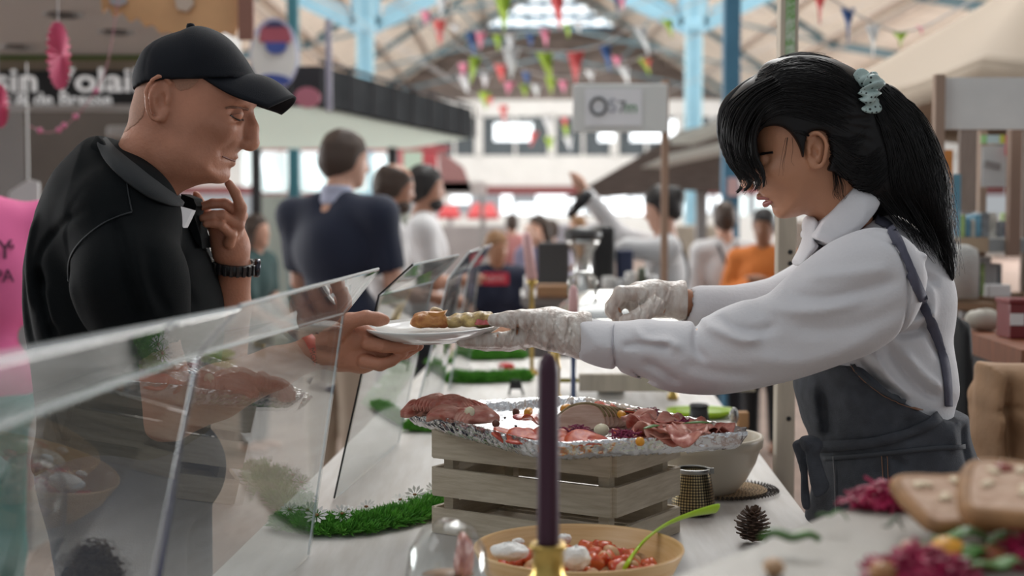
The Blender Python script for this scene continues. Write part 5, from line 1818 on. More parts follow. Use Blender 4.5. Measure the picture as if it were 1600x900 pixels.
# pink candles further back
PINK = mat('pink_wax', (0.62, 0.36, 0.36), 0.5)
for px, yt, yb, Y_, w_, lean, lb in ((831, 362, 436, 4.7, 9, -9, 'tall pale pink candle leaning slightly, beside the boy'), (896, 446, 492, 3.7, 8, 0, 'short pale pink candle in front of the chafing dish')):
    t_, b_ = P(px + lean, yt, Y_), P(px, yb, Y_)
    s_ = Y_ / F
    o = MB().tube([b_, b_.lerp(t_, .85), t_], [w_ * s_, w_ * s_ * .85, w_ * s_ * .3], 14).build('candle', PINK, smooth=True); tag(o, lb, 'candle')
    MB().tube([t_, t_ + V(0, 0, .01)], .0012, 5).build('wick', BLACKM, o)
    h_ = MB().lathe(V(b_.x, b_.y, 0), [(.0001, TZ), (.035, TZ), (.03, TZ + .01), (.007, TZ + .02), (.007, b_.z - .03), (.016, b_.z - .015), (.016, b_.z + .004), (.0001, b_.z + .004)], 20).build('candlestick', BRASS if Y_ > 4 else mat('dark_glass_stick', (.05, .07, .14), .2), smooth=True)
    tag(h_, 'slim stick under the ' + lb.split(',')[0].split(' leaning')[0], 'candlestick')

# second counter with juicer and coffee things
KY = 6.6
zk_ = 1.06
r = thing('back_counter', 'second counter carrying juicer, cups and black boards', 'counter', (0.6, KY, 0))
xa_, xb_ = P(815, 0, KY).x, P(1120, 0, KY).x
MB().box(((xa_ + xb_) / 2, KY + .2, zk_ - .02), (xb_ - xa_, .7, .04)).build('counter_top', mat('counter_grey', (.30, .29, .28), .5), r)
MB().box(((xa_ + xb_) / 2, KY + .2, (zk_ - .04) / 2), (xb_ - xa_ - .04, .6, zk_ - .04)).build('counter_body', mat('counter_body_grey', (.16, .155, .15), .6), r)


def on_counter(px0, px1, y0, Y_, depth, name, ma, label, cat, bev=.01, zbase=None):
    zb_ = zk_ if zbase is None else zbase
    a, b = P(px0, y0, Y_), P(px1, y0, Y_)
    o = MB().box(((a.x + b.x) / 2, Y_ + depth / 2, (a.z + zb_) / 2), (b.x - a.x, depth, a.z - zb_), bev=bev).build(name, ma)
    return tag(o, label, cat)


on_counter(838, 897, 445, 6.40, .1, 'wooden_box', mat('box_pine', (.36, .20, .10), .7, var=.15, vscale=10), 'light brown wooden box on the back counter', 'box')
on_counter(840, 890, 378, 6.75, .04, 'slate_board', mat('slate_dark', (.06, .058, .058), .6), 'dark slate board standing behind the tall pink candle', 'board')
r = thing('juicer', 'steel juicer with tapered column in front of black coffee machine', 'juicer', tuple(P(912, 445, 6.6)))
c = P(910, 400, 6.6); c.z = zk_
MB().lathe(c, [(.0001, 0), (.075, 0), (.07, .02), (.045, .05), (.04, .16), (.05, .20), (.075, .235), (.08, .26), (.0001, .26)], 28).build('column', STEEL, r, smooth=True)
MB().lathe(c, [(.082, .262), (.09, .27), (.085, .30), (.06, .315), (.0001, .32)], 28).build('hopper', mat('dark_hopper', (.05, .05, .05), .4), r, smooth=True)
on_counter(925, 962, 352, 6.8, .3, 'coffee_machine', BLACKM, 'tall black coffee machine right of the juicer', 'coffee machine', .03)
on_counter(964, 990, 390, 6.9, .08, 'dark_crate', mat('ink_blue', (.03, .04, .09), .6), 'dark blue box behind the coffee machine', 'box')
for i, (px, y0, w_, c_, lb) in enumerate([(985, 425, 9, (.62, .62, .60), 'white cup left of the pouring server apron'), (1003, 418, 8, (.10, .12, .08), 'dark bottle among the cups on the back counter'), (950, 432, 10, (.6, .6, .58), 'white cup right below the coffee machine'),
                                          (968, 436, 8, (.55, .56, .56), 'second white cup below the coffee machine'), (800, 436, 6, (.6, .6, .6), 'white bottle left of the tall pink candle stick'), (818, 430, 7, (.65, .65, .66), 'white jug beside the wooden box'), (1018, 430, 9, (.6, .6, .6), 'white tumbler next to the pale pole')]):
    Y_ = 6.4
    q = P(px, 440, Y_); s_ = Y_ / F
    q.z = zk_
    q.x = max(q.x, xa_ + .03)
    h_ = P(px, y0, Y_).z - zk_
    o = MB().lathe(q, [(.0001, 0), (w_ * s_ * .8, 0), (w_ * s_, h_ * .5), (w_ * s_ * .95, h_ * .95), (w_ * s_ * .85, h_), (.0001, h_ * .98)], 18).build('cup' if 'cup' in lb or 'tumbler' in lb else 'bottle', mat('cup_%d' % i, c_, .3), smooth=True)
    tag(o, lb, 'cup' if 'cup' in lb or 'tumbler' in lb else 'bottle')

# ---- foreground board with bread (right bottom corner)
FZ = 1.13
PAPER = mat('baking_paper', (0.27, 0.245, 0.21), 0.5, var=.05, vscale=5, bump=.3, bscale=18)
r = thing('papered_board', 'board covered with greaseproof paper in the lower right foreground', 'board', (0.6, 1.2, FZ))
zf = lambda px, py: PZ(px, py, FZ)
poly = [zf(1045, 905), zf(1150, 866), zf(1290, 806), zf(1420, 768), zf(1520, 742), V(.95, 1.60, FZ), V(.95, .75, FZ), V(.16, .82, FZ)]
nx_ = 26
MB().prism(poly, (0, 0, -.012)).build('board', PAPER, r)
bx_ = thing('support_crate', 'wooden crate hidden below the papered foreground board', 'crate', (.62, 1.2, TZ))
MB().box((.56, 1.15, (TZ + FZ - .012) / 2), (.46, .50, FZ - .014 - TZ)).build('crate_body', CR, bx_)
# bread slices
BRD = mat('seeded_bread', (0.42, 0.25, 0.16), 0.7, col2=(0.56, 0.38, 0.27), vscale=45, bump=.4, bscale=70)
CRUST = mat('bread_crust', (0.30, 0.15, 0.06), 0.7, var=.2, vscale=40)


def bread(c, yaw, w, l, t, label, tiltx=-.28, seed=0):
    rnd = random.Random(seed)
    q = Matrix.Rotation(yaw, 3, 'Z') @ Matrix.Rotation(tiltx, 3, 'X')
    pts = [(-.5, -.42), (-.3, -.5), (.3, -.5), (.5, -.4), (.5, .35), (.36, .5), (0, .46), (-.38, .5), (-.52, .3)]
    ring = [Vector((x * w, y * l, 0)) for x, y in catmull(pts, 3)]
    b = MB().prism([Vector(c) + q @ p for p in ring], q @ V(0, 0, t))
    o = b.build('bread_slice', BRD, smooth=False)
    bv = o.modifiers.new('round', 'BEVEL'); bv.width = t * .25; bv.segments = 3
    tag(o, label, 'bread')
    cr_ = MB().tube([Vector(c) + q @ (p * 1.0 + V(0, 0, t * .5)) for p in ring], t * .56, 8, closed=True)
    cr_.build('crust', CRUST, o, smooth=True)
    for i in range(9):
        x, y = rnd.uniform(-.38, .38) * w, rnd.uniform(-.38, .38) * l
        MB().ell(Vector(c) + q @ V(x, y, t + .001), (.0075, .005, .0022), q @ Matrix.Rotation(rnd.uniform(0, 3), 3, 'Z'), 10).build('almond_chip', mat('almond', (.68, .55, .38), .6), o, smooth=True)
    return o


bread(PZ(1505, 795, FZ + .024), .15, .100, .090, .013, 'large almond-studded bread slice in the lower right foreground', .28, 1)
bread(PZ(1612, 786, FZ + .046), -.35, .10, .10, .016, 'second bread slice cut by the right picture edge', .25, 2)
o = blob('bread_heel', [(1545, 790), (1560, 765), (1600, 750), (1660, 760), (1660, 830), (1570, 830), (1545, 812)], 1.28, .05, .03, CRUST, h=.004, noise=.003, ns=120, seed=9)
tag(o, 'dark crusty bread piece at the right picture edge behind the slices', 'bread')
MAG = mat('magenta_beet', (0.38, 0.012, 0.075), 0.4, var=.35, vscale=60)


def shreds(c, rx, ry, rz, n, ma, name, label, cat, seed, ln=.012, r_=.0016):
    rnd = random.Random(seed)
    mb = MB()
    mb.ell(Vector(c), (rx * .75, ry * .75, rz * .6), None, 16, .12, seed)
    for j in range(n):
        th = rnd.uniform(0, 6.28); u = math.sqrt(rnd.random())
        a = Vector(c) + V(rx * u * math.cos(th), ry * u * math.sin(th), rz * (1 - u * u) * rnd.uniform(.4, 1))
        d = V(rnd.uniform(-1, 1), rnd.uniform(-1, 1), rnd.uniform(-.3, .5)).normalized() * ln
        mb.tube([a - d, a + V(0, 0, .003), a + d], r_, 5, cap=False)
    o = mb.build(name, ma, smooth=True, fix=False)
    tag(o, label, cat)
    o['kind'] = 'stuff'
    return o


shreds(PZ(1385, 788, FZ + .004), .040, .022, .022, 180, MAG, 'shredded_beet', 'magenta shredded beet left of the large bread slice', 'shredded beet', 2)
shreds(PZ(1440, 900, FZ + .004), .045, .025, .022, 200, MAG, 'shredded_beet', 'magenta shredded beet at the bottom right edge', 'shredded beet', 3)
shreds(PZ(1610, 880, FZ + .004), .022, .02, .03, 90, MAG, 'shredded_beet', 'magenta shredded beet in the bottom right corner', 'shredded beet', 4)
GRN = mat('cress_green', (0.055, 0.17, 0.020), .5, var=.3, vscale=40)
for i, (px, py, a_, l_, w_, lb) in enumerate([(1235, 846, -.15, .050, .010, 'blurred green sprig at the left of the papered board'), (1300, 812, .1, .030, .004, 'thin pale leaf on the paper edge'), (1395, 826, .45, .026, .005, 'small grey-green leaf in the middle of the paper'),
                                              (1510, 842, -.2, .060, .030, 'large cress leaf before the bread slice'), (1580, 848, .2, .055, .030, 'cress leaf at the right edge below the bread'), (1525, 868, .8, .045, .025, 'cress leaf beside the orange carrot cube'),
                                              (1480, 880, -.3, .05, .018, 'pale green leaf above the bottom beet heap'), (1560, 888, .3, .05, .02, 'green leaf in the bottom right corner'), (1435, 866, .1, .03, .014, 'green leaf left of the orange carrot cube')]):
    def lf(u, v_, px=px, py=py, a_=a_, l_=l_, w_=w_, i=i):
        s_ = u - .5; w = w_ * .5 * math.sin(math.pi * min(max(u, .02), .98)) * (v_ - .5) * 2
        q = Matrix.Rotation(a_, 3, 'Z')
        return PZ(px, py, FZ + .012) + q @ V(l_ * s_, w, .008 * math.cos(3 * s_) - abs(w) * .3 + .003 * math.sin(9 * u + i))
    o = MB().grid(lf, 14, 7).build('leaf', GRN if i != 2 else mat('grey_leaf', (.12, .14, .10), .6), smooth=True); solidify(o, .0015 if i != 0 else .006); tag(o, lb, 'leaf')
for i, (px, py, s_, c_, nm, lb) in enumerate([(1480, 864, .016, (.66, .30, .02), 'carrot_cube', 'orange carrot cube on the papered board'), (1548, 872, .013, (.24, .06, .02), 'olive', 'brown olive in the right foreground'), (1380, 895, .012, (.35, .16, .06), 'nut', 'brown nut at the bottom edge left of the beet'),
                                              (1209, 886, .009, (.50, .30, .16), 'chickpea', 'tan chickpea at the bottom left of the papered board'), (1567, 740, .012, (.24, .05, .03), 'cherry', 'dark red berry on top of the bread slices'), (1420, 855, .008, (.55, .32, .25), 'crumb', 'pink crumb left of the carrot cube')]):
    o = MB().ell(PZ(px, py, FZ + s_ * .8 + (.055 if i == 4 else 0)), (s_, s_, s_ * .8), None, 14, .08, i).build(nm, mat('bit_%d' % i, c_, .45, var=.2, vscale=60), smooth=True); tag(o, lb, nm.replace('_', ' '))

# kept at the near end of the table, seen as reflections in the guards
MOSS = mat('dried_moss', (0.06, 0.035, 0.02), .9, col2=(.16, .11, .06), vscale=120)
o = blob('dried_moss_mound', [(0, 0)], 1.7, .05, .04, MOSS) if False else shreds(V(-.17, 1.72, TZ + .004), .050, .045, .055, 420, MOSS, 'dried_moss', 'mound of dried brown moss on the near left of the table, mirrored in the nearest guard', 'moss', 8, .010, .0012)
r = thing('black_name_card', 'small black standing card with white script beside the dried moss', 'card', (-.13, 1.64, TZ))
MB().box((-.13, 1.64, TZ + .03), (.004, .06, .058), Matrix.Rotation(-.2, 3, 'Y')).build('card_plate', BLACKM, r)
# ------------------------------------------------------------------ the two people at the counter
SKIN_M = mat('tanned_skin', (0.44, 0.195, 0.120), 0.52, var=0.13, vscale=18, bump=0.12, bscale=220, sub=0.06, spec=0.45)
SKIN_G = mat('olive_skin', (0.44, 0.205, 0.115), 0.45, var=0.06, vscale=14, bump=0.06, bscale=260, sub=0.06)
LIP_M = mat('lip_skin', (0.42, 0.14, 0.11), 0.4)
LIP_G = mat('lip_rose', (0.38, 0.13, 0.11), 0.4)
EARM = mat('ear_skin', (0.52, 0.20, 0.14), 0.5, sub=0.08)
BLACKSHIRT = mat('black_pique', (0.0045, 0.0058, 0.0066), 0.85, bump=0.25, bscale=900, spec=0.10)
CAPM = mat('navy_twill', (0.0065, 0.0080, 0.0120), 0.8, bump=0.15, bscale=700, spec=0.2)
HAIR = mat('black_hair', (0.0050, 0.0042, 0.0045), 0.46, spec=0.28)
LASH = mat('dark_lash', (0.02, 0.012, 0.01), 0.5)
STUB = mat('short_stubble', (0.24, 0.16, 0.12), 0.8, var=0.3, vscale=400)
WSHIRT = mat('white_cotton', (0.63, 0.62, 0.64), 0.8, bump=0.10, bscale=160, sheen=0.15, spec=0.25)
APRON = mat('slate_denim', (0.055, 0.060, 0.072), 0.82, var=0.18, vscale=40, bump=0.25, bscale=500, spec=0.25)
STRAPM = mat('grey_violet_webbing', (0.085, 0.085, 0.12), 0.8, bump=0.2, bscale=600)
STITCH = mat('rust_thread', (0.20, 0.10, 0.06), 0.8)
SEAMG = mat('grey_thread', (0.14, 0.14, 0.15), 0.8)


def pv(px, py, Y):
    return tuple(P(px, py, Y))


def build_ear(fl, c, fx, h, tilt, side_y, k=0.003):
    """an outer ear: helix rim, concha hollow and lobe; c=(x,y,z) world; fx=+1 face points +x; side_y=-1 near side"""
    c = Vector(c)
    rim = []
    for i in range(15):
        a = math.radians(-150 + i * 20)
        # egg outline
        ex = 0.30 * h * math.cos(a) * (0.85 if math.sin(a) < 0 else 1.0)
        ez = 0.5 * h * math.sin(a)
        x = -ex * fx
        x2 = x * math.cos(tilt) - ez * math.sin(tilt)
        z2 = x * math.sin(tilt) + ez * math.cos(tilt)
        rim.append(c + Vector((x2, side_y * (0.010 + 0.006 * math.cos(a)), z2)))
    fl.ell(c + Vector((0, side_y * 0.004, 0)), (0.28 * h, 0.007, 0.44 * h), Matrix.Rotation(-tilt, 3, 'Y'), k)
    fl.chain([tuple(r) for r in rim], [0.0036] * len(rim), 0.002)
    fl.ell(c + Vector((0.04 * h * fx, side_y * 0.012, -0.05 * h)), (0.13 * h, 0.010, 0.22 * h), Matrix.Rotation(-tilt, 3, 'Y'), 0.002, '-')
    fl.ell(c + Vector((-0.05 * h * fx, side_y * 0.012, 0.20 * h)), (0.15 * h, 0.0060, 0.16 * h), Matrix.Rotation(-tilt, 3, 'Y'), 0.003, '-')
    lob = c + Vector((0.11 * h * fx + math.sin(tilt) * 0.42 * h, side_y * 0.006, -0.42 * h))
    fl.ell(lob, (0.11 * h, 0.006, 0.12 * h), None, 0.004)
    fl.ell(c + Vector((0.17 * h * fx, side_y * 0.008, -0.06 * h)), (0.05 * h, 0.004, 0.08 * h), None, 0.003)


# ---- the customer
def build_man():
    YH = 2.42
    T = 0.076
    ny = YH - T
    # head and neck, fine grid
    a, b = P(170, 330, YH), P(415, 30, YH)
    fl = Field((a.x, YH - 0.115, a.z - 0.03), (b.x, YH + 0.115, b.z), 0.0026)
    skull = [(212, 150), (206, 172), (203, 192), (194, 212), (186, 232), (184, 262), (215, 300), (255, 322), (276, 306), (287, 298),
             (306, 290), (322, 287), (338, 286), (348, 283), (353, 277), (355, 268), (358, 262), (361, 256), (364, 247), (370, 239),
             (379, 230), (384, 215), (386, 196), (387, 184), (390, 176), (397, 165), (399, 150), (392, 115), (365, 75), (320, 52), (265, 58), (228, 95)]
    fl.poly(skull, YH, T, 0.068, k=0)
    # narrower neck: shave the sides below the jaw
    for sy in (-1, 1):
        fl.ell((P(215, 300, YH).x, YH + sy * 0.104, P(215, 290, YH).z), (0.10, 0.040, 0.075), None, 0.02, '-')
        # cheekbone, jaw angle, brow ridge
        fl.ell((P(352, 205, YH).x, YH + sy * 0.050, P(352, 203, YH).z), (0.026, 0.017, 0.017), None, 0.015)
        fl.ell((P(300, 262, YH).x, YH + sy * 0.052, P(300, 250, YH).z), (0.030, 0.014, 0.022), None, 0.02)
        fl.ell((P(378, 163, YH).x, YH + sy * 0.036, P(378, 161, YH).z), (0.016, 0.022, 0.008), None, 0.012)
        fl.ell((P(383, 184, YH).x, YH + sy * 0.034, P(376, 182, YH).z), (0.017, 0.016, 0.012), None, 0.010, '-')
        fl.ell((P(375, 181, YH).x, YH + sy * 0.034, P(372, 180, YH).z), (0.0125, 0.0135, 0.0125), None, 0.003)
        # hollow of the cheek
        fl.ell((P(345, 232, YH).x, YH + sy * 0.085, P(345, 232, YH).z), (0.026, 0.020, 0.026), None, 0.018, '-')
        # nostril wings
        fl.ell((P(382, 227, YH).x, YH + sy * 0.013, P(380, 225, YH).z), (0.0105, 0.008, 0.0085), None, 0.004)
        fl.ell((P(386, 233, YH).x, YH + sy * 0.008, P(386, 235, YH).z), (0.005, 0.0035, 0.003), None, 0.002, '-')
    # nose
    fl.chain([pv(389, 177, YH), pv(394, 200, YH), pv(394, 222, YH)], [0.0085, 0.0105, 0.0128], 0.008)
    fl.ell(pv(390, 226, YH), (0.0140, 0.0130, 0.0115), None, 0.005)
    # lips, chin
    fl.chain([(P(357, 247, YH).x, YH - 0.022, P(0, 247, YH).z), pv(366, 246, YH), (P(357, 247, YH).x, YH + 0.022, P(0, 247, YH).z)], [0.0035, 0.0062, 0.0035], 0.004)
    fl.chain([(P(354, 254, YH).x, YH - 0.022, P(0, 253, YH).z), pv(362, 255, YH), (P(354, 254, YH).x, YH + 0.022, P(0, 253, YH).z)], [0.0035, 0.0062, 0.0035], 0.004)
    fl.chain([(P(344, 245, YH).x, YH - 0.045, P(0, 246, YH).z), (P(362, 251, YH).x, YH - 0.020, P(0, 250, YH).z), pv(370, 250, YH),
              (P(362, 251, YH).x, YH + 0.020, P(0, 250, YH).z), (P(344, 245, YH).x, YH + 0.045, P(0, 246, YH).z)], [0.0012] * 5, 0.003, '-')
    fl.ell(pv(346, 273, YH), (0.014, 0.020, 0.013), None, 0.010)
    # creases of the near and far cheek
    fl.crease([(374, 222), (364, 229), (355, 236), (349, 241)], YH, 0.0024, 0.0030)
    fl.crease([(346, 248), (342, 258), (344, 268)], YH, 0.0010, 0.0035)
    fl.crease([(380, 191), (370, 195), (358, 194), (350, 190)], YH, 0.0016, 0.0028)
    fl.crease([(350, 180), (342, 184)], YH, 0.0010, 0.0016)
    fl.crease([(350, 184), (341, 190)], YH, 0.0010, 0.0016)
    fl.crease([(245, 205), (252, 235), (262, 262), (275, 285)], YH, -0.0016, 0.009)
    fl.crease([(262, 200), (268, 225), (280, 250)], YH, 0.0012, 0.007)
    # ears
    for sy in (-1, 1):
        build_ear(fl, (P(268, 160, YH).x, YH + sy * (T - 0.002), P(268, 160, YH).z), 1, 0.072, -0.16, sy)
    parts = [fl.mesh(2)]
    # left (far) arm with the raised hand
    h = 0.0025
    w = P(367, 418, 2.52)
    el = P(345, 600, 2.56)
    fa = Field((P(300, 0, 2.5).x, 2.41, el.z - 0.05), (P(400, 0, 2.5).x, 2.62, P(0, 262, 2.45).z), h)
    fa.chain([tuple(el), pv(360, 480, 2.54), pv(367, 425, 2.52)], [0.044, 0.036, 0.028], 0.01)
    fa.chain([pv(367, 420, 2.52), pv(362, 385, 2.51), pv(358, 362, 2.505)], [0.027, 0.030, 0.028], 0.012)
    fa.chain([pv(352, 395, 2.50), pv(340, 360, 2.49)], [0.022, 0.016], 0.012)
    # index: touches the chin
    fa.chain([pv(372, 352, 2.475), pv(377, 325, 2.465), pv(368, 302, 2.455), pv(357, 286, 2.445)], [0.0115, 0.0098, 0.0088, 0.0072], 0.004)
    fa.chain([pv(368, 362, 2.49), pv(378, 337, 2.480), pv(352, 318, 2.465), pv(333, 318, 2.462), pv(313, 323, 2.46)], [0.0115, 0.0100, 0.0092, 0.0088, 0.0074], 0.003)
    fa.chain([pv(362, 370, 2.48), pv(373, 352, 2.470), pv(348, 336, 2.452), pv(333, 336, 2.449), pv(317, 341, 2.447)], [0.0110, 0.0098, 0.0090, 0.0082, 0.0070], 0.003)
    fa.chain([pv(358, 380, 2.47), pv(362, 367, 2.462), pv(346, 352, 2.444), pv(334, 349, 2.442), pv(322, 350, 2.440)], [0.0105, 0.0090, 0.0082, 0.0074, 0.0064], 0.003)
    fa.chain([pv(350, 385, 2.52), pv(334, 352, 2.51), pv(318, 328, 2.495), pv(306, 306, 2.485)], [0.017, 0.0125, 0.0105, 0.0085], 0.005)
    parts.append(fa.mesh(1))
    # right (near) arm holding the plate
    e = P(262, 648, 2.26)
    fb = Field((P(205, 0, 2.2).x, 2.17, P(0, 700, 2.2).z), (P(672, 0, 2.4).x, 2.50, P(0, 440, 2.3).z), 0.0028)
    fb.chain([pv(222, 480, 2.25), pv(245, 580, 2.25), tuple(e)], [0.048, 0.046, 0.043], 0.01)
    fb.chain([tuple(e), pv(340, 612, 2.30), pv(430, 575, 2.345), pv(488, 552, 2.37)], [0.042, 0.044, 0.034, 0.0265], 0.012)
    fb.chain([pv(488, 552, 2.37), pv(522, 545, 2.375), pv(560, 545, 2.38)], [0.0265, 0.031, 0.030], 0.012)
    fb.chain([pv(520, 532, 2.36), pv(560, 525, 2.355), pv(588, 535, 2.36)], [0.022, 0.021, 0.019], 0.012)
    fb.chain([pv(530, 560, 2.38), pv(565, 562, 2.37), pv(590, 558, 2.37)], [0.022, 0.021, 0.018], 0.012)
    # thumb lies on the rim
    fb.chain([pv(527, 522, 2.335), pv(545, 502, 2.322), pv(572, 496, 2.318), pv(590, 499, 2.318), pv(601, 500, 2.320)], [0.016, 0.0135, 0.0112, 0.0112, 0.0088], 0.006)
    # fingers under the plate
    fb.chain([pv(575, 536, 2.335), pv(600, 541, 2.330), pv(628, 543, 2.335), pv(648, 540, 2.34)], [0.0125, 0.0112, 0.0098, 0.0080], 0.003)
    fb.chain([pv(580, 545, 2.360), pv(606, 551, 2.355), pv(634, 548, 2.358), pv(655, 541, 2.36)], [0.0125, 0.0115, 0.0100, 0.0080], 0.003)
    fb.chain([pv(582, 556, 2.385), pv(608, 560, 2.382), pv(632, 553, 2.385), pv(650, 544, 2.385)], [0.0125, 0.0112, 0.0096, 0.0078], 0.003)
    fb.chain([pv(570, 564, 2.345), pv(594, 570, 2.335), pv(612, 564, 2.338), pv(630, 553, 2.342)], [0.0128, 0.0108, 0.0094, 0.0078], 0.003)
    fb.crease([(560, 520), (575, 530), (600, 535)], 2.36, 0.0008, 0.003)
    fb.crease([(535, 520), (548, 535), (553, 555)], 2.36, 0.0008, 0.004)
    parts.append(fb.mesh(2))
    # trunk and legs
    x = P(200, 400, 2.45).x
    ft = Field((x - 0.26, 2.15, 0.0), (x + 0.26, 2.80, 1.50), 0.012)
    ft.poly([(150, 240), (100, 280), (70, 360), (70, 480), (90, 620), (95, 740), (290, 740), (310, 620), (320, 480), (290, 370), (250, 300), (210, 250)], 2.45, 0.14, 0.12, k=0)
    for sy in (-1, 1):
        ft.chain([(x + 0.0, 2.46 + sy * 0.09, 0.98), (x + 0.02, 2.46 + sy * 0.10, 0.52), (x - 0.02, 2.46 + sy * 0.10, 0.09)], [0.085, 0.058, 0.042], 0.02)
        ft.chain([(x - 0.05, 2.46 + sy * 0.10, 0.05), (x + 0.13, 2.46 + sy * 0.11, 0.04)], [0.038, 0.032], 0.02)
        ft.chain([(x, 2.45 + sy * 0.12, 1.36), pv(215, 420, 2.45 + sy * 0.19), pv(228 if sy < 0 else 330, 500 if sy < 0 else 560, 2.45 + sy * 0.20 if sy < 0 else 2.58)], [0.05, 0.046, 0.044], 0.02)
    ft.chain([pv(225, 290, 2.42), pv(190, 330, 2.44)], [0.06, 0.08], 0.02)
    parts.append(ft.mesh(2))
    v, f = join_meshes(parts)
    body = link_mesh('person', v, f, SKIN_M)
    tag(body, 'man in black cap and black polo shirt taking the white plate, fingers on his chin', 'person')
    bb = bvh_of(body)

    # short stubble behind the ear
    # eye: upper lid line, iris glimpse, brow
    def onface(pts, name, m, w, lift=0.0012, th=0.0012):
        return ribbon(bb, pts, w, name, m, body, lift=lift, n=5, thick=th)
    onface([(359, 180), (366, 184), (374, 187), (380, 188)], 'eyelash', LASH, 1.8)
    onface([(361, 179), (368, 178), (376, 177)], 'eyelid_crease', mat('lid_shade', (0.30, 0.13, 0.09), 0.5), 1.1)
    onface([(352, 169), (362, 167), (374, 168), (388, 171)], 'eyebrow', mat('sparse_brow', (0.20, 0.095, 0.06), 0.8, var=0.4, vscale=300), 3.2)
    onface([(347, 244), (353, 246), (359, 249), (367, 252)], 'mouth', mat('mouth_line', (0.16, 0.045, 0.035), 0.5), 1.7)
    # polo shirt
    fs = Field((P(35, 0, 2.45).x, 2.12, P(0, 760, 2.45).z), (P(365, 0, 2.45).x, 2.78, P(0, 200, 2.45).z), 0.0042)
    fs.poly([(160, 222), (132, 250), (100, 275), (74, 315), (55, 365), (47, 430), (50, 500), (60, 560), (70, 650), (80, 745), (300, 750), (325, 650), (342, 560),
             (346, 480), (332, 425), (312, 375), (296, 340), (280, 318), (240, 300), (200, 262)], 2.46, 0.19, 0.13, k=0)
    # sleeve of the near arm and of the far arm
    fs.chain([pv(190, 372, 2.29), pv(205, 440, 2.235), pv(228, 525, 2.235)], [0.082, 0.082, 0.073], 0.035)
    fs.chain([pv(215, 350, 2.62), pv(275, 430, 2.62), pv(318, 510, 2.60)], [0.080, 0.072, 0.062], 0.03)
    fs.chain([pv(175, 300, 2.42), pv(195, 330, 2.32)], [0.085, 0.085], 0.05)
    for c, am, w in [([(205, 330), (165, 345), (125, 375), (108, 410), (112, 450)], 0.004, 0.006),
                     ([(108, 410), (120, 470), (140, 530)], 0.010, 0.009),
                     ([(78, 330), (68, 400), (78, 470), (95, 530)], 0.004, 0.010), ([(62, 420), (80, 500), (120, 560)], 0.004, 0.009),
                     ([(96, 330), (86, 400), (98, 480)], -0.004, 0.008), ([(120, 440), (135, 500)], -0.004, 0.008),
                     ([(236, 335), (262, 380), (285, 450), (292, 500)], 0.008, 0.008), ([(300, 380), (305, 430), (325, 480)], 0.004, 0.008),
                     ([(270, 350), (290, 410), (310, 480)], -0.003, 0.008), ([(180, 420), (190, 470), (200, 510)], -0.003, 0.012)]:
        fs.crease(c, 2.46, am * 1.4, w)
    # neck opening
    fs.chain([pv(262, 262, 2.42), pv(232, 300, 2.42), pv(222, 345, 2.44)], [0.062, 0.055, 0.05], 0.01, '-')
    # sleeve hem: cut open below
    pA, pB = P(140, 532, 2.24), P(296, 492, 2.24)
    fs.cap(pv(262, 590, 2.235), pv(235, 535, 2.235), 0.066, 0.060, 0.004, '-')
    shirt = fs.build('polo_shirt', BLACKSHIRT, body, 3)
    sb = bvh_of(shirt)
    # collar
    fc = Field((P(145, 0, 2.4).x, 2.28, P(0, 345, 2.4).z), (P(300, 0, 2.4).x, 2.56, P(0, 205, 2.4).z), 0.003)
    fc.poly([(120, 240), (160, 205), (200, 190), (260, 210), (300, 260), (302, 330), (260, 350), (180, 340), (130, 290)], 2.42, 0.090, 0.075, k=0)
    fc.mask([(161, 214), (172, 218), (186, 230), (202, 247), (226, 272), (250, 295), (272, 308), (284, 318), (283, 324), (268, 324), (244, 322), (218, 308), (192, 284), (170, 262), (152, 250), (158, 230)], 2.42)
    fc.build('collar', BLACKSHIRT, shirt, 2)
    ribbon(sb, [(158, 226), (176, 250), (204, 276), (236, 300), (262, 314), (279, 321)], 24, 'collar_leaf', mat('collar_rib', (0.0105, 0.0135, 0.016), 0.8, bump=0.3, bscale=900), shirt, lift=0.007, thick=0.004, widths=[16, 24, 28, 26, 18, 6])
    for nm_, pth in (('sleeve_seam', [(206, 332), (168, 346), (130, 375), (110, 405), (108, 440)]), ('shoulder_seam', [(196, 262), (200, 300), (206, 332)])):
        ribbon(sb, pth, 2.0, nm_, mat('collar_rib'), shirt, lift=0.0015, thick=0.0012)
    # white lining of the open placket with its button
    pl = MB()
    Yp = 2.405
    front = [(262, 318), (272, 321), (286, 325), (300, 329), (294, 342), (287, 356), (280, 348), (272, 335)]
    pl.prism([P(x_, y_, 2.335 + (x_ - 262) * 0.0012) for x_, y_ in front], Vector((0.003, 0.016, 0)))
    plo = pl.build('placket', mat('white_lining', (0.62, 0.62, 0.64), 0.8), shirt)
    bt = MB().lathe(P(276, 332, 2.345), [(0.0, 0.002), (0.004, 0.002), (0.0048, 0.0), (0.004, -0.002), (0, -0.002)], 16, Matrix.Rotation(math.pi / 2, 3, 'X'))
    bt.build('button', mat('horn_button', (0.25, 0.14, 0.08), 0.4), plo, smooth=True)
    pl2 = MB().prism([P(x_, y_, 2.42) for x_, y_ in [(283, 303), (302, 310), (307, 322), (303, 336), (308, 352), (314, 372), (316, 388), (306, 378), (296, 356), (290, 335), (282, 318)]], Vector((0.004, 0.05, 0)))
    pl2.build('far_placket', BLACKSHIRT, shirt)
    # trousers
    tr = Field((x - 0.26, 2.2, 0.05), (x + 0.26, 2.78, 1.08), 0.01)
    tr.ell((x, 2.46, 0.98), (0.16, 0.19, 0.12), None, 0)
    for sy in (-1, 1):
        tr.chain([(x + 0.0, 2.46 + sy * 0.10, 0.94), (x + 0.03, 2.46 + sy * 0.105, 0.52), (x, 2.46 + sy * 0.105, 0.09)], [0.115, 0.085, 0.072], 0.03)
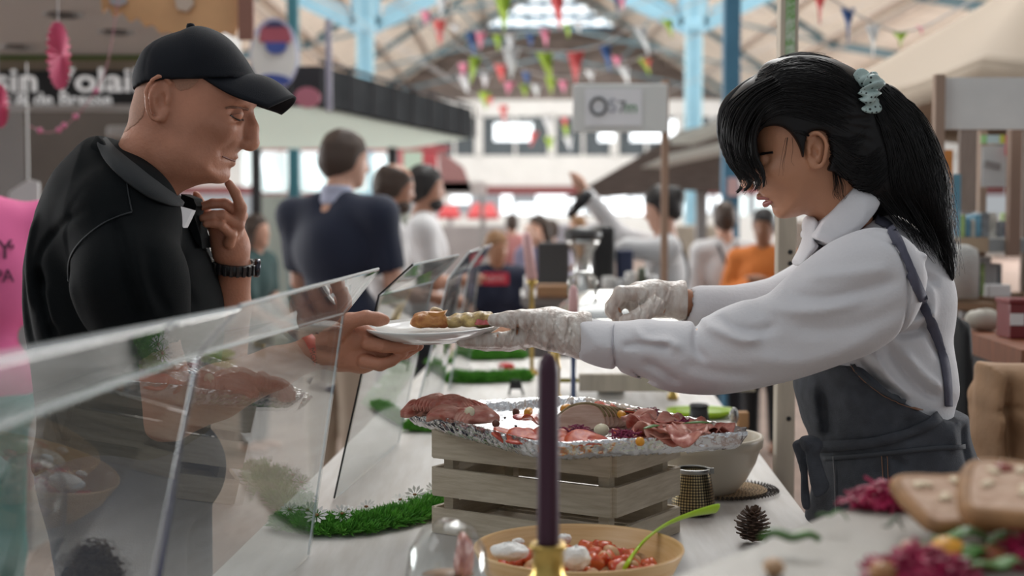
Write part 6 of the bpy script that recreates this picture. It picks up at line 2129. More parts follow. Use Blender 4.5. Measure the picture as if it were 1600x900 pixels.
    tr.build('trousers', mat('navy_chino', (0.008, 0.016, 0.045), 0.8, bump=0.2, bscale=300), body, 2)
    for sy in (-1, 1):
        sh = Field((x - 0.15, 2.46 + sy * 0.11 - 0.08, 0), (x + 0.24, 2.46 + sy * 0.11 + 0.08, 0.15), 0.006)
        sh.chain([(x - 0.06, 2.46 + sy * 0.105, 0.052), (x + 0.15, 2.46 + sy * 0.12, 0.043)], [0.05, 0.042], 0.02)
        sh.build('shoe', mat('dark_leather', (0.03, 0.02, 0.015), 0.5), body, 1)
    # cap
    cf = Field((P(195, 0, YH).x, YH - 0.11, P(0, 158, YH).z), (P(418, 0, YH).x, YH + 0.11, P(0, 28, YH).z), 0.003)
    cf.poly([(211, 146), (209, 128), (214, 104), (226, 80), (242, 66), (262, 56), (284, 49), (302, 42), (320, 42), (342, 50), (362, 64), (380, 86), (394, 108), (402, 124),
             (404, 150), (390, 190), (300, 215), (215, 200)], YH, 0.089, 0.082, k=0, smooth=6)
    cf.mask([(205, 144), (213, 143), (230, 138), (250, 134), (290, 131), (330, 130), (370, 127), (412, 123), (420, 60), (340, 20), (230, 30), (195, 90)], YH, smooth=3)
    cf.crease([(249, 136), (244, 110), (250, 78), (268, 56)], YH, 0.0010, 0.0022)
    cf.crease([(310, 44), (312, 80), (318, 128)], YH, 0.0005, 0.0022)
    cf.crease([(214, 120), (232, 122), (246, 122)], YH, 0.0012, 0.005)
    cf.crease([(330, 120), (365, 117), (396, 116)], YH, 0.0006, 0.003)
    cap = cf.build('cap', CAPM, body, 3)
    MB().lathe(P(298, 41, YH), [(0.0001, 0.0055), (0.006, 0.004), (0.0075, 0.0), (0.0075, -0.004)], 20).build('top_button', CAPM, cap, smooth=True)
    vis = MB()

    def brim(u, v_):
        s_ = v_ * 2 - 1
        as_ = abs(s_)
        y = YH + s_ * (0.074 + 0.010 * math.sin(u * math.pi))
        bx, by = 397 - 80 * as_ ** 2.2, 117 + 4 * as_ ** 1.6
        tx, ty = 460 - 30 * as_ ** 2.6, 152 + 22 * as_ ** 2
        px = bx + (tx - bx) * u
        py = by + (ty - by) * (u ** 1.15) + (-6 + 14 * as_ ** 2) * math.sin(u * math.pi) ** 1.5
        q = P(px, py, YH)
        return Vector((q.x, y, q.z))
    vis.grid(brim, 18, 30)
    vo = vis.build('brim', CAPM, cap, smooth=True)
    solidify(vo, 0.0045)
    ribbon(bvh_of(cap), [(212, 143), (250, 136), (300, 132), (345, 131)], 3, 'cap_hem', CAPM, cap, lift=0.001, thick=0.002)
    # close-cropped hair below the cap, an offset skin following the skull
    hf = Field((P(195, 0, YH).x, YH - 0.1, P(0, 215, YH).z), (P(345, 0, YH).x, YH + 0.1, P(0, 105, YH).z), 0.0026)
    hf.poly([(x_ + (x_ - 290) * 0.006, y_ + (y_ - 190) * 0.006) for x_, y_ in skull], YH, T + 0.0014, 0.069, k=0)
    hf.mask([(200, 130), (246, 128), (247, 160), (243, 182), (232, 196), (214, 206), (196, 205)], YH)
    hf.build('cropped_hair', mat('grey_stubble', (0.37, 0.20, 0.135), 0.75, col2=(0.46, 0.235, 0.155), vscale=350, bump=0.4, bscale=900), body, 1)
    hf = Field((P(280, 0, YH).x, YH - 0.1, P(0, 170, YH).z), (P(345, 0, YH).x, YH + 0.1, P(0, 105, YH).z), 0.0026)
    hf.poly([(x_ + (x_ - 290) * 0.006, y_ + (y_ - 190) * 0.006) for x_, y_ in skull], YH, T + 0.0014, 0.069, k=0)
    hf.mask([(288, 128), (326, 128), (318, 142), (304, 148), (293, 146)], YH)
    hf.build('cropped_hair', mat('grey_stubble'), body, 1)
    # watch
    wt = MB()
    wc = P(365, 416, 2.52)
    ax_ = (P(367, 400, 2.515) - P(364, 440, 2.525)).normalized()
    q = ax_.to_track_quat('Z', 'Y').to_matrix()
    wt.lathe(wc, [(0.0315, -0.010), (0.0375, -0.009), (0.039, 0.0), (0.0375, 0.009), (0.0335, 0.010), (0.0325, 0.0)], 36, q, close=True)
    strap = wt.build('wrist_watch', mat('black_rubber', (0.012, 0.012, 0.013), 0.45), body, smooth=True)
    lk = MB()
    for k in range(22):
        a_ = 2 * math.pi * k / 22
        lk.box(wc + q @ Vector((0.039 * math.cos(a_), 0.039 * math.sin(a_), 0)), (0.006, 0.006, 0.019), q @ Matrix.Rotation(a_, 3, 'Z'), 0.001)
    lk.build('link', mat('black_link', (0.02, 0.02, 0.022), 0.3), strap)
    dq = q @ Matrix.Rotation(math.radians(-20), 3, 'Z')
    MB().lathe(wc + dq @ Vector((0.040, 0, 0)), [(0.0001, 0.007), (0.014, 0.007), (0.0165, 0.004), (0.0165, -0.004), (0.0001, -0.004)], 28,
               dq @ Matrix.Rotation(math.pi / 2, 3, 'Y')).build('watch_case', mat('dark_steel', (0.05, 0.05, 0.06), 0.2, 1.0), strap, smooth=True)
    # wrist band with lettering
    bc = P(489, 551, 2.37)
    ax2 = (P(510, 545, 2.374) - P(450, 568, 2.352)).normalized()
    q2 = ax2.to_track_quat('Z', 'Y').to_matrix()
    wb = MB().lathe(bc, [(0.0290, -0.009), (0.0300, -0.009), (0.0300, 0.009), (0.0290, 0.009)], 40, q2, close=True)
    wbo = wb.build('wristband', mat('coral_paper', (0.80, 0.10, 0.07), 0.5), parent=body, smooth=True)
    bw = bvh_of(wbo)
    h_, n_ = hit(bw, 489, 556, 0.0006)
    if h_ is not None:
        put_text('MGV', 0.013, h_, Vector((0.25, 0, -1)).cross(n_).cross(n_) * -1, n_.cross(Vector((0.25, 0, -1)).cross(n_).cross(n_) * -1), mat('black_ink', (0.01, 0.01, 0.01), 0.6), 'lettering', wbo, 0.0003)
    # the second, dark bracelet
    MB().tube([P(505, 546, 2.373) + q2 @ Vector((0.0295 * math.cos(t), 0.0295 * math.sin(t), 0)) for t in np.linspace(0, 2 * math.pi, 30, endpoint=False)], 0.0018, 6, closed=True).build('bracelet', mat('dark_cord', (0.03, 0.02, 0.02), 0.6), body, smooth=True)
    return body


man = build_man()


# ---- the server
def build_girl():
    YH = 2.36
    T = 0.070
    a, b = P(1145, 370, YH), P(1400, 90, YH)
    fl = Field((a.x, YH - 0.11, a.z), (b.x, YH + 0.11, b.z), 0.0026)
    skull = [(1180, 245), (1177, 222), (1176, 195), (1182, 160), (1205, 125), (1250, 108), (1305, 112), (1350, 140), (1375, 185), (1372, 235), (1355, 275), (1362, 315), (1358, 355), (1320, 368),
             (1285, 362), (1272, 345), (1258, 335), (1243, 339), (1228, 340), (1216, 337), (1210, 329), (1206, 321), (1200, 314), (1194, 309), (1190, 303), (1184, 296), (1180, 284), (1176, 268)]
    fl.poly(skull, YH, T, 0.064, k=0)
    for sy in (-1, 1):
        fl.ell((P(1310, 330, YH).x, YH + sy * 0.098, P(0, 320, YH).z), (0.085, 0.042, 0.065), None, 0.02, '-')
        fl.ell((P(1212, 275, YH).x, YH + sy * 0.045, P(0, 272, YH).z), (0.025, 0.015, 0.018), None, 0.016)
        fl.ell((P(1183, 255, YH).x, YH + sy * 0.031, P(0, 252, YH).z), (0.014, 0.015, 0.010), None, 0.010, '-')
        fl.ell((P(1190, 254, YH).x, YH + sy * 0.031, P(0, 252, YH).z), (0.0115, 0.0130, 0.0118), None, 0.003)
        fl.ell((P(1169, 294, YH).x, YH + sy * 0.010, P(0, 292, YH).z), (0.0085, 0.0070, 0.0065), None, 0.004)
        fl.ell((P(1167, 299, YH).x, YH + sy * 0.006, P(0, 299, YH).z), (0.004, 0.003, 0.0025), None, 0.002, '-')
    fl.chain([pv(1180, 245, YH), pv(1174, 266, YH), pv(1167, 284, YH)], [0.006, 0.0072, 0.0088], 0.007)
    fl.ell(pv(1166, 287, YH), (0.0095, 0.0095, 0.0085), None, 0.004)
    up = (1188, 309)
    fl.chain([(P(1199, 309, YH).x, YH - 0.018, P(0, 309, YH).z), pv(1187, 307, YH), (P(1199, 309, YH).x, YH + 0.018, P(0, 309, YH).z)], [0.0025, 0.0055, 0.0025], 0.003)
    fl.chain([(P(1204, 315, YH).x, YH - 0.018, P(0, 314, YH).z), pv(1197, 319, YH), (P(1204, 315, YH).x, YH + 0.018, P(0, 314, YH).z)], [0.0024, 0.0050, 0.0024], 0.003)
    fl.chain([(P(1206, 309, YH).x, YH - 0.022, P(0, 312, YH).z), pv(1185, 314, YH), (P(1206, 309, YH).x, YH + 0.022, P(0, 312, YH).z)], [0.0010] * 3, 0.002, '-')
    fl.ell(pv(1222, 330, YH), (0.013, 0.017, 0.011), None, 0.008)
    for sy in (-1, 1):
        build_ear(fl, (P(1259, 238, YH).x, YH + sy * (T - 0.001), P(1259, 238, YH).z), -1, 0.056, 0.12, sy)
    parts = [fl.mesh(2)]
    # forearm of the far arm, wrist skin
    fr = Field((P(940, 0, 2.5).x, 2.42, P(0, 520, 2.5).z), (P(1210, 0, 2.5).x, 2.66, P(0, 425, 2.5).z), 0.0028)
    fr.chain([pv(1190, 492, 2.56), pv(1110, 482, 2.55), pv(1062, 470, 2.54)], [0.034, 0.027, 0.022], 0.01)
    fr.chain([pv(1062, 470, 2.54), pv(1030, 466, 2.53), pv(1000, 464, 2.52)], [0.022, 0.026, 0.025], 0.01)
    fin = []
    for k, (y0, yy) in enumerate([(2.49, 0), (2.505, 6), (2.52, 10), (2.535, 12)]):
        fr.chain([pv(998, 458 + yy, y0 + .01), pv(972, 458 + yy, y0), pv(958, 478 + yy * .6, y0), pv(966, 492 + yy * .3, y0 + .004)], [0.0125, 0.0105, 0.0095, 0.008], 0.004)
    fr.chain([pv(1020, 478, 2.49), pv(1000, 494, 2.475), pv(980, 500, 2.475)], [0.014, 0.011, 0.009], 0.005)
    parts.append(fr.mesh(2))
    # near arm: forearm, hand under and over the plate
    fn = Field((P(700, 0, 2.35).x, 2.14, P(0, 640, 2.2).z), (P(1240, 0, 2.2).x, 2.46, P(0, 450, 2.3).z), 0.0030)
    fn.chain([pv(1200, 535, 2.24), pv(1060, 550, 2.26), pv(965, 540, 2.28), pv(895, 524, 2.298)], [0.038, 0.036, 0.030, 0.0240], 0.01)
    fn.chain([pv(895, 524, 2.30), pv(862, 516, 2.315), pv(828, 512, 2.33)], [0.024, 0.029, 0.028], 0.012)
    fn.chain([pv(850, 500, 2.30), pv(815, 499, 2.30), pv(795, 500, 2.30), pv(774, 500, 2.305)], [0.016, 0.0120, 0.0105, 0.0085], 0.006)
    for k, (y0, y1) in enumerate([(2.315, 522), (2.335, 526), (2.355, 528), (2.375, 526)]):
        fn.chain([pv(822, y1, y0), pv(795, y1 + 7, y0), pv(762, y1 + 8, y0 + .003), pv(728 + 6 * k, y1 + 9 - k, y0 + .005)], [0.0130, 0.0110, 0.0098, 0.0078], 0.003)
    parts.append(fn.mesh(2))
    x = P(1380, 500, 2.42).x
    ft = Field((x - 0.3, 2.12, 0.0), (x + 0.3, 2.76, 1.46), 0.012)
    ft.poly([(1290, 345), (1350, 325), (1420, 370), (1465, 430), (1470, 520), (1470, 600), (1460, 680), (1460, 760), (1310, 760), (1290, 680), (1290, 600), (1280, 520), (1280, 430)], 2.42, 0.095, 0.10, k=0)
    for sy in (-1, 1):
        ft.chain([(x - 0.02, 2.43 + sy * 0.08, 0.90), (x - 0.02, 2.43 + sy * 0.08, 0.48), (x + 0.03, 2.43 + sy * 0.08, 0.08)], [0.085, 0.055, 0.038], 0.02)
        ft.chain([(x + 0.05, 2.43 + sy * 0.08, 0.04), (x - 0.12, 2.43 + sy * 0.09, 0.03)], [0.034, 0.028], 0.02)
    ft.chain([pv(1385, 430, 2.33), pv(1290, 490, 2.25), pv(1200, 535, 2.24)], [0.045, 0.040, 0.038], 0.02)
    ft.chain([pv(1350, 410, 2.56), pv(1260, 470, 2.58), pv(1190, 492, 2.56)], [0.055, 0.042, 0.034], 0.02)
    parts.append(ft.mesh(2))
    v, f = join_meshes(parts)
    body = link_mesh('person', v, f, SKIN_G)
    tag(body, 'young woman with black ponytail, white shirt and grey apron handing over the plate', 'person')
    bb = bvh_of(body)
    ribbon(bb, [(1192, 258), (1186, 262), (1181, 262)], 2.4, 'eyelash', LASH, body, lift=0.0012)
    ribbon(bb, [(1208, 238), (1200, 239), (1190, 241)], 3.5, 'eyebrow', HAIR, body, lift=0.001)
    # lips as coloured skins over the lip rolls
    lf = Field((P(1175, 0, YH).x, YH - 0.03, P(0, 330, YH).z), (P(1215, 0, YH).x, YH + 0.03, P(0, 300, YH).z), 0.0012)
    lf.chain([(P(1198, 309, YH).x, YH - 0.017, P(0, 310, YH).z), pv(1186.5, 308, YH), (P(1198, 309, YH).x, YH + 0.017, P(0, 310, YH).z)], [0.0028, 0.0050, 0.0028], 0.001)
    lf.build('upper_lip', LIP_G, body, 1)
    lf = Field((P(1175, 0, YH).x, YH - 0.03, P(0, 335, YH).z), (P(1215, 0, YH).x, YH + 0.03, P(0, 300, YH).z), 0.0012)
    lf.chain([(P(1203, 315, YH).x, YH - 0.017, P(0, 315, YH).z), pv(1196, 319, YH), (P(1203, 315, YH).x, YH + 0.017, P(0, 315, YH).z)], [0.0026, 0.0052, 0.0026], 0.001)
    lf.build('lower_lip', LIP_G, body, 1)
    # gloves: a thin latex skin over each hand, ruffled at the wrist
    GL = mat_glass('translucent_vinyl', (0.80, 0.78, 0.74), 1.45, 0.25, haze=0.62, hazecol=(0.60, 0.57, 0.52))

    def vinyl():
        m = mat('vinyl_glove', (0.46, 0.37, 0.32), 0.36, col2=(0.66, 0.62, 0.57), vscale=75, bump=0.5, bscale=90, stretch=(1.0, 1.0, 0.35), spec=0.5, detail=5)
        return m
    g1 = Field((P(700, 0, 2.33).x, 2.20, P(0, 570, 2.3).z), (P(925, 0, 2.3).x, 2.43, P(0, 455, 2.3).z), 0.0018)
    e = 0.0028
    g1.chain([pv(908, 524, 2.297), pv(893, 522, 2.30), pv(862, 514, 2.315), pv(828, 512, 2.33)], [0.040, 0.033, 0.034, 0.031], 0.012)
    g1.chain([pv(855, 503, 2.30), pv(815, 498, 2.298), pv(795, 499, 2.298), pv(772, 500, 2.303)], [0.0195, 0.0145, 0.0130, 0.0108], 0.006)
    for k, (y0, y1) in enumerate([(2.315, 524), (2.335, 527), (2.355, 529), (2.375, 527)]):
        g1.chain([pv(825, y1, y0), pv(795, y1 + 7, y0), pv(760, y1 + 8, y0 + .003), pv(722 + 7 * k, y1 + 9 - k, y0 + .005)], [0.0155, 0.0138, 0.0122, 0.0098], 0.004)
    rnd = random.Random(5)
    for i in range(60):
        x0 = rnd.uniform(775, 905); y0 = rnd.uniform(488, 530)
        ln = rnd.uniform(14, 34); sl = rnd.uniform(-8, 12)
        g1.crease([(x0, y0), (x0 + sl * .5, y0 + ln * .5), (x0 + sl * 1.4, y0 + ln)], 2.3, rnd.choice([-1, -1, 1]) * rnd.uniform(0.0016, 0.0030), rnd.uniform(0.0014, 0.0022))
    for i in range(9):
        x0 = 776 + i * 11
        g1.crease([(x0, 493), (x0 + 8, 500), (x0 + 14, 512)], 2.3, 0.0014, 0.0018)
    g1.cap(pv(925, 527, 2.296), pv(899, 524, 2.30), 0.035, 0.029, 0.001, '-')
    g1.build('glove', vinyl(), body, 1)
    g2 = Field((P(935, 0, 2.5).x, 2.43, P(0, 520, 2.5).z), (P(1080, 0, 2.5).x, 2.62, P(0, 425, 2.5).z), 0.0018)
    g2.chain([pv(1062, 469, 2.54), pv(1048, 468, 2.54), pv(1022, 466, 2.53), pv(1000, 465, 2.52)], [0.036, 0.030, 0.032, 0.029], 0.010)
    for k, (y0, yy) in enumerate([(2.49, 0), (2.505, 6), (2.52, 10), (2.535, 12)]):
        g2.chain([pv(998, 459 + yy, y0 + .01), pv(970, 458 + yy, y0), pv(956, 479 + yy * .6, y0), pv(964, 495 + yy * .3, y0 + .004)], [0.0152, 0.0132, 0.0120, 0.0102], 0.004)
    g2.chain([pv(1022, 478, 2.49), pv(1000, 495, 2.475), pv(976, 503, 2.475)], [0.0170, 0.0140, 0.0118], 0.005)
    for i in range(46):
        x0 = rnd.uniform(960, 1050); y0 = rnd.uniform(446, 490)
        g2.crease([(x0, y0), (x0 - 4, y0 + 10), (x0 - 3 + rnd.uniform(-8, 8), y0 + rnd.uniform(16, 28))], 2.5, rnd.choice([-1, 1]) * rnd.uniform(0.0010, 0.0022), rnd.uniform(0.0016, 0.0028))
    g2.cap(pv(1085, 472, 2.54), pv(1054, 469, 2.54), 0.033, 0.026, 0.001, '-')
    g2.build('glove', vinyl(), body, 1)

    # shirt
    fs = Field((P(885, 0, 2.3).x, 2.10, P(0, 700, 2.3).z), (P(1515, 0, 2.3).x, 2.72, P(0, 300, 2.3).z), 0.0038)
    fs.poly([(1262, 395), (1275, 360), (1302, 338), (1345, 320), (1395, 335), (1440, 368), (1472, 412), (1490, 458), (1487, 500), (1482, 530), (1492, 565), (1499, 592),
             (1496, 618), (1484, 640), (1475, 690), (1470, 760), (1310, 760), (1285, 680), (1272, 620), (1252, 540), (1246, 460)], 2.42, 0.155, 0.12, k=0)
    # near sleeve
    fs.poly([(902, 503), (915, 500), (955, 504), (985, 503), (1010, 500), (1050, 503), (1095, 500), (1125, 484), (1160, 470), (1195, 462), (1228, 432), (1262, 402), (1305, 372), (1360, 355), (1405, 372), (1432, 410),
             (1430, 460), (1405, 510), (1360, 545), (1310, 566), (1250, 588), (1195, 603), (1140, 615), (1095, 618), (1040, 612), (1000, 596), (965, 582), (930, 574), (903, 560), (897, 530)],
            2.25, 0.068, 0.062, k=0.018, gx=-0.15)
    # far sleeve
    fs.chain([pv(1350, 410, 2.56), pv(1260, 470, 2.59), pv(1180, 492, 2.57), pv(1098, 484, 2.55)], [0.075, 0.064, 0.054, 0.044], 0.02)
    # folds traced on the cloth
    for c, am, w in [
        ([(960, 505), (957, 535), (962, 570), (970, 583)], 0.0045, 0.0030), ([(903, 560), (930, 571), (957, 578)], -0.001, 0.003),
        ([(990, 506), (1005, 530), (1040, 530), (1060, 545)], -0.005, 0.007), ([(965, 540), (1010, 535), (1045, 540)], 0.005, 0.005),
        ([(1100, 502), (1088, 512), (1082, 540), (1100, 560)], 0.006, 0.006), ([(1096, 504), (1120, 515), (1150, 525), (1180, 522)], -0.006, 0.008),
        ([(1120, 490), (1145, 510), (1180, 512), (1205, 500)], 0.005, 0.007), ([(1180, 470), (1215, 480), (1270, 478), (1330, 462)], -0.0045, 0.010),
        ([(1215, 455), (1270, 462), (1330, 448), (1385, 430)], 0.0040, 0.009), ([(1240, 430), (1300, 425), (1370, 415)], -0.003, 0.010),
        ([(1150, 545), (1220, 560), (1290, 545), (1350, 515)], -0.003, 0.012), ([(1210, 500), (1270, 510), (1340, 495), (1395, 465)], 0.003, 0.012),
        ([(1060, 560), (1110, 575), (1180, 580)], 0.003, 0.010), ([(1000, 560), (1030, 575), (1060, 598)], 0.004, 0.006), ([(985, 575), (1000, 588), (1025, 600)], 0.004, 0.004),
        ([(1345, 362), (1378, 385), (1392, 425), (1395, 470), (1390, 520), (1360, 548)], 0.0050, 0.0030),
        ([(1440, 470), (1450, 500), (1470, 540), (1490, 570)], 0.006, 0.008), ([(1400, 525), (1440, 520), (1465, 505)], 0.008, 0.007),
        ([(1410, 510), (1440, 500), (1470, 488)], -0.005, 0.007), ([(1385, 530), (1410, 570), (1445, 610), (1480, 630)], 0.006, 0.007),
        ([(1365, 550), (1390, 590), (1430, 625)], -0.006, 0.007), ([(1410, 545), (1445, 585), (1485, 612)], -0.006, 0.008), ([(1350, 560), (1375, 600), (1400, 615)], 0.005, 0.006),
        ([(1430, 400), (1450, 430), (1480, 450)], 0.005, 0.008), ([(1425, 390), (1440, 410), (1445, 440)], -0.004, 0.008), ([(1460, 440), (1462, 480), (1450, 520)], -0.005, 0.010)]:
        fs.crease(c, 2.25, am * 1.9, w, yhi=2.47)
    # cuffs open where hands come out, neck opening
    fs.cap(pv(880, 526, 2.30), pv(912, 528, 2.285), 0.0315, 0.0300, 0.002, '-')
    fs.cap(pv(1070, 478, 2.545), pv(1105, 484, 2.55), 0.0285, 0.0285, 0.002, '-')
    fs.chain([pv(1310, 285, YH), pv(1318, 350, 2.38)], [0.062, 0.058], 0.008, '-')
    fs.chain([pv(1265, 340, YH), pv(1262, 395, 2.36)], [0.030, 0.012], 0.008, '-')
    fs.poly([(1286, 612), (1330, 590), (1352, 606), (1380, 626), (1412, 641), (1450, 652), (1495, 654), (1530, 700), (1530, 800), (1270, 800)], 2.42, 0.6, 0.003, k=0.002, op='-', smooth=0)
    shirt = fs.build('shirt', WSHIRT, body, 3)
    sb = bvh_of(shirt)
    # cuff hem line
    # collar
    fc = Field((P(1245, 0, 2.36).x, 2.24, P(0, 400, 2.3).z), (P(1400, 0, 2.36).x, 2.50, P(0, 280, 2.3).z), 0.0026)
    fc.poly([(1240, 360), (1262, 330), (1300, 285), (1345, 275), (1385, 310), (1380, 370), (1330, 410), (1260, 410)], YH, 0.096, 0.085, k=0)
    fc.mask([(1326, 292), (1342, 300), (1359, 312), (1352, 328), (1336, 346), (1318, 365), (1303, 385), (1288, 382), (1274, 376), (1262, 370), (1268, 356), (1277, 343), (1290, 328), (1308, 308)], YH)
    fc.build('collar', WSHIRT, shirt, 2)
    f2 = Field((P(1245, 0, 2.36).x, 2.24, P(0, 420, 2.3).z), (P(1400, 0, 2.36).x, 2.50, P(0, 320, 2.3).z), 0.0026)
    f2.poly([(1263, 336), (1272, 342), (1276, 352), (1268, 372), (1276, 384), (1262, 400), (1248, 416), (1240, 410), (1250, 390), (1257, 370), (1256, 350)], YH + 0.01, 0.05, 0.012, k=0, smooth=4)
    f2.build('front_placket', WSHIRT, shirt, 2)
    # buttons of the cuff side
    # apron
    AY = 2.42
    fa = Field((P(1225, 0, AY).x, 2.10, 0.38), (P(1575, 0, AY).x, 2.75, P(0, 540, AY).z), 0.0050)
    fa.poly([(1260, 540), (1320, 500), (1400, 500), (1470, 520), (1500, 590), (1505, 665), (1515, 700), (1530, 745), (1547, 820), (1560, 950), (1570, 1100), (1262, 1100), (1258, 900), (1262, 812),
             (1268, 760), (1272, 720), (1268, 690), (1256, 640), (1246, 598)], AY, 0.176, 0.13, k=0, smooth=4)
    fa.mask([(1240, 560), (1316, 560), (1345, 590), (1375, 612), (1410, 630), (1450, 642), (1492, 640), (1520, 650), (1600, 800), (1600, 1200), (1200, 1200), (1200, 600)], AY, smooth=0)
    for c, am, w in [([(1285, 600), (1295, 650), (1300, 690)], 0.005, 0.010), ([(1330, 600), (1340, 650), (1345, 680)], -0.004, 0.012), ([(1310, 600), (1322, 660)], -0.003, 0.010),
                     ([(1272, 600), (1280, 650), (1290, 690)], -0.005, 0.008), ([(1400, 640), (1405, 680)], 0.004, 0.010), ([(1365, 620), (1372, 660)], 0.003, 0.008),
                     ([(1375, 700), (1388, 712), (1400, 716)], 0.005, 0.006), ([(1500, 660), (1500, 690), (1510, 740)], 0.006, 0.008), ([(1470, 660), (1480, 700)], -0.004, 0.010),
                     ([(1290, 700), (1296, 760), (1294, 820)], 0.004, 0.010), ([(1440, 720), (1455, 790)], 0.003, 0.012)]:
        fa.crease(c, AY - .1, am * 1.5, w)
    apron = fa.build('apron', APRON, body, 3)
    ab = bvh_of(apron)
    ribbon(ab, [(1490, 632), (1470, 650), (1430, 672), (1380, 687), (1330, 694), (1278, 697)], 15, 'waist_tie', APRON, apron, lift=0.004, thick=0.004, widths=[13, 15, 16, 16])
    ribbon(ab, [(1288, 716), (1340, 712), (1400, 706), (1460, 700), (1506, 698)], 7, 'pocket_hem', mat('apron_hem', (0.045, 0.050, 0.060), 0.85, bump=0.2, bscale=500), apron, lift=0.002, thick=0.003)
    ribbon(ab, [(1325, 563), (1348, 590), (1378, 612), (1412, 629), (1450, 640), (1480, 642)], 6, 'bib_hem', mat('apron_hem'), apron, lift=0.003, thick=0.003)
    for sx in (1304, 1378, 1386):
        ribbon(ab, [(sx, 712), (sx + 2, 740), (sx + 3, 775), (sx + 4, 810)], 1.3, 'pocket_stitching', SEAMG if sx == 1304 else STITCH, apron, lift=0.003, thick=0.001)
    ribbon(ab, [(1330, 575), (1352, 597), (1382, 619), (1415, 635), (1450, 646), (1478, 648)], 1.0, 'stitching', STITCH, apron, lift=0.004, thick=0.001)
    # knot with hanging ends in front of the hip
    kf = Field((P(1228, 0, 2.3).x, 2.16, P(0, 815, 2.3).z), (P(1310, 0, 2.3).x, 2.46, P(0, 670, 2.3).z), 0.0030)
    kf.poly([(1250, 685), (1268, 680), (1284, 688), (1284, 702), (1272, 712), (1256, 706)], 2.27, 0.020, 0.014, k=0)
    kf.poly([(1262, 700), (1278, 706), (1290, 740), (1296, 762), (1278, 778), (1270, 772), (1262, 740), (1256, 715)], 2.262, 0.006, 0.006, k=0.003)
    kf.poly([(1238, 694), (1250, 686), (1262, 692), (1262, 740), (1266, 790), (1258, 797), (1252, 785), (1250, 740), (1244, 715)], 2.285, 0.010, 0.008, k=0.003)
    kf.crease([(1266, 690), (1262, 706)], 2.27, 0.003, 0.003)
    kf.crease([(1254, 700), (1256, 740), (1260, 780)], 2.28, 0.003, 0.003)
    kf.crease([(1272, 712), (1280, 740), (1284, 768)], 2.27, 0.002, 0.003)
    kf.build('tie_knot', APRON, apron, 2)
    # straps
    ribbon(sb, [(1330, 352), (1345, 344), (1366, 343), (1386, 354), (1400, 375), (1413, 402), (1427, 435), (1440, 468), (1456, 506), (1467, 540), (1475, 572), (1479, 606), (1480, 634)], 12, 'shoulder_strap', STRAPM, apron, lift=0.003, thick=0.003,
           widths=[9, 12, 13, 13, 13, 12, 10])
    ribbon(sb, [(1300, 362), (1322, 352), (1345, 336)], 12, 'far_strap', STRAPM, apron, lift=0.003, thick=0.003)
    MB().prism([P(x_, y_, 2.36) for x_, y_ in [(1268, 374), (1277, 382), (1268, 392), (1256, 402), (1251, 410), (1250, 404), (1262, 392), (1264, 384)]], Vector((0.0, 0.03, 0))).build('neck_strap', STRAPM, apron)
    # cuff stitching and side seam ribs
    ribbon(sb, [(959, 506), (956, 540), (962, 580)], 1.2, 'cuff_seam', mat('shirt_seam', (0.5, 0.49, 0.53), 0.8), shirt, lift=0.0008, thick=0.001)
    # skirt underlayer (white shirt tail at the back)
    MB().prism([P(x_, y_, 2.44) for x_, y_ in [(1490, 655), (1502, 690), (1560, 745), (1562, 790), (1530, 780), (1500, 720)]], Vector((0, 0.10, 0))).build('shirt_tail', WSHIRT, shirt)
    tr = Field((x - 0.26, 2.2, 0.05), (x + 0.26, 2.7, 1.0), 0.01)
    tr.ell((x + 0.02, 2.43, 0.90), (0.11, 0.14, 0.1), None, 0)
    for sy in (-1, 1):
        tr.chain([(x - 0.02, 2.43 + sy * 0.08, 0.88), (x - 0.02, 2.43 + sy * 0.08, 0.48), (x + 0.03, 2.43 + sy * 0.08, 0.08)], [0.08, 0.066, 0.055], 0.03)
    tr.build('trousers', mat('black_cotton', (0.012, 0.012, 0.014), 0.8), body, 2)

    # ---------------- hair
    hf = Field((P(1110, 0, YH).x, YH - 0.125, P(0, 470, YH).z), (P(1515, 0, YH).x, YH + 0.125, P(0, 70, YH).z), 0.0034)
    hf.poly([(1165, 260), (1160, 215), (1140, 200), (1132, 178), (1140, 155), (1160, 132), (1180, 118), (1196, 98), (1225, 89), (1255, 86), (1290, 90), (1325, 104), (1350, 122), (1372, 150), (1388, 185),
             (1400, 225), (1404, 262), (1402, 300), (1385, 330), (1360, 345), (1330, 380), (1280, 380), (1230, 345), (1200, 320), (1170, 290)],
            YH, T + 0.014, 0.078, k=0, smooth=4)
    hf.poly([(1180, 260), (1176, 225), (1182, 205), (1200, 200), (1216, 206), (1228, 220), (1236, 236), (1240, 250), (1244, 222), (1250, 211), (1264, 207), (1278, 214), (1285, 232), (1284, 252),
             (1278, 268), (1292, 272), (1308, 280), (1322, 292), (1334, 300), (1346, 306), (1352, 330), (1350, 420), (1120, 420), (1100, 300), (1150, 262)], YH, 0.4, 0.003, k=0.004, op='-', smooth=4)
    hf.poly([(1345, 150), (1365, 132), (1392, 134), (1420, 160), (1442, 195), (1460, 235), (1472, 280), (1478, 325), (1484, 370), (1490, 410), (1486, 440), (1472, 425), (1455, 385), (1430, 352), (1405, 338), (1375, 330), (1350, 300), (1350, 220)],
            YH - 0.012, 0.062, 0.055, k=0.015, smooth=4)
    # locks combed back from the brow
    for i in range(16):
        t = i / 15
        p0 = (1165 + 60 * t, 200 - 88 * t ** 0.7)
        c = [(1150 + 70 * t, 195 - 95 * t), (1210 + 30 * t, 175 - 72 * t), (1280, 170 - 58 * t + 8), (1335, 165 - 40 * t + 20)]
        hf.crease(c, YH, 0.0022 if i % 2 else -0.0022, 0.0045)
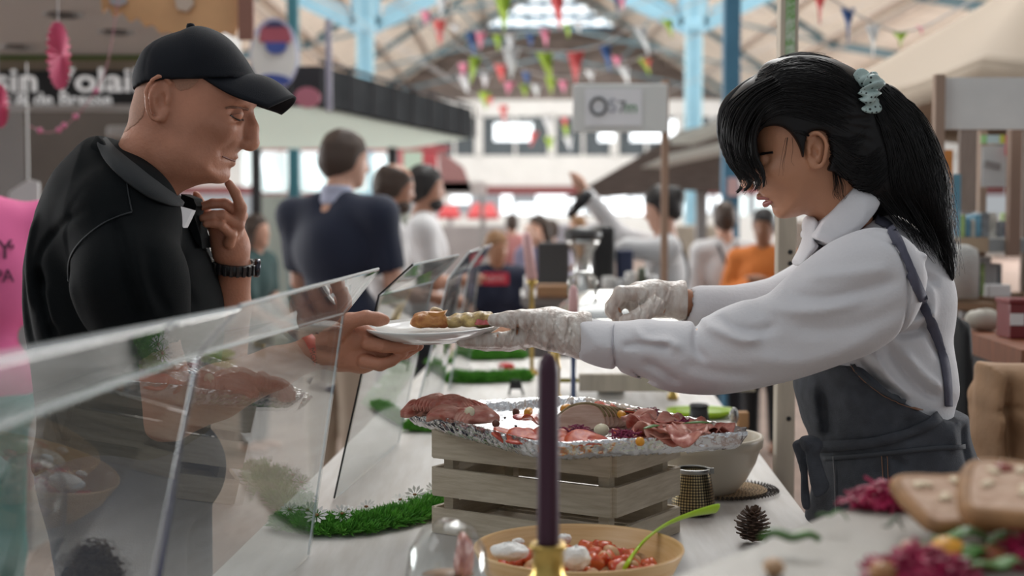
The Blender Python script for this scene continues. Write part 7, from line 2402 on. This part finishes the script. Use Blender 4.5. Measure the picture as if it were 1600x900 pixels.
    for i in range(12):
        t = i / 11
        hf.crease([(1365 + 15 * t, 160 + 8 * t), (1395 + 30 * t, 220 - 10 * t), (1410 + 45 * t, 290 - 10 * t), (1425 + 50 * t, 345 + 30 * t)], YH, 0.0035 if i % 2 else -0.0035, 0.0055)
    for i in range(7):
        t = i / 6
        hf.crease([(1235 + 10 * t, 200 + 5 * t), (1270 + 12 * t, 190 + 12 * t), (1320, 185 + 40 * t), (1350, 180 + 60 * t)], YH, 0.002 if i % 2 else -0.002, 0.0045)
    hair = hf.build('hair', HAIR, body, 2)
    hb = bvh_of(hair)
    # loose strands
    rnd = random.Random(11)

    def strands(guides, n, name, y0, y1, r=0.0007, jit=3.0, onsurf=False, lift=0.001, tail=1.0):
        """guides: list of polylines in px with the same number of points; strands interpolate between them"""
        mb = MB()
        G = [np.array(catmull(g, 5, closed=False)) for g in guides]
        for i in range(n):
            t = rnd.random() * (len(G) - 1)
            k = min(int(t), len(G) - 2); ft_ = t - k
            c = G[k] * (1 - ft_) + G[k + 1] * ft_
            ph = rnd.uniform(0, 6.28); fr_ = rnd.uniform(0.25, 0.6); am = rnd.uniform(0.3, 1) * jit
            yy = rnd.uniform(y0, y1)
            pts = []
            m = len(c)
            off = np.array([rnd.uniform(-1, 1), rnd.uniform(-1, 1)]) * jit * 0.6
            for j, p in enumerate(c[:int(m * rnd.uniform(0.75, 1.0))]):
                u = j / m
                q = p + off * (0.3 + u * 1.3) + np.array([math.sin(ph + j * fr_), math.cos(ph * 1.7 + j * fr_)]) * am * u
                w = P(q[0], q[1], yy)
                if onsurf:
                    h_, nn = hit(hb, q[0], q[1], lift * rnd.uniform(0.2, 1.6))
                    if h_ is None or h_.y > YH + 0.03: continue
                    w = h_
                pts.append(w)
            if len(pts) < 4: continue
            rr = [r * (1 - 0.75 * j / len(pts)) for j in range(len(pts))]
            mb.tube(pts, rr, 4, cap=False)
        return mb.build(name, HAIR, hair, smooth=True, fix=False)
    # bangs: arcs that fall in front of the forehead
    bang = [[(1205, 118), (1165, 138), (1135, 165), (1126, 205), (1138, 250), (1160, 285), (1150, 303)],
            [(1215, 125), (1175, 150), (1148, 185), (1142, 225), (1155, 262), (1172, 285), (1160, 300)],
            [(1225, 140), (1188, 160), (1165, 195), (1160, 235), (1172, 265), (1186, 282), (1178, 300)],
            [(1230, 150), (1200, 170), (1180, 205), (1180, 240), (1190, 262), (1194, 278), (1192, 296)]]
    for yb, tg in ((2.29, 0), (2.32, 1), (2.36, 2), (2.41, 3)):
        strands(bang, 60, 'bangs', yb - 0.012, yb + 0.012, 0.0011, 4.5)
    lock = Field((P(1115, 0, YH).x, YH - 0.085, P(0, 310, YH).z), (P(1215, 0, YH).x, YH + 0.085, P(0, 100, YH).z), 0.003)
    for g, yb, r0 in ((0, 2.37, 0.013), (1, 2.33, 0.013), (2, 2.31, 0.010), (0, 2.41, 0.011), (1, 2.39, 0.012), (3, 2.295, 0.006)):
        c = catmull(bang[g], 4, closed=False)
        lock.chain([pv(p[0], p[1], yb) for p in c], [r0 * (1 - 0.95 * (i / (len(c) - 1)) ** 0.85) for i in range(len(c))], 0.006)
    lock.build('fringe', HAIR, hair, 1)
    # sweep over the skull
    strands([[(1180, 205), (1220, 180), (1275, 190), (1330, 215)], [(1160, 170), (1220, 130), (1290, 135), (1345, 160)], [(1190, 110), (1240, 92), (1300, 100), (1350, 140)]],
            260, 'swept_strands', YH, YH, 0.0008, 4.0, onsurf=True, lift=0.0018)
    strands([[(1265, 212), (1290, 240), (1320, 270), (1345, 270)], [(1240, 205), (1290, 210), (1330, 215), (1355, 200)]], 90, 'temple_strands', YH, YH, 0.0008, 4.0, onsurf=True, lift=0.0018)
    strands([[(1288, 225), (1300, 250), (1325, 275), (1350, 285)], [(1300, 215), (1325, 235), (1355, 245), (1380, 225)], [(1310, 280), (1335, 296), (1365, 300), (1395, 270)]], 220, 'nape_strands', YH, YH, 0.0009, 5.0, onsurf=True, lift=0.0025)
    strands([[(1360, 160), (1385, 230), (1395, 300), (1420, 350), (1450, 400)], [(1375, 145), (1420, 200), (1450, 280), (1468, 350), (1486, 430)], [(1385, 135), (1435, 175), (1470, 250), (1480, 330), (1495, 440)]],
            240, 'ponytail_strands', YH, YH, 0.0009, 7.0, onsurf=True, lift=0.003)
    strands([[(1385, 135), (1440, 180), (1476, 260), (1490, 340), (1498, 445)], [(1375, 145), (1425, 190), (1462, 265), (1474, 345), (1488, 440)]], 150, 'flyaway_strands', YH - 0.06, YH + 0.02, 0.0007, 10.0)
    strands([[(1400, 250), (1440, 330), (1470, 385), (1488, 430)], [(1370, 310), (1400, 345), (1425, 372), (1440, 398)]], 70, 'shoulder_strands', YH - 0.075, YH - 0.05, 0.0007, 9.0)
    strands([[(1225, 215), (1219, 240), (1213, 262), (1214, 282)], [(1238, 214), (1240, 235), (1238, 250), (1243, 262)]], 5, 'cheek_wisps', YH - 0.074, YH - 0.070, 0.0003, 3.0)
    strands([[(1300, 262), (1301, 285), (1299, 300), (1306, 312)], [(1312, 270), (1320, 290), (1322, 305), (1330, 318)]], 26, 'nape_wisps', YH - 0.072, YH - 0.066, 0.0005, 3.0)
    strands([[(1190, 112), (1225, 88), (1275, 84), (1330, 104)], [(1200, 104), (1235, 90), (1285, 90), (1340, 116)]], 40, 'crown_wisps', YH - 0.02, YH + 0.02, 0.0006, 3.5)
    # scrunchie
    sc = MB()
    c0 = P(1349, 147, YH - 0.055)
    axd = (P(1400, 150, YH - 0.02) - P(1310, 140, YH - 0.05)).normalized()
    qq = axd.to_track_quat('Z', 'Y').to_matrix()
    rs = random.Random(3)
    ph = [rs.uniform(0, 6.28) for _ in range(6)]

    def scr(u, v_):
        a1 = 2 * math.pi * u
        a2 = 2 * math.pi * v_
        R_ = 0.026 + 0.0035 * math.sin(5 * a1 + ph[0]) + 0.002 * math.sin(9 * a1 + ph[1])
        r_ = 0.0125 + 0.0030 * math.sin(11 * a1 + 2 * a2 + ph[2]) + 0.0022 * math.sin(17 * a1 + ph[3] + a2) + 0.0015 * math.sin(3 * a2 + 6 * a1)
        q_ = Vector(((R_ + r_ * math.cos(a2)) * math.cos(a1), (R_ + r_ * math.cos(a2)) * math.sin(a1), r_ * 1.15 * math.sin(a2) + 0.004 * math.sin(4 * a1 + ph[4])))
        return c0 + qq @ q_
    sc.grid(scr, 140, 25, closeu=True)
    m = mat('dotted_mint_satin', (0.30, 0.40, 0.38), 0.45, spec=0.5)
    nt = m.node_tree
    b_ = nt.nodes['Principled BSDF']
    tc = nt.nodes.new('ShaderNodeTexCoord')
    vo_ = nt.nodes.new('ShaderNodeTexVoronoi')
    vo_.inputs['Scale'].default_value = 125
    vo_.inputs['Randomness'].default_value = 0.6
    nt.links.new(tc.outputs['Object'], vo_.inputs['Vector'])
    rp = nt.nodes.new('ShaderNodeValToRGB')
    rp.color_ramp.elements[0].color = (0.01, 0.015, 0.015, 1); rp.color_ramp.elements[0].position = 0.24
    rp.color_ramp.elements[1].color = (0.36, 0.46, 0.44, 1); rp.color_ramp.elements[1].position = 0.28
    nt.links.new(vo_.outputs['Distance'], rp.inputs['Fac'])
    nt.links.new(rp.outputs['Color'], b_.inputs['Base Color'])
    so = sc.build('scrunchie', m, hair, smooth=True)
    so['label'] = 'pale mint scrunchie with black dots'
    return body


girl = build_girl()
# ------------------------------------------------------------------ people further back
SKIN_B = mat('fair_skin', (0.56, 0.32, 0.23), 0.5)
SKIN_D = mat('brown_skin', (0.30, 0.15, 0.09), 0.5)
HBR = mat('brown_hair', (0.055, 0.035, 0.025), 0.6)
HBK = mat('black_short_hair', (0.012, 0.010, 0.010), 0.55)
HBL = mat('sandy_hair', (0.28, 0.15, 0.07), 0.6)


def figure(px, Y, H, face, label, skin=SKIN_B, top=None, top_name='shirt', legs=None, hair=HBR, hair_style='short', beard=False, sleeve='short', arms=None, apron=None, strap=False,
           lean=0.0, head_turn=0.0, head_pitch=0.0, build=1.0, h=0.011, collar=None, z0=0.0, hx=0.0):
    """face: heading in degrees, 0 = +x (image right), 90 = away from the camera. arms: [(elbow),(wrist)] per side in body frame (forward, side(+left), height fraction)"""
    x0 = P(px, 340, Y).x
    th = math.radians(face)
    f = Vector((math.cos(th), math.sin(th), 0)); l = Vector((-math.sin(th), math.cos(th), 0))
    B = Vector((x0, Y, z0))

    def L(fw, sd, z): return tuple(B + f * (fw + lean * max(0, z - 0.5 * H) + hx * (z > .9 * H)) + l * sd + Vector((0, 0, z)))
    R3 = Matrix((f, l, Vector((0, 0, 1)))).transposed()
    ft = math.radians(face + head_turn)
    f2 = Vector((math.cos(ft), math.sin(ft), 0)); l2 = Vector((-math.sin(ft), math.cos(ft), 0))
    RH = Matrix((f2, l2, Vector((0, 0, 1)))).transposed() @ Matrix.Rotation(math.radians(head_pitch), 3, 'Y')
    hc = Vector(L(0.02, 0, 0.928 * H))
    s = H / 1.75

    def HL(a, b, c): return tuple(hc + RH @ (Vector((a, b, c)) * s))
    shw = 0.185 * s * build
    sh = [L(0, shw, 0.795 * H), L(0, -shw, 0.795 * H)]
    if arms is None:
        arms = [((-0.02, 0.24, 0.62), (0.05, 0.25, 0.47)), ((-0.02, -0.24, 0.62), (0.05, -0.25, 0.47))]
    el = [L(a[0][0] * s, a[0][1] * s, a[0][2] * H) for a in arms]
    wr = [L(a[1][0] * s, a[1][1] * s, a[1][2] * H) for a in arms]
    allp = [Vector(p) for p in el + wr + sh] + [B + Vector((-.3, -.3, 0)) * s, B + Vector((.3, .3, 0)) * s, hc + Vector((0, 0, .16 * s))]
    lo = [min(p[i] for p in allp) - .16 for i in range(3)]; hi = [max(p[i] for p in allp) + .16 for i in range(3)]
    lo[2] = z0
    F_ = Field(lo, hi, h)
    # torso, hips, legs
    F_.ell(L(0, 0, 0.72 * H), (.105 * s * build, .155 * s * build, .20 * s), R3, 0)
    F_.ell(L(0, 0, 0.54 * H), (.10 * s * build, .14 * s * build, .12 * s), R3, .06)
    for i in (0, 1):
        sd = 1 if i == 0 else -1
        F_.chain([L(0, sd * .085 * s, .50 * H), L(0.01, sd * .09 * s, .28 * H), L(-.01, sd * .09 * s, .05 * H)], [.080 * s, .055 * s, .038 * s], .03)
        F_.chain([L(-.04, sd * .09 * s, .025 * H), L(.13 * s, sd * .10 * s, .02 * H)], [.035 * s, .03 * s], .02)
        F_.chain([L(0, sd * .08 * s, .80 * H), sh[i], el[i], wr[i]], [.06 * s, .052 * s, .040 * s, .027 * s], .02)
        d = (Vector(wr[i]) - Vector(el[i])).normalized()
        w_ = Vector(wr[i])
        F_.chain([tuple(w_), tuple(w_ + d * .05 * s), tuple(w_ + d * .085 * s)], [.026 * s, .034 * s, .030 * s], .015)
        sdv = d.cross(Vector((0, 0, 1)))
        sdv = sdv.normalized() if sdv.length > .1 else l
        for q in (-1.5, -.5, .5, 1.5):
            F_.chain([tuple(w_ + d * .08 * s + sdv * q * .015 * s), tuple(w_ + d * .12 * s + sdv * q * .017 * s), tuple(w_ + d * .14 * s + sdv * q * .015 * s + Vector((0, 0, -.015 * s)))], [.011 * s, .009 * s, .008 * s], .006)
        F_.chain([tuple(w_ + d * .03 * s), tuple(w_ + d * .07 * s + Vector((0, 0, .03 * s)))], [.013 * s, .009 * s], .008)
    F_.chain([L(-.01, 0, .80 * H), L(0, 0, .84 * H), HL(-.01, 0, -.06)], [.075 * s, .055 * s, .052 * s], .03)
    # head
    F_.ell(HL(-.008, 0, .025), (.098 * s, .076 * s, .098 * s), RH, .02)
    F_.ell(HL(.022, 0, -.045), (.070 * s, .060 * s, .078 * s), RH, .03)
    F_.ell(HL(.068, 0, -.095), (.020 * s, .026 * s, .016 * s), RH, .02)
    F_.chain([HL(.085, 0, .010), HL(.103, 0, -.030)], [.008 * s, .012 * s], .01)
    F_.ell(HL(.086, 0, -.066), (.010 * s, .022 * s, .009 * s), RH, .008)
    F_.ell(HL(.072, 0, .028), (.018 * s, .045 * s, .009 * s), RH, .012)
    for sd in (1, -1):
        F_.ell(HL(-.005, sd * .075, -.015), (.018 * s, .008 * s, .028 * s), RH, .006)
        F_.ell(HL(.088, sd * .032, .010), (.012 * s, .014 * s, .008 * s), RH, .006, '-')
    body = F_.build('person', skin, None, 1)
    tag(body, label, 'person')
    # garments
    cap_ = lambda g, extra: None
    G = Field(lo, hi, h)
    e = .016
    G.ell(L(0, 0, 0.72 * H), (.105 * s * build + e, .155 * s * build + e, .205 * s), R3, 0)
    G.ell(L(0, 0, 0.56 * H), (.10 * s * build + e + .008, .14 * s * build + e + .008, .12 * s), R3, .07)
    G.chain([L(0, -.12 * s, .795 * H), L(0, -.045 * s, .815 * H), L(0, .045 * s, .815 * H), L(0, .12 * s, .795 * H)], [.062 * s, .052 * s, .052 * s, .062 * s], .03)
    for i in (0, 1):
        sd = 1 if i == 0 else -1
        E, W = Vector(el[i]), Vector(wr[i])
        S_ = Vector(sh[i])
        if sleeve == 'short':
            tip = S_.lerp(E, .72)
            G.chain([L(0, sd * .08 * s, .80 * H), sh[i], tuple(tip)], [.075 * s, .068 * s, .064 * s], .06)
            c2 = S_.lerp(E, .99)
            G.cap(tuple(S_.lerp(E, .93)), tuple(c2), .062 * s, .055 * s, .004, '-')
        else:
            t2 = E.lerp(W, .88)
            G.chain([L(0, sd * .08 * s, .80 * H), sh[i], tuple(E), tuple(t2)], [.078 * s, .070 * s, .060 * s, .044 * s], .03)
    G.cap(L(0.0, 0, .875 * H), L(.01, 0, .845 * H), .058 * s, .050 * s, .01, '-')
    G.noise(.004, 22, abs(int(px)))
    sh_o = G.build(top_name, top, body, 1)
    Lg = Field(lo, hi, h)
    Lg.ell(L(0, 0, 0.52 * H), (.10 * s * build + e, .14 * s * build + e, .11 * s), R3, 0)
    for sd in (1, -1):
        Lg.chain([L(0, sd * .085 * s, .50 * H), L(0.01, sd * .09 * s, .28 * H), L(-.01, sd * .09 * s, .06 * H)], [.092 * s, .070 * s, .056 * s], .03)
    Lg.build('trousers', legs or mat('dark_trousers', (.02, .022, .03), .8), body, 1)
    # hair
    if hair is not None:
        Hf = Field([hc[i] - .24 * s for i in range(3)], [hc[i] + .24 * s for i in range(3)], h * .7)
        Hf.ell(HL(-.014, 0, .032), (.106 * s, .085 * s, .104 * s), RH, 0)
        Hf.ell(HL(-.03, 0, -.02), (.080 * s, .080 * s, .075 * s), RH, .03)
        Hf.ell(HL(.095, 0, -.035), (.085 * s, .11 * s, .085 * s), RH, .01, '-')
        Hf.ell(HL(.03, 0, -.11), (.09 * s, .11 * s, .075 * s), RH, .01, '-')
        if hair_style == 'bald':
            Hf.ell(HL(.03, 0, .135), (.11 * s, .075 * s, .075 * s), RH, .01, '-')
        if hair_style == 'bun':
            Hf.ell(HL(-.10, 0, .05), (.05 * s,) * 3, None, .02)
        if hair_style == 'long':
            Hf.chain([HL(-.06, 0, .0), HL(-.085, 0, -.09), HL(-.09, 0, -.2)], [.075 * s, .075 * s, .05 * s], .03)
            for sd in (1, -1):
                Hf.chain([HL(-.02, sd * .075, .02), HL(-.03, sd * .09, -.08), HL(-.03, sd * .10, -.19)], [.035 * s, .035 * s, .025 * s], .03)
        Hf.noise(.002, 70, 3)
        Hf.build('hair', hair, body, 1)
    if beard:
        Bf = Field([hc[i] - .2 * s for i in range(3)], [hc[i] + .2 * s for i in range(3)], h * .6)
        Bf.ell(HL(.045, 0, -.085), (.058 * s, .062 * s, .045 * s), RH, 0)
        Bf.ell(HL(.00, 0, -.03), (.03 * s, .072 * s, .05 * s), RH, .02)
        Bf.ell(HL(.10, 0, -.01), (.06 * s, .06 * s, .045 * s), RH, .008, '-')
        Bf.build('beard', hair, body, 1)
    if collar:
        cf = Field([hc[i] - .25 * s for i in range(3)], [hc[i] + .25 * s for i in range(3)], h * .6)
        cf.chain([L(-.005, 0, .852 * H), L(.0, 0, .835 * H)], [.066 * s, .082 * s], 0)
        cf.cap(L(.0, 0, .90 * H), L(.005, 0, .84 * H), .058 * s, .055 * s, .002, '-')
        cf.cutplane(L(0, 0, .868 * H), (0, 0, 1))
        cf.build('collar', collar, sh_o, 1)
    if apron:
        A = Field(lo, hi, h)
        A.ell(L(0.012, 0, 0.53 * H), (.10 * s * build + .036, .14 * s * build + .034, .16 * s), R3, 0)
        A.chain([L(.01, 0, .45 * H), L(.01, 0, .30 * H)], [.165 * s, .165 * s], .05)
        A.cutplane(L(0, 0, .60 * H), (0, 0, 1))
        ao = A.build('apron', apron, body, 1)
        if strap:
            bv = bvh_of(sh_o)
            for sd in (1, -1):
                pts = []
                for t in np.linspace(0, 1, 14):
                    z = (.59 + .235 * t) * H; y = sd * (-.07 + .14 * t) * s
                    o_ = Vector(L(-.6, y, z))
                    hh, nn, _, _ = bv.ray_cast(o_, f)
                    if hh is not None: pts.append(hh - f * .004)
                if len(pts) > 3:
                    MB().tube(pts, .014 * s, 8, flat=.5).build('apron_strap', apron, ao, smooth=True)
    return body


NAVY = mat('navy_knit', (0.008, 0.014, 0.036), 0.8, sheen=.05)
WSH = mat('white_linen', (0.62, 0.62, 0.63), 0.8)
DAP = mat('dark_apron', (0.04, 0.045, 0.055), 0.8)
fig = figure(527, 6.2, 1.80, 60, 'man in navy short-sleeved shirt seen from behind at the far end of the guards', SKIN_B, NAVY, 'polo_shirt', mat('beige_chino', (.42, .34, .26), .8), HBR, 'short',
             arms=[((.05, .24, .63), (.22, .16, .60)), ((.03, -.27, .63), (.26, -.20, .60))], head_turn=-38, head_pitch=6, build=1.22, collar=mat('pale_blue_collar', (.42, .45, .58), .8), h=.010, hx=.04)
figure(602, 7.1, 1.69, 10, 'balding bearded man in profile just right of the navy shirt man', mat('tan_skin', (.40, .20, .13), .5), WSH, 'shirt', None, HBR, 'bald', True, head_pitch=12, build=1.05,
       arms=[((.05, .2, .63), (.25, .1, .60)), ((.05, -.24, .63), (.30, -.2, .60))], hx=.03)
figure(660, 7.7, 1.70, 5, 'dark-haired bearded man in white shirt looking right beyond the guards', mat('tan_skin'), WSH, 'shirt', None, HBK, 'short', True, sleeve='short', head_pitch=2, build=1.15,
       arms=[((.05, .2, .63), (.2, .1, .63)), ((.06, -.24, .63), (.22, -.18, .64))])
r = figure(775, 8.5, 1.34, -75, 'boy in navy T-shirt with red chest logo standing behind the guards', mat('boy_skin', (.48, .25, .15), .5), mat('boy_navy', (.010, .015, .040), .8), 'tshirt', None, HBL, 'short',
           arms=[((.04, .21, .62), (.16, -.02, .56)), ((.04, -.21, .62), (.17, .03, .55))], head_turn=20, head_pitch=10, h=.008)
bq = bvh_of(bpy.data.objects['tshirt'])
h0, n0_ = hit(bq, 774, 436, .006)
if h0 is not None:
    lg = MB().box(h0 + V(0, -.002, 0), (.155, .012, .072), bev=.003).build('chest_logo', mat('logo_red', (.60, .02, .05), .6), bpy.data.objects['tshirt'])
    put_text("LEVI'S", .042, h0 + V(0, -.0095, 0), (1, 0, 0), (0, 0, 1), mat('logo_white', (.7, .65, .66), .6), 'logo_lettering', lg, .001)
figure(1040, 7.3, 1.58, 178, 'server in white shirt raising one arm to pour, behind the thin pole', SKIN_B, WSH, 'shirt', None, HBK, 'bun', False, 'long',
       arms=[((.22, .16, .80), (.42, .12, .76)), ((.26, -.14, .84), (.46, -.10, .99))], apron=DAP, strap=True, head_pitch=14, h=.010)
q = P(905, 318, 7.2)
o = MB().tube([q + V(-.055, 0, -.065), q + V(.02, 0, .02), q + V(.055, 0, .06)], [.02, .032, .03], 14).build('bottle', BLACKG, smooth=True); tag(o, 'dark bottle tilted by the raised hand above the juicer', 'bottle')
figure(1133, 9.0, 1.52, 95, 'server in white shirt and crossed apron straps seen from behind', SKIN_B, WSH, 'shirt', None, HBR, 'short', False, 'long', apron=DAP, strap=True, h=.011,
       arms=[((.02, .23, .63), (.12, .16, .50)), ((.02, -.23, .63), (.12, -.16, .50))])
figure(1195, 8.6, 1.475, -115, 'person in orange jacket and white gloves between server and wooden upright', SKIN_D, mat('orange_fleece', (.58, .17, .03), .8), 'jacket', mat('black_leggings', (.008, .008, .01), .8), HBK, 'short', False, 'long',
       arms=[((.02, .25, .64), (.20, .04, .70)), ((.02, -.27, .64), (.20, -.02, .70))], head_pitch=10, h=.010, build=1.1)
figure(396, 8.6, 1.44, -20, 'long-haired woman in dark green top between the raised hand and the navy shirt man', SKIN_B, mat('bottle_green', (.015, .05, .05), .8), 'top', None, HBR, 'long', False, 'short',
       arms=[((.05, .2, .63), (.22, .05, .60)), ((.10, -.2, .60), (.26, -.1, .55))], h=.011)
pk = figure(-66, 3.9, 1.75, -60, 'person in bright pink T-shirt cut by the left picture edge', mat('tan_skin'), mat('hot_pink', (.74, .13, .33), .75), 'tshirt', mat('teal_shorts', (.02, .25, .24), .8), HBR, 'short', False, 'short', h=.010, build=1.35)
bq = bvh_of([c for c in pk.children if c.name.startswith('tshirt')][0])
for tx_, px, py, sz in (('Y', 6, 392, .075), ('®', 16, 387, .022), ('PA', 4, 432, .05)):
    h0, n0_ = hit(bq, px, py, .006)
    if h0 is not None:
        xd = Vector((-n0_.y, n0_.x, 0))
        if xd.x < 0: xd = -xd
        put_text(tx_, sz, h0, xd, (0, 0, 1), mat('print_plum', (.10, .02, .06), .7), 'shirt_print', [c for c in pk.children if c.name.startswith('tshirt')][0], .0015)
# the crowd beyond the boy
figure(843, 10.5, 1.44, -130, 'person in mauve top behind the tall pink candle', SKIN_B, mat('mauve_top', (.16, .15, .24), .8), 'top', None, HBR, 'long', False, 'short', h=.014,
       arms=[((.05, .22, .66), (.10, .1, .86)), ((.02, -.23, .63), (.1, -.2, .5))])
figure(862, 13, 1.40, 150, 'person with a raised arm in pale clothes beyond the mauve top', SKIN_B, mat('pale_pink_top', (.55, .42, .45), .8), 'top', None, HBR, 'short', False, 'short', h=.016,
       arms=[((.10, .22, .70), (.25, .1, .9)), ((.02, -.23, .63), (.1, -.2, .5))])
figure(905, 14, 1.44, 190, 'person in pale lilac top right in front of the far bright doors', SKIN_B, mat('pale_lilac_top', (.52, .50, .60), .8), 'top', None, HBL, 'short', False, 'short', h=.016)
figure(800, 15, 1.46, 100, 'person in coral top beyond the boy', SKIN_B, mat('coral_top', (.48, .20, .20), .8), 'top', None, HBR, 'short', False, 'short', h=.016)
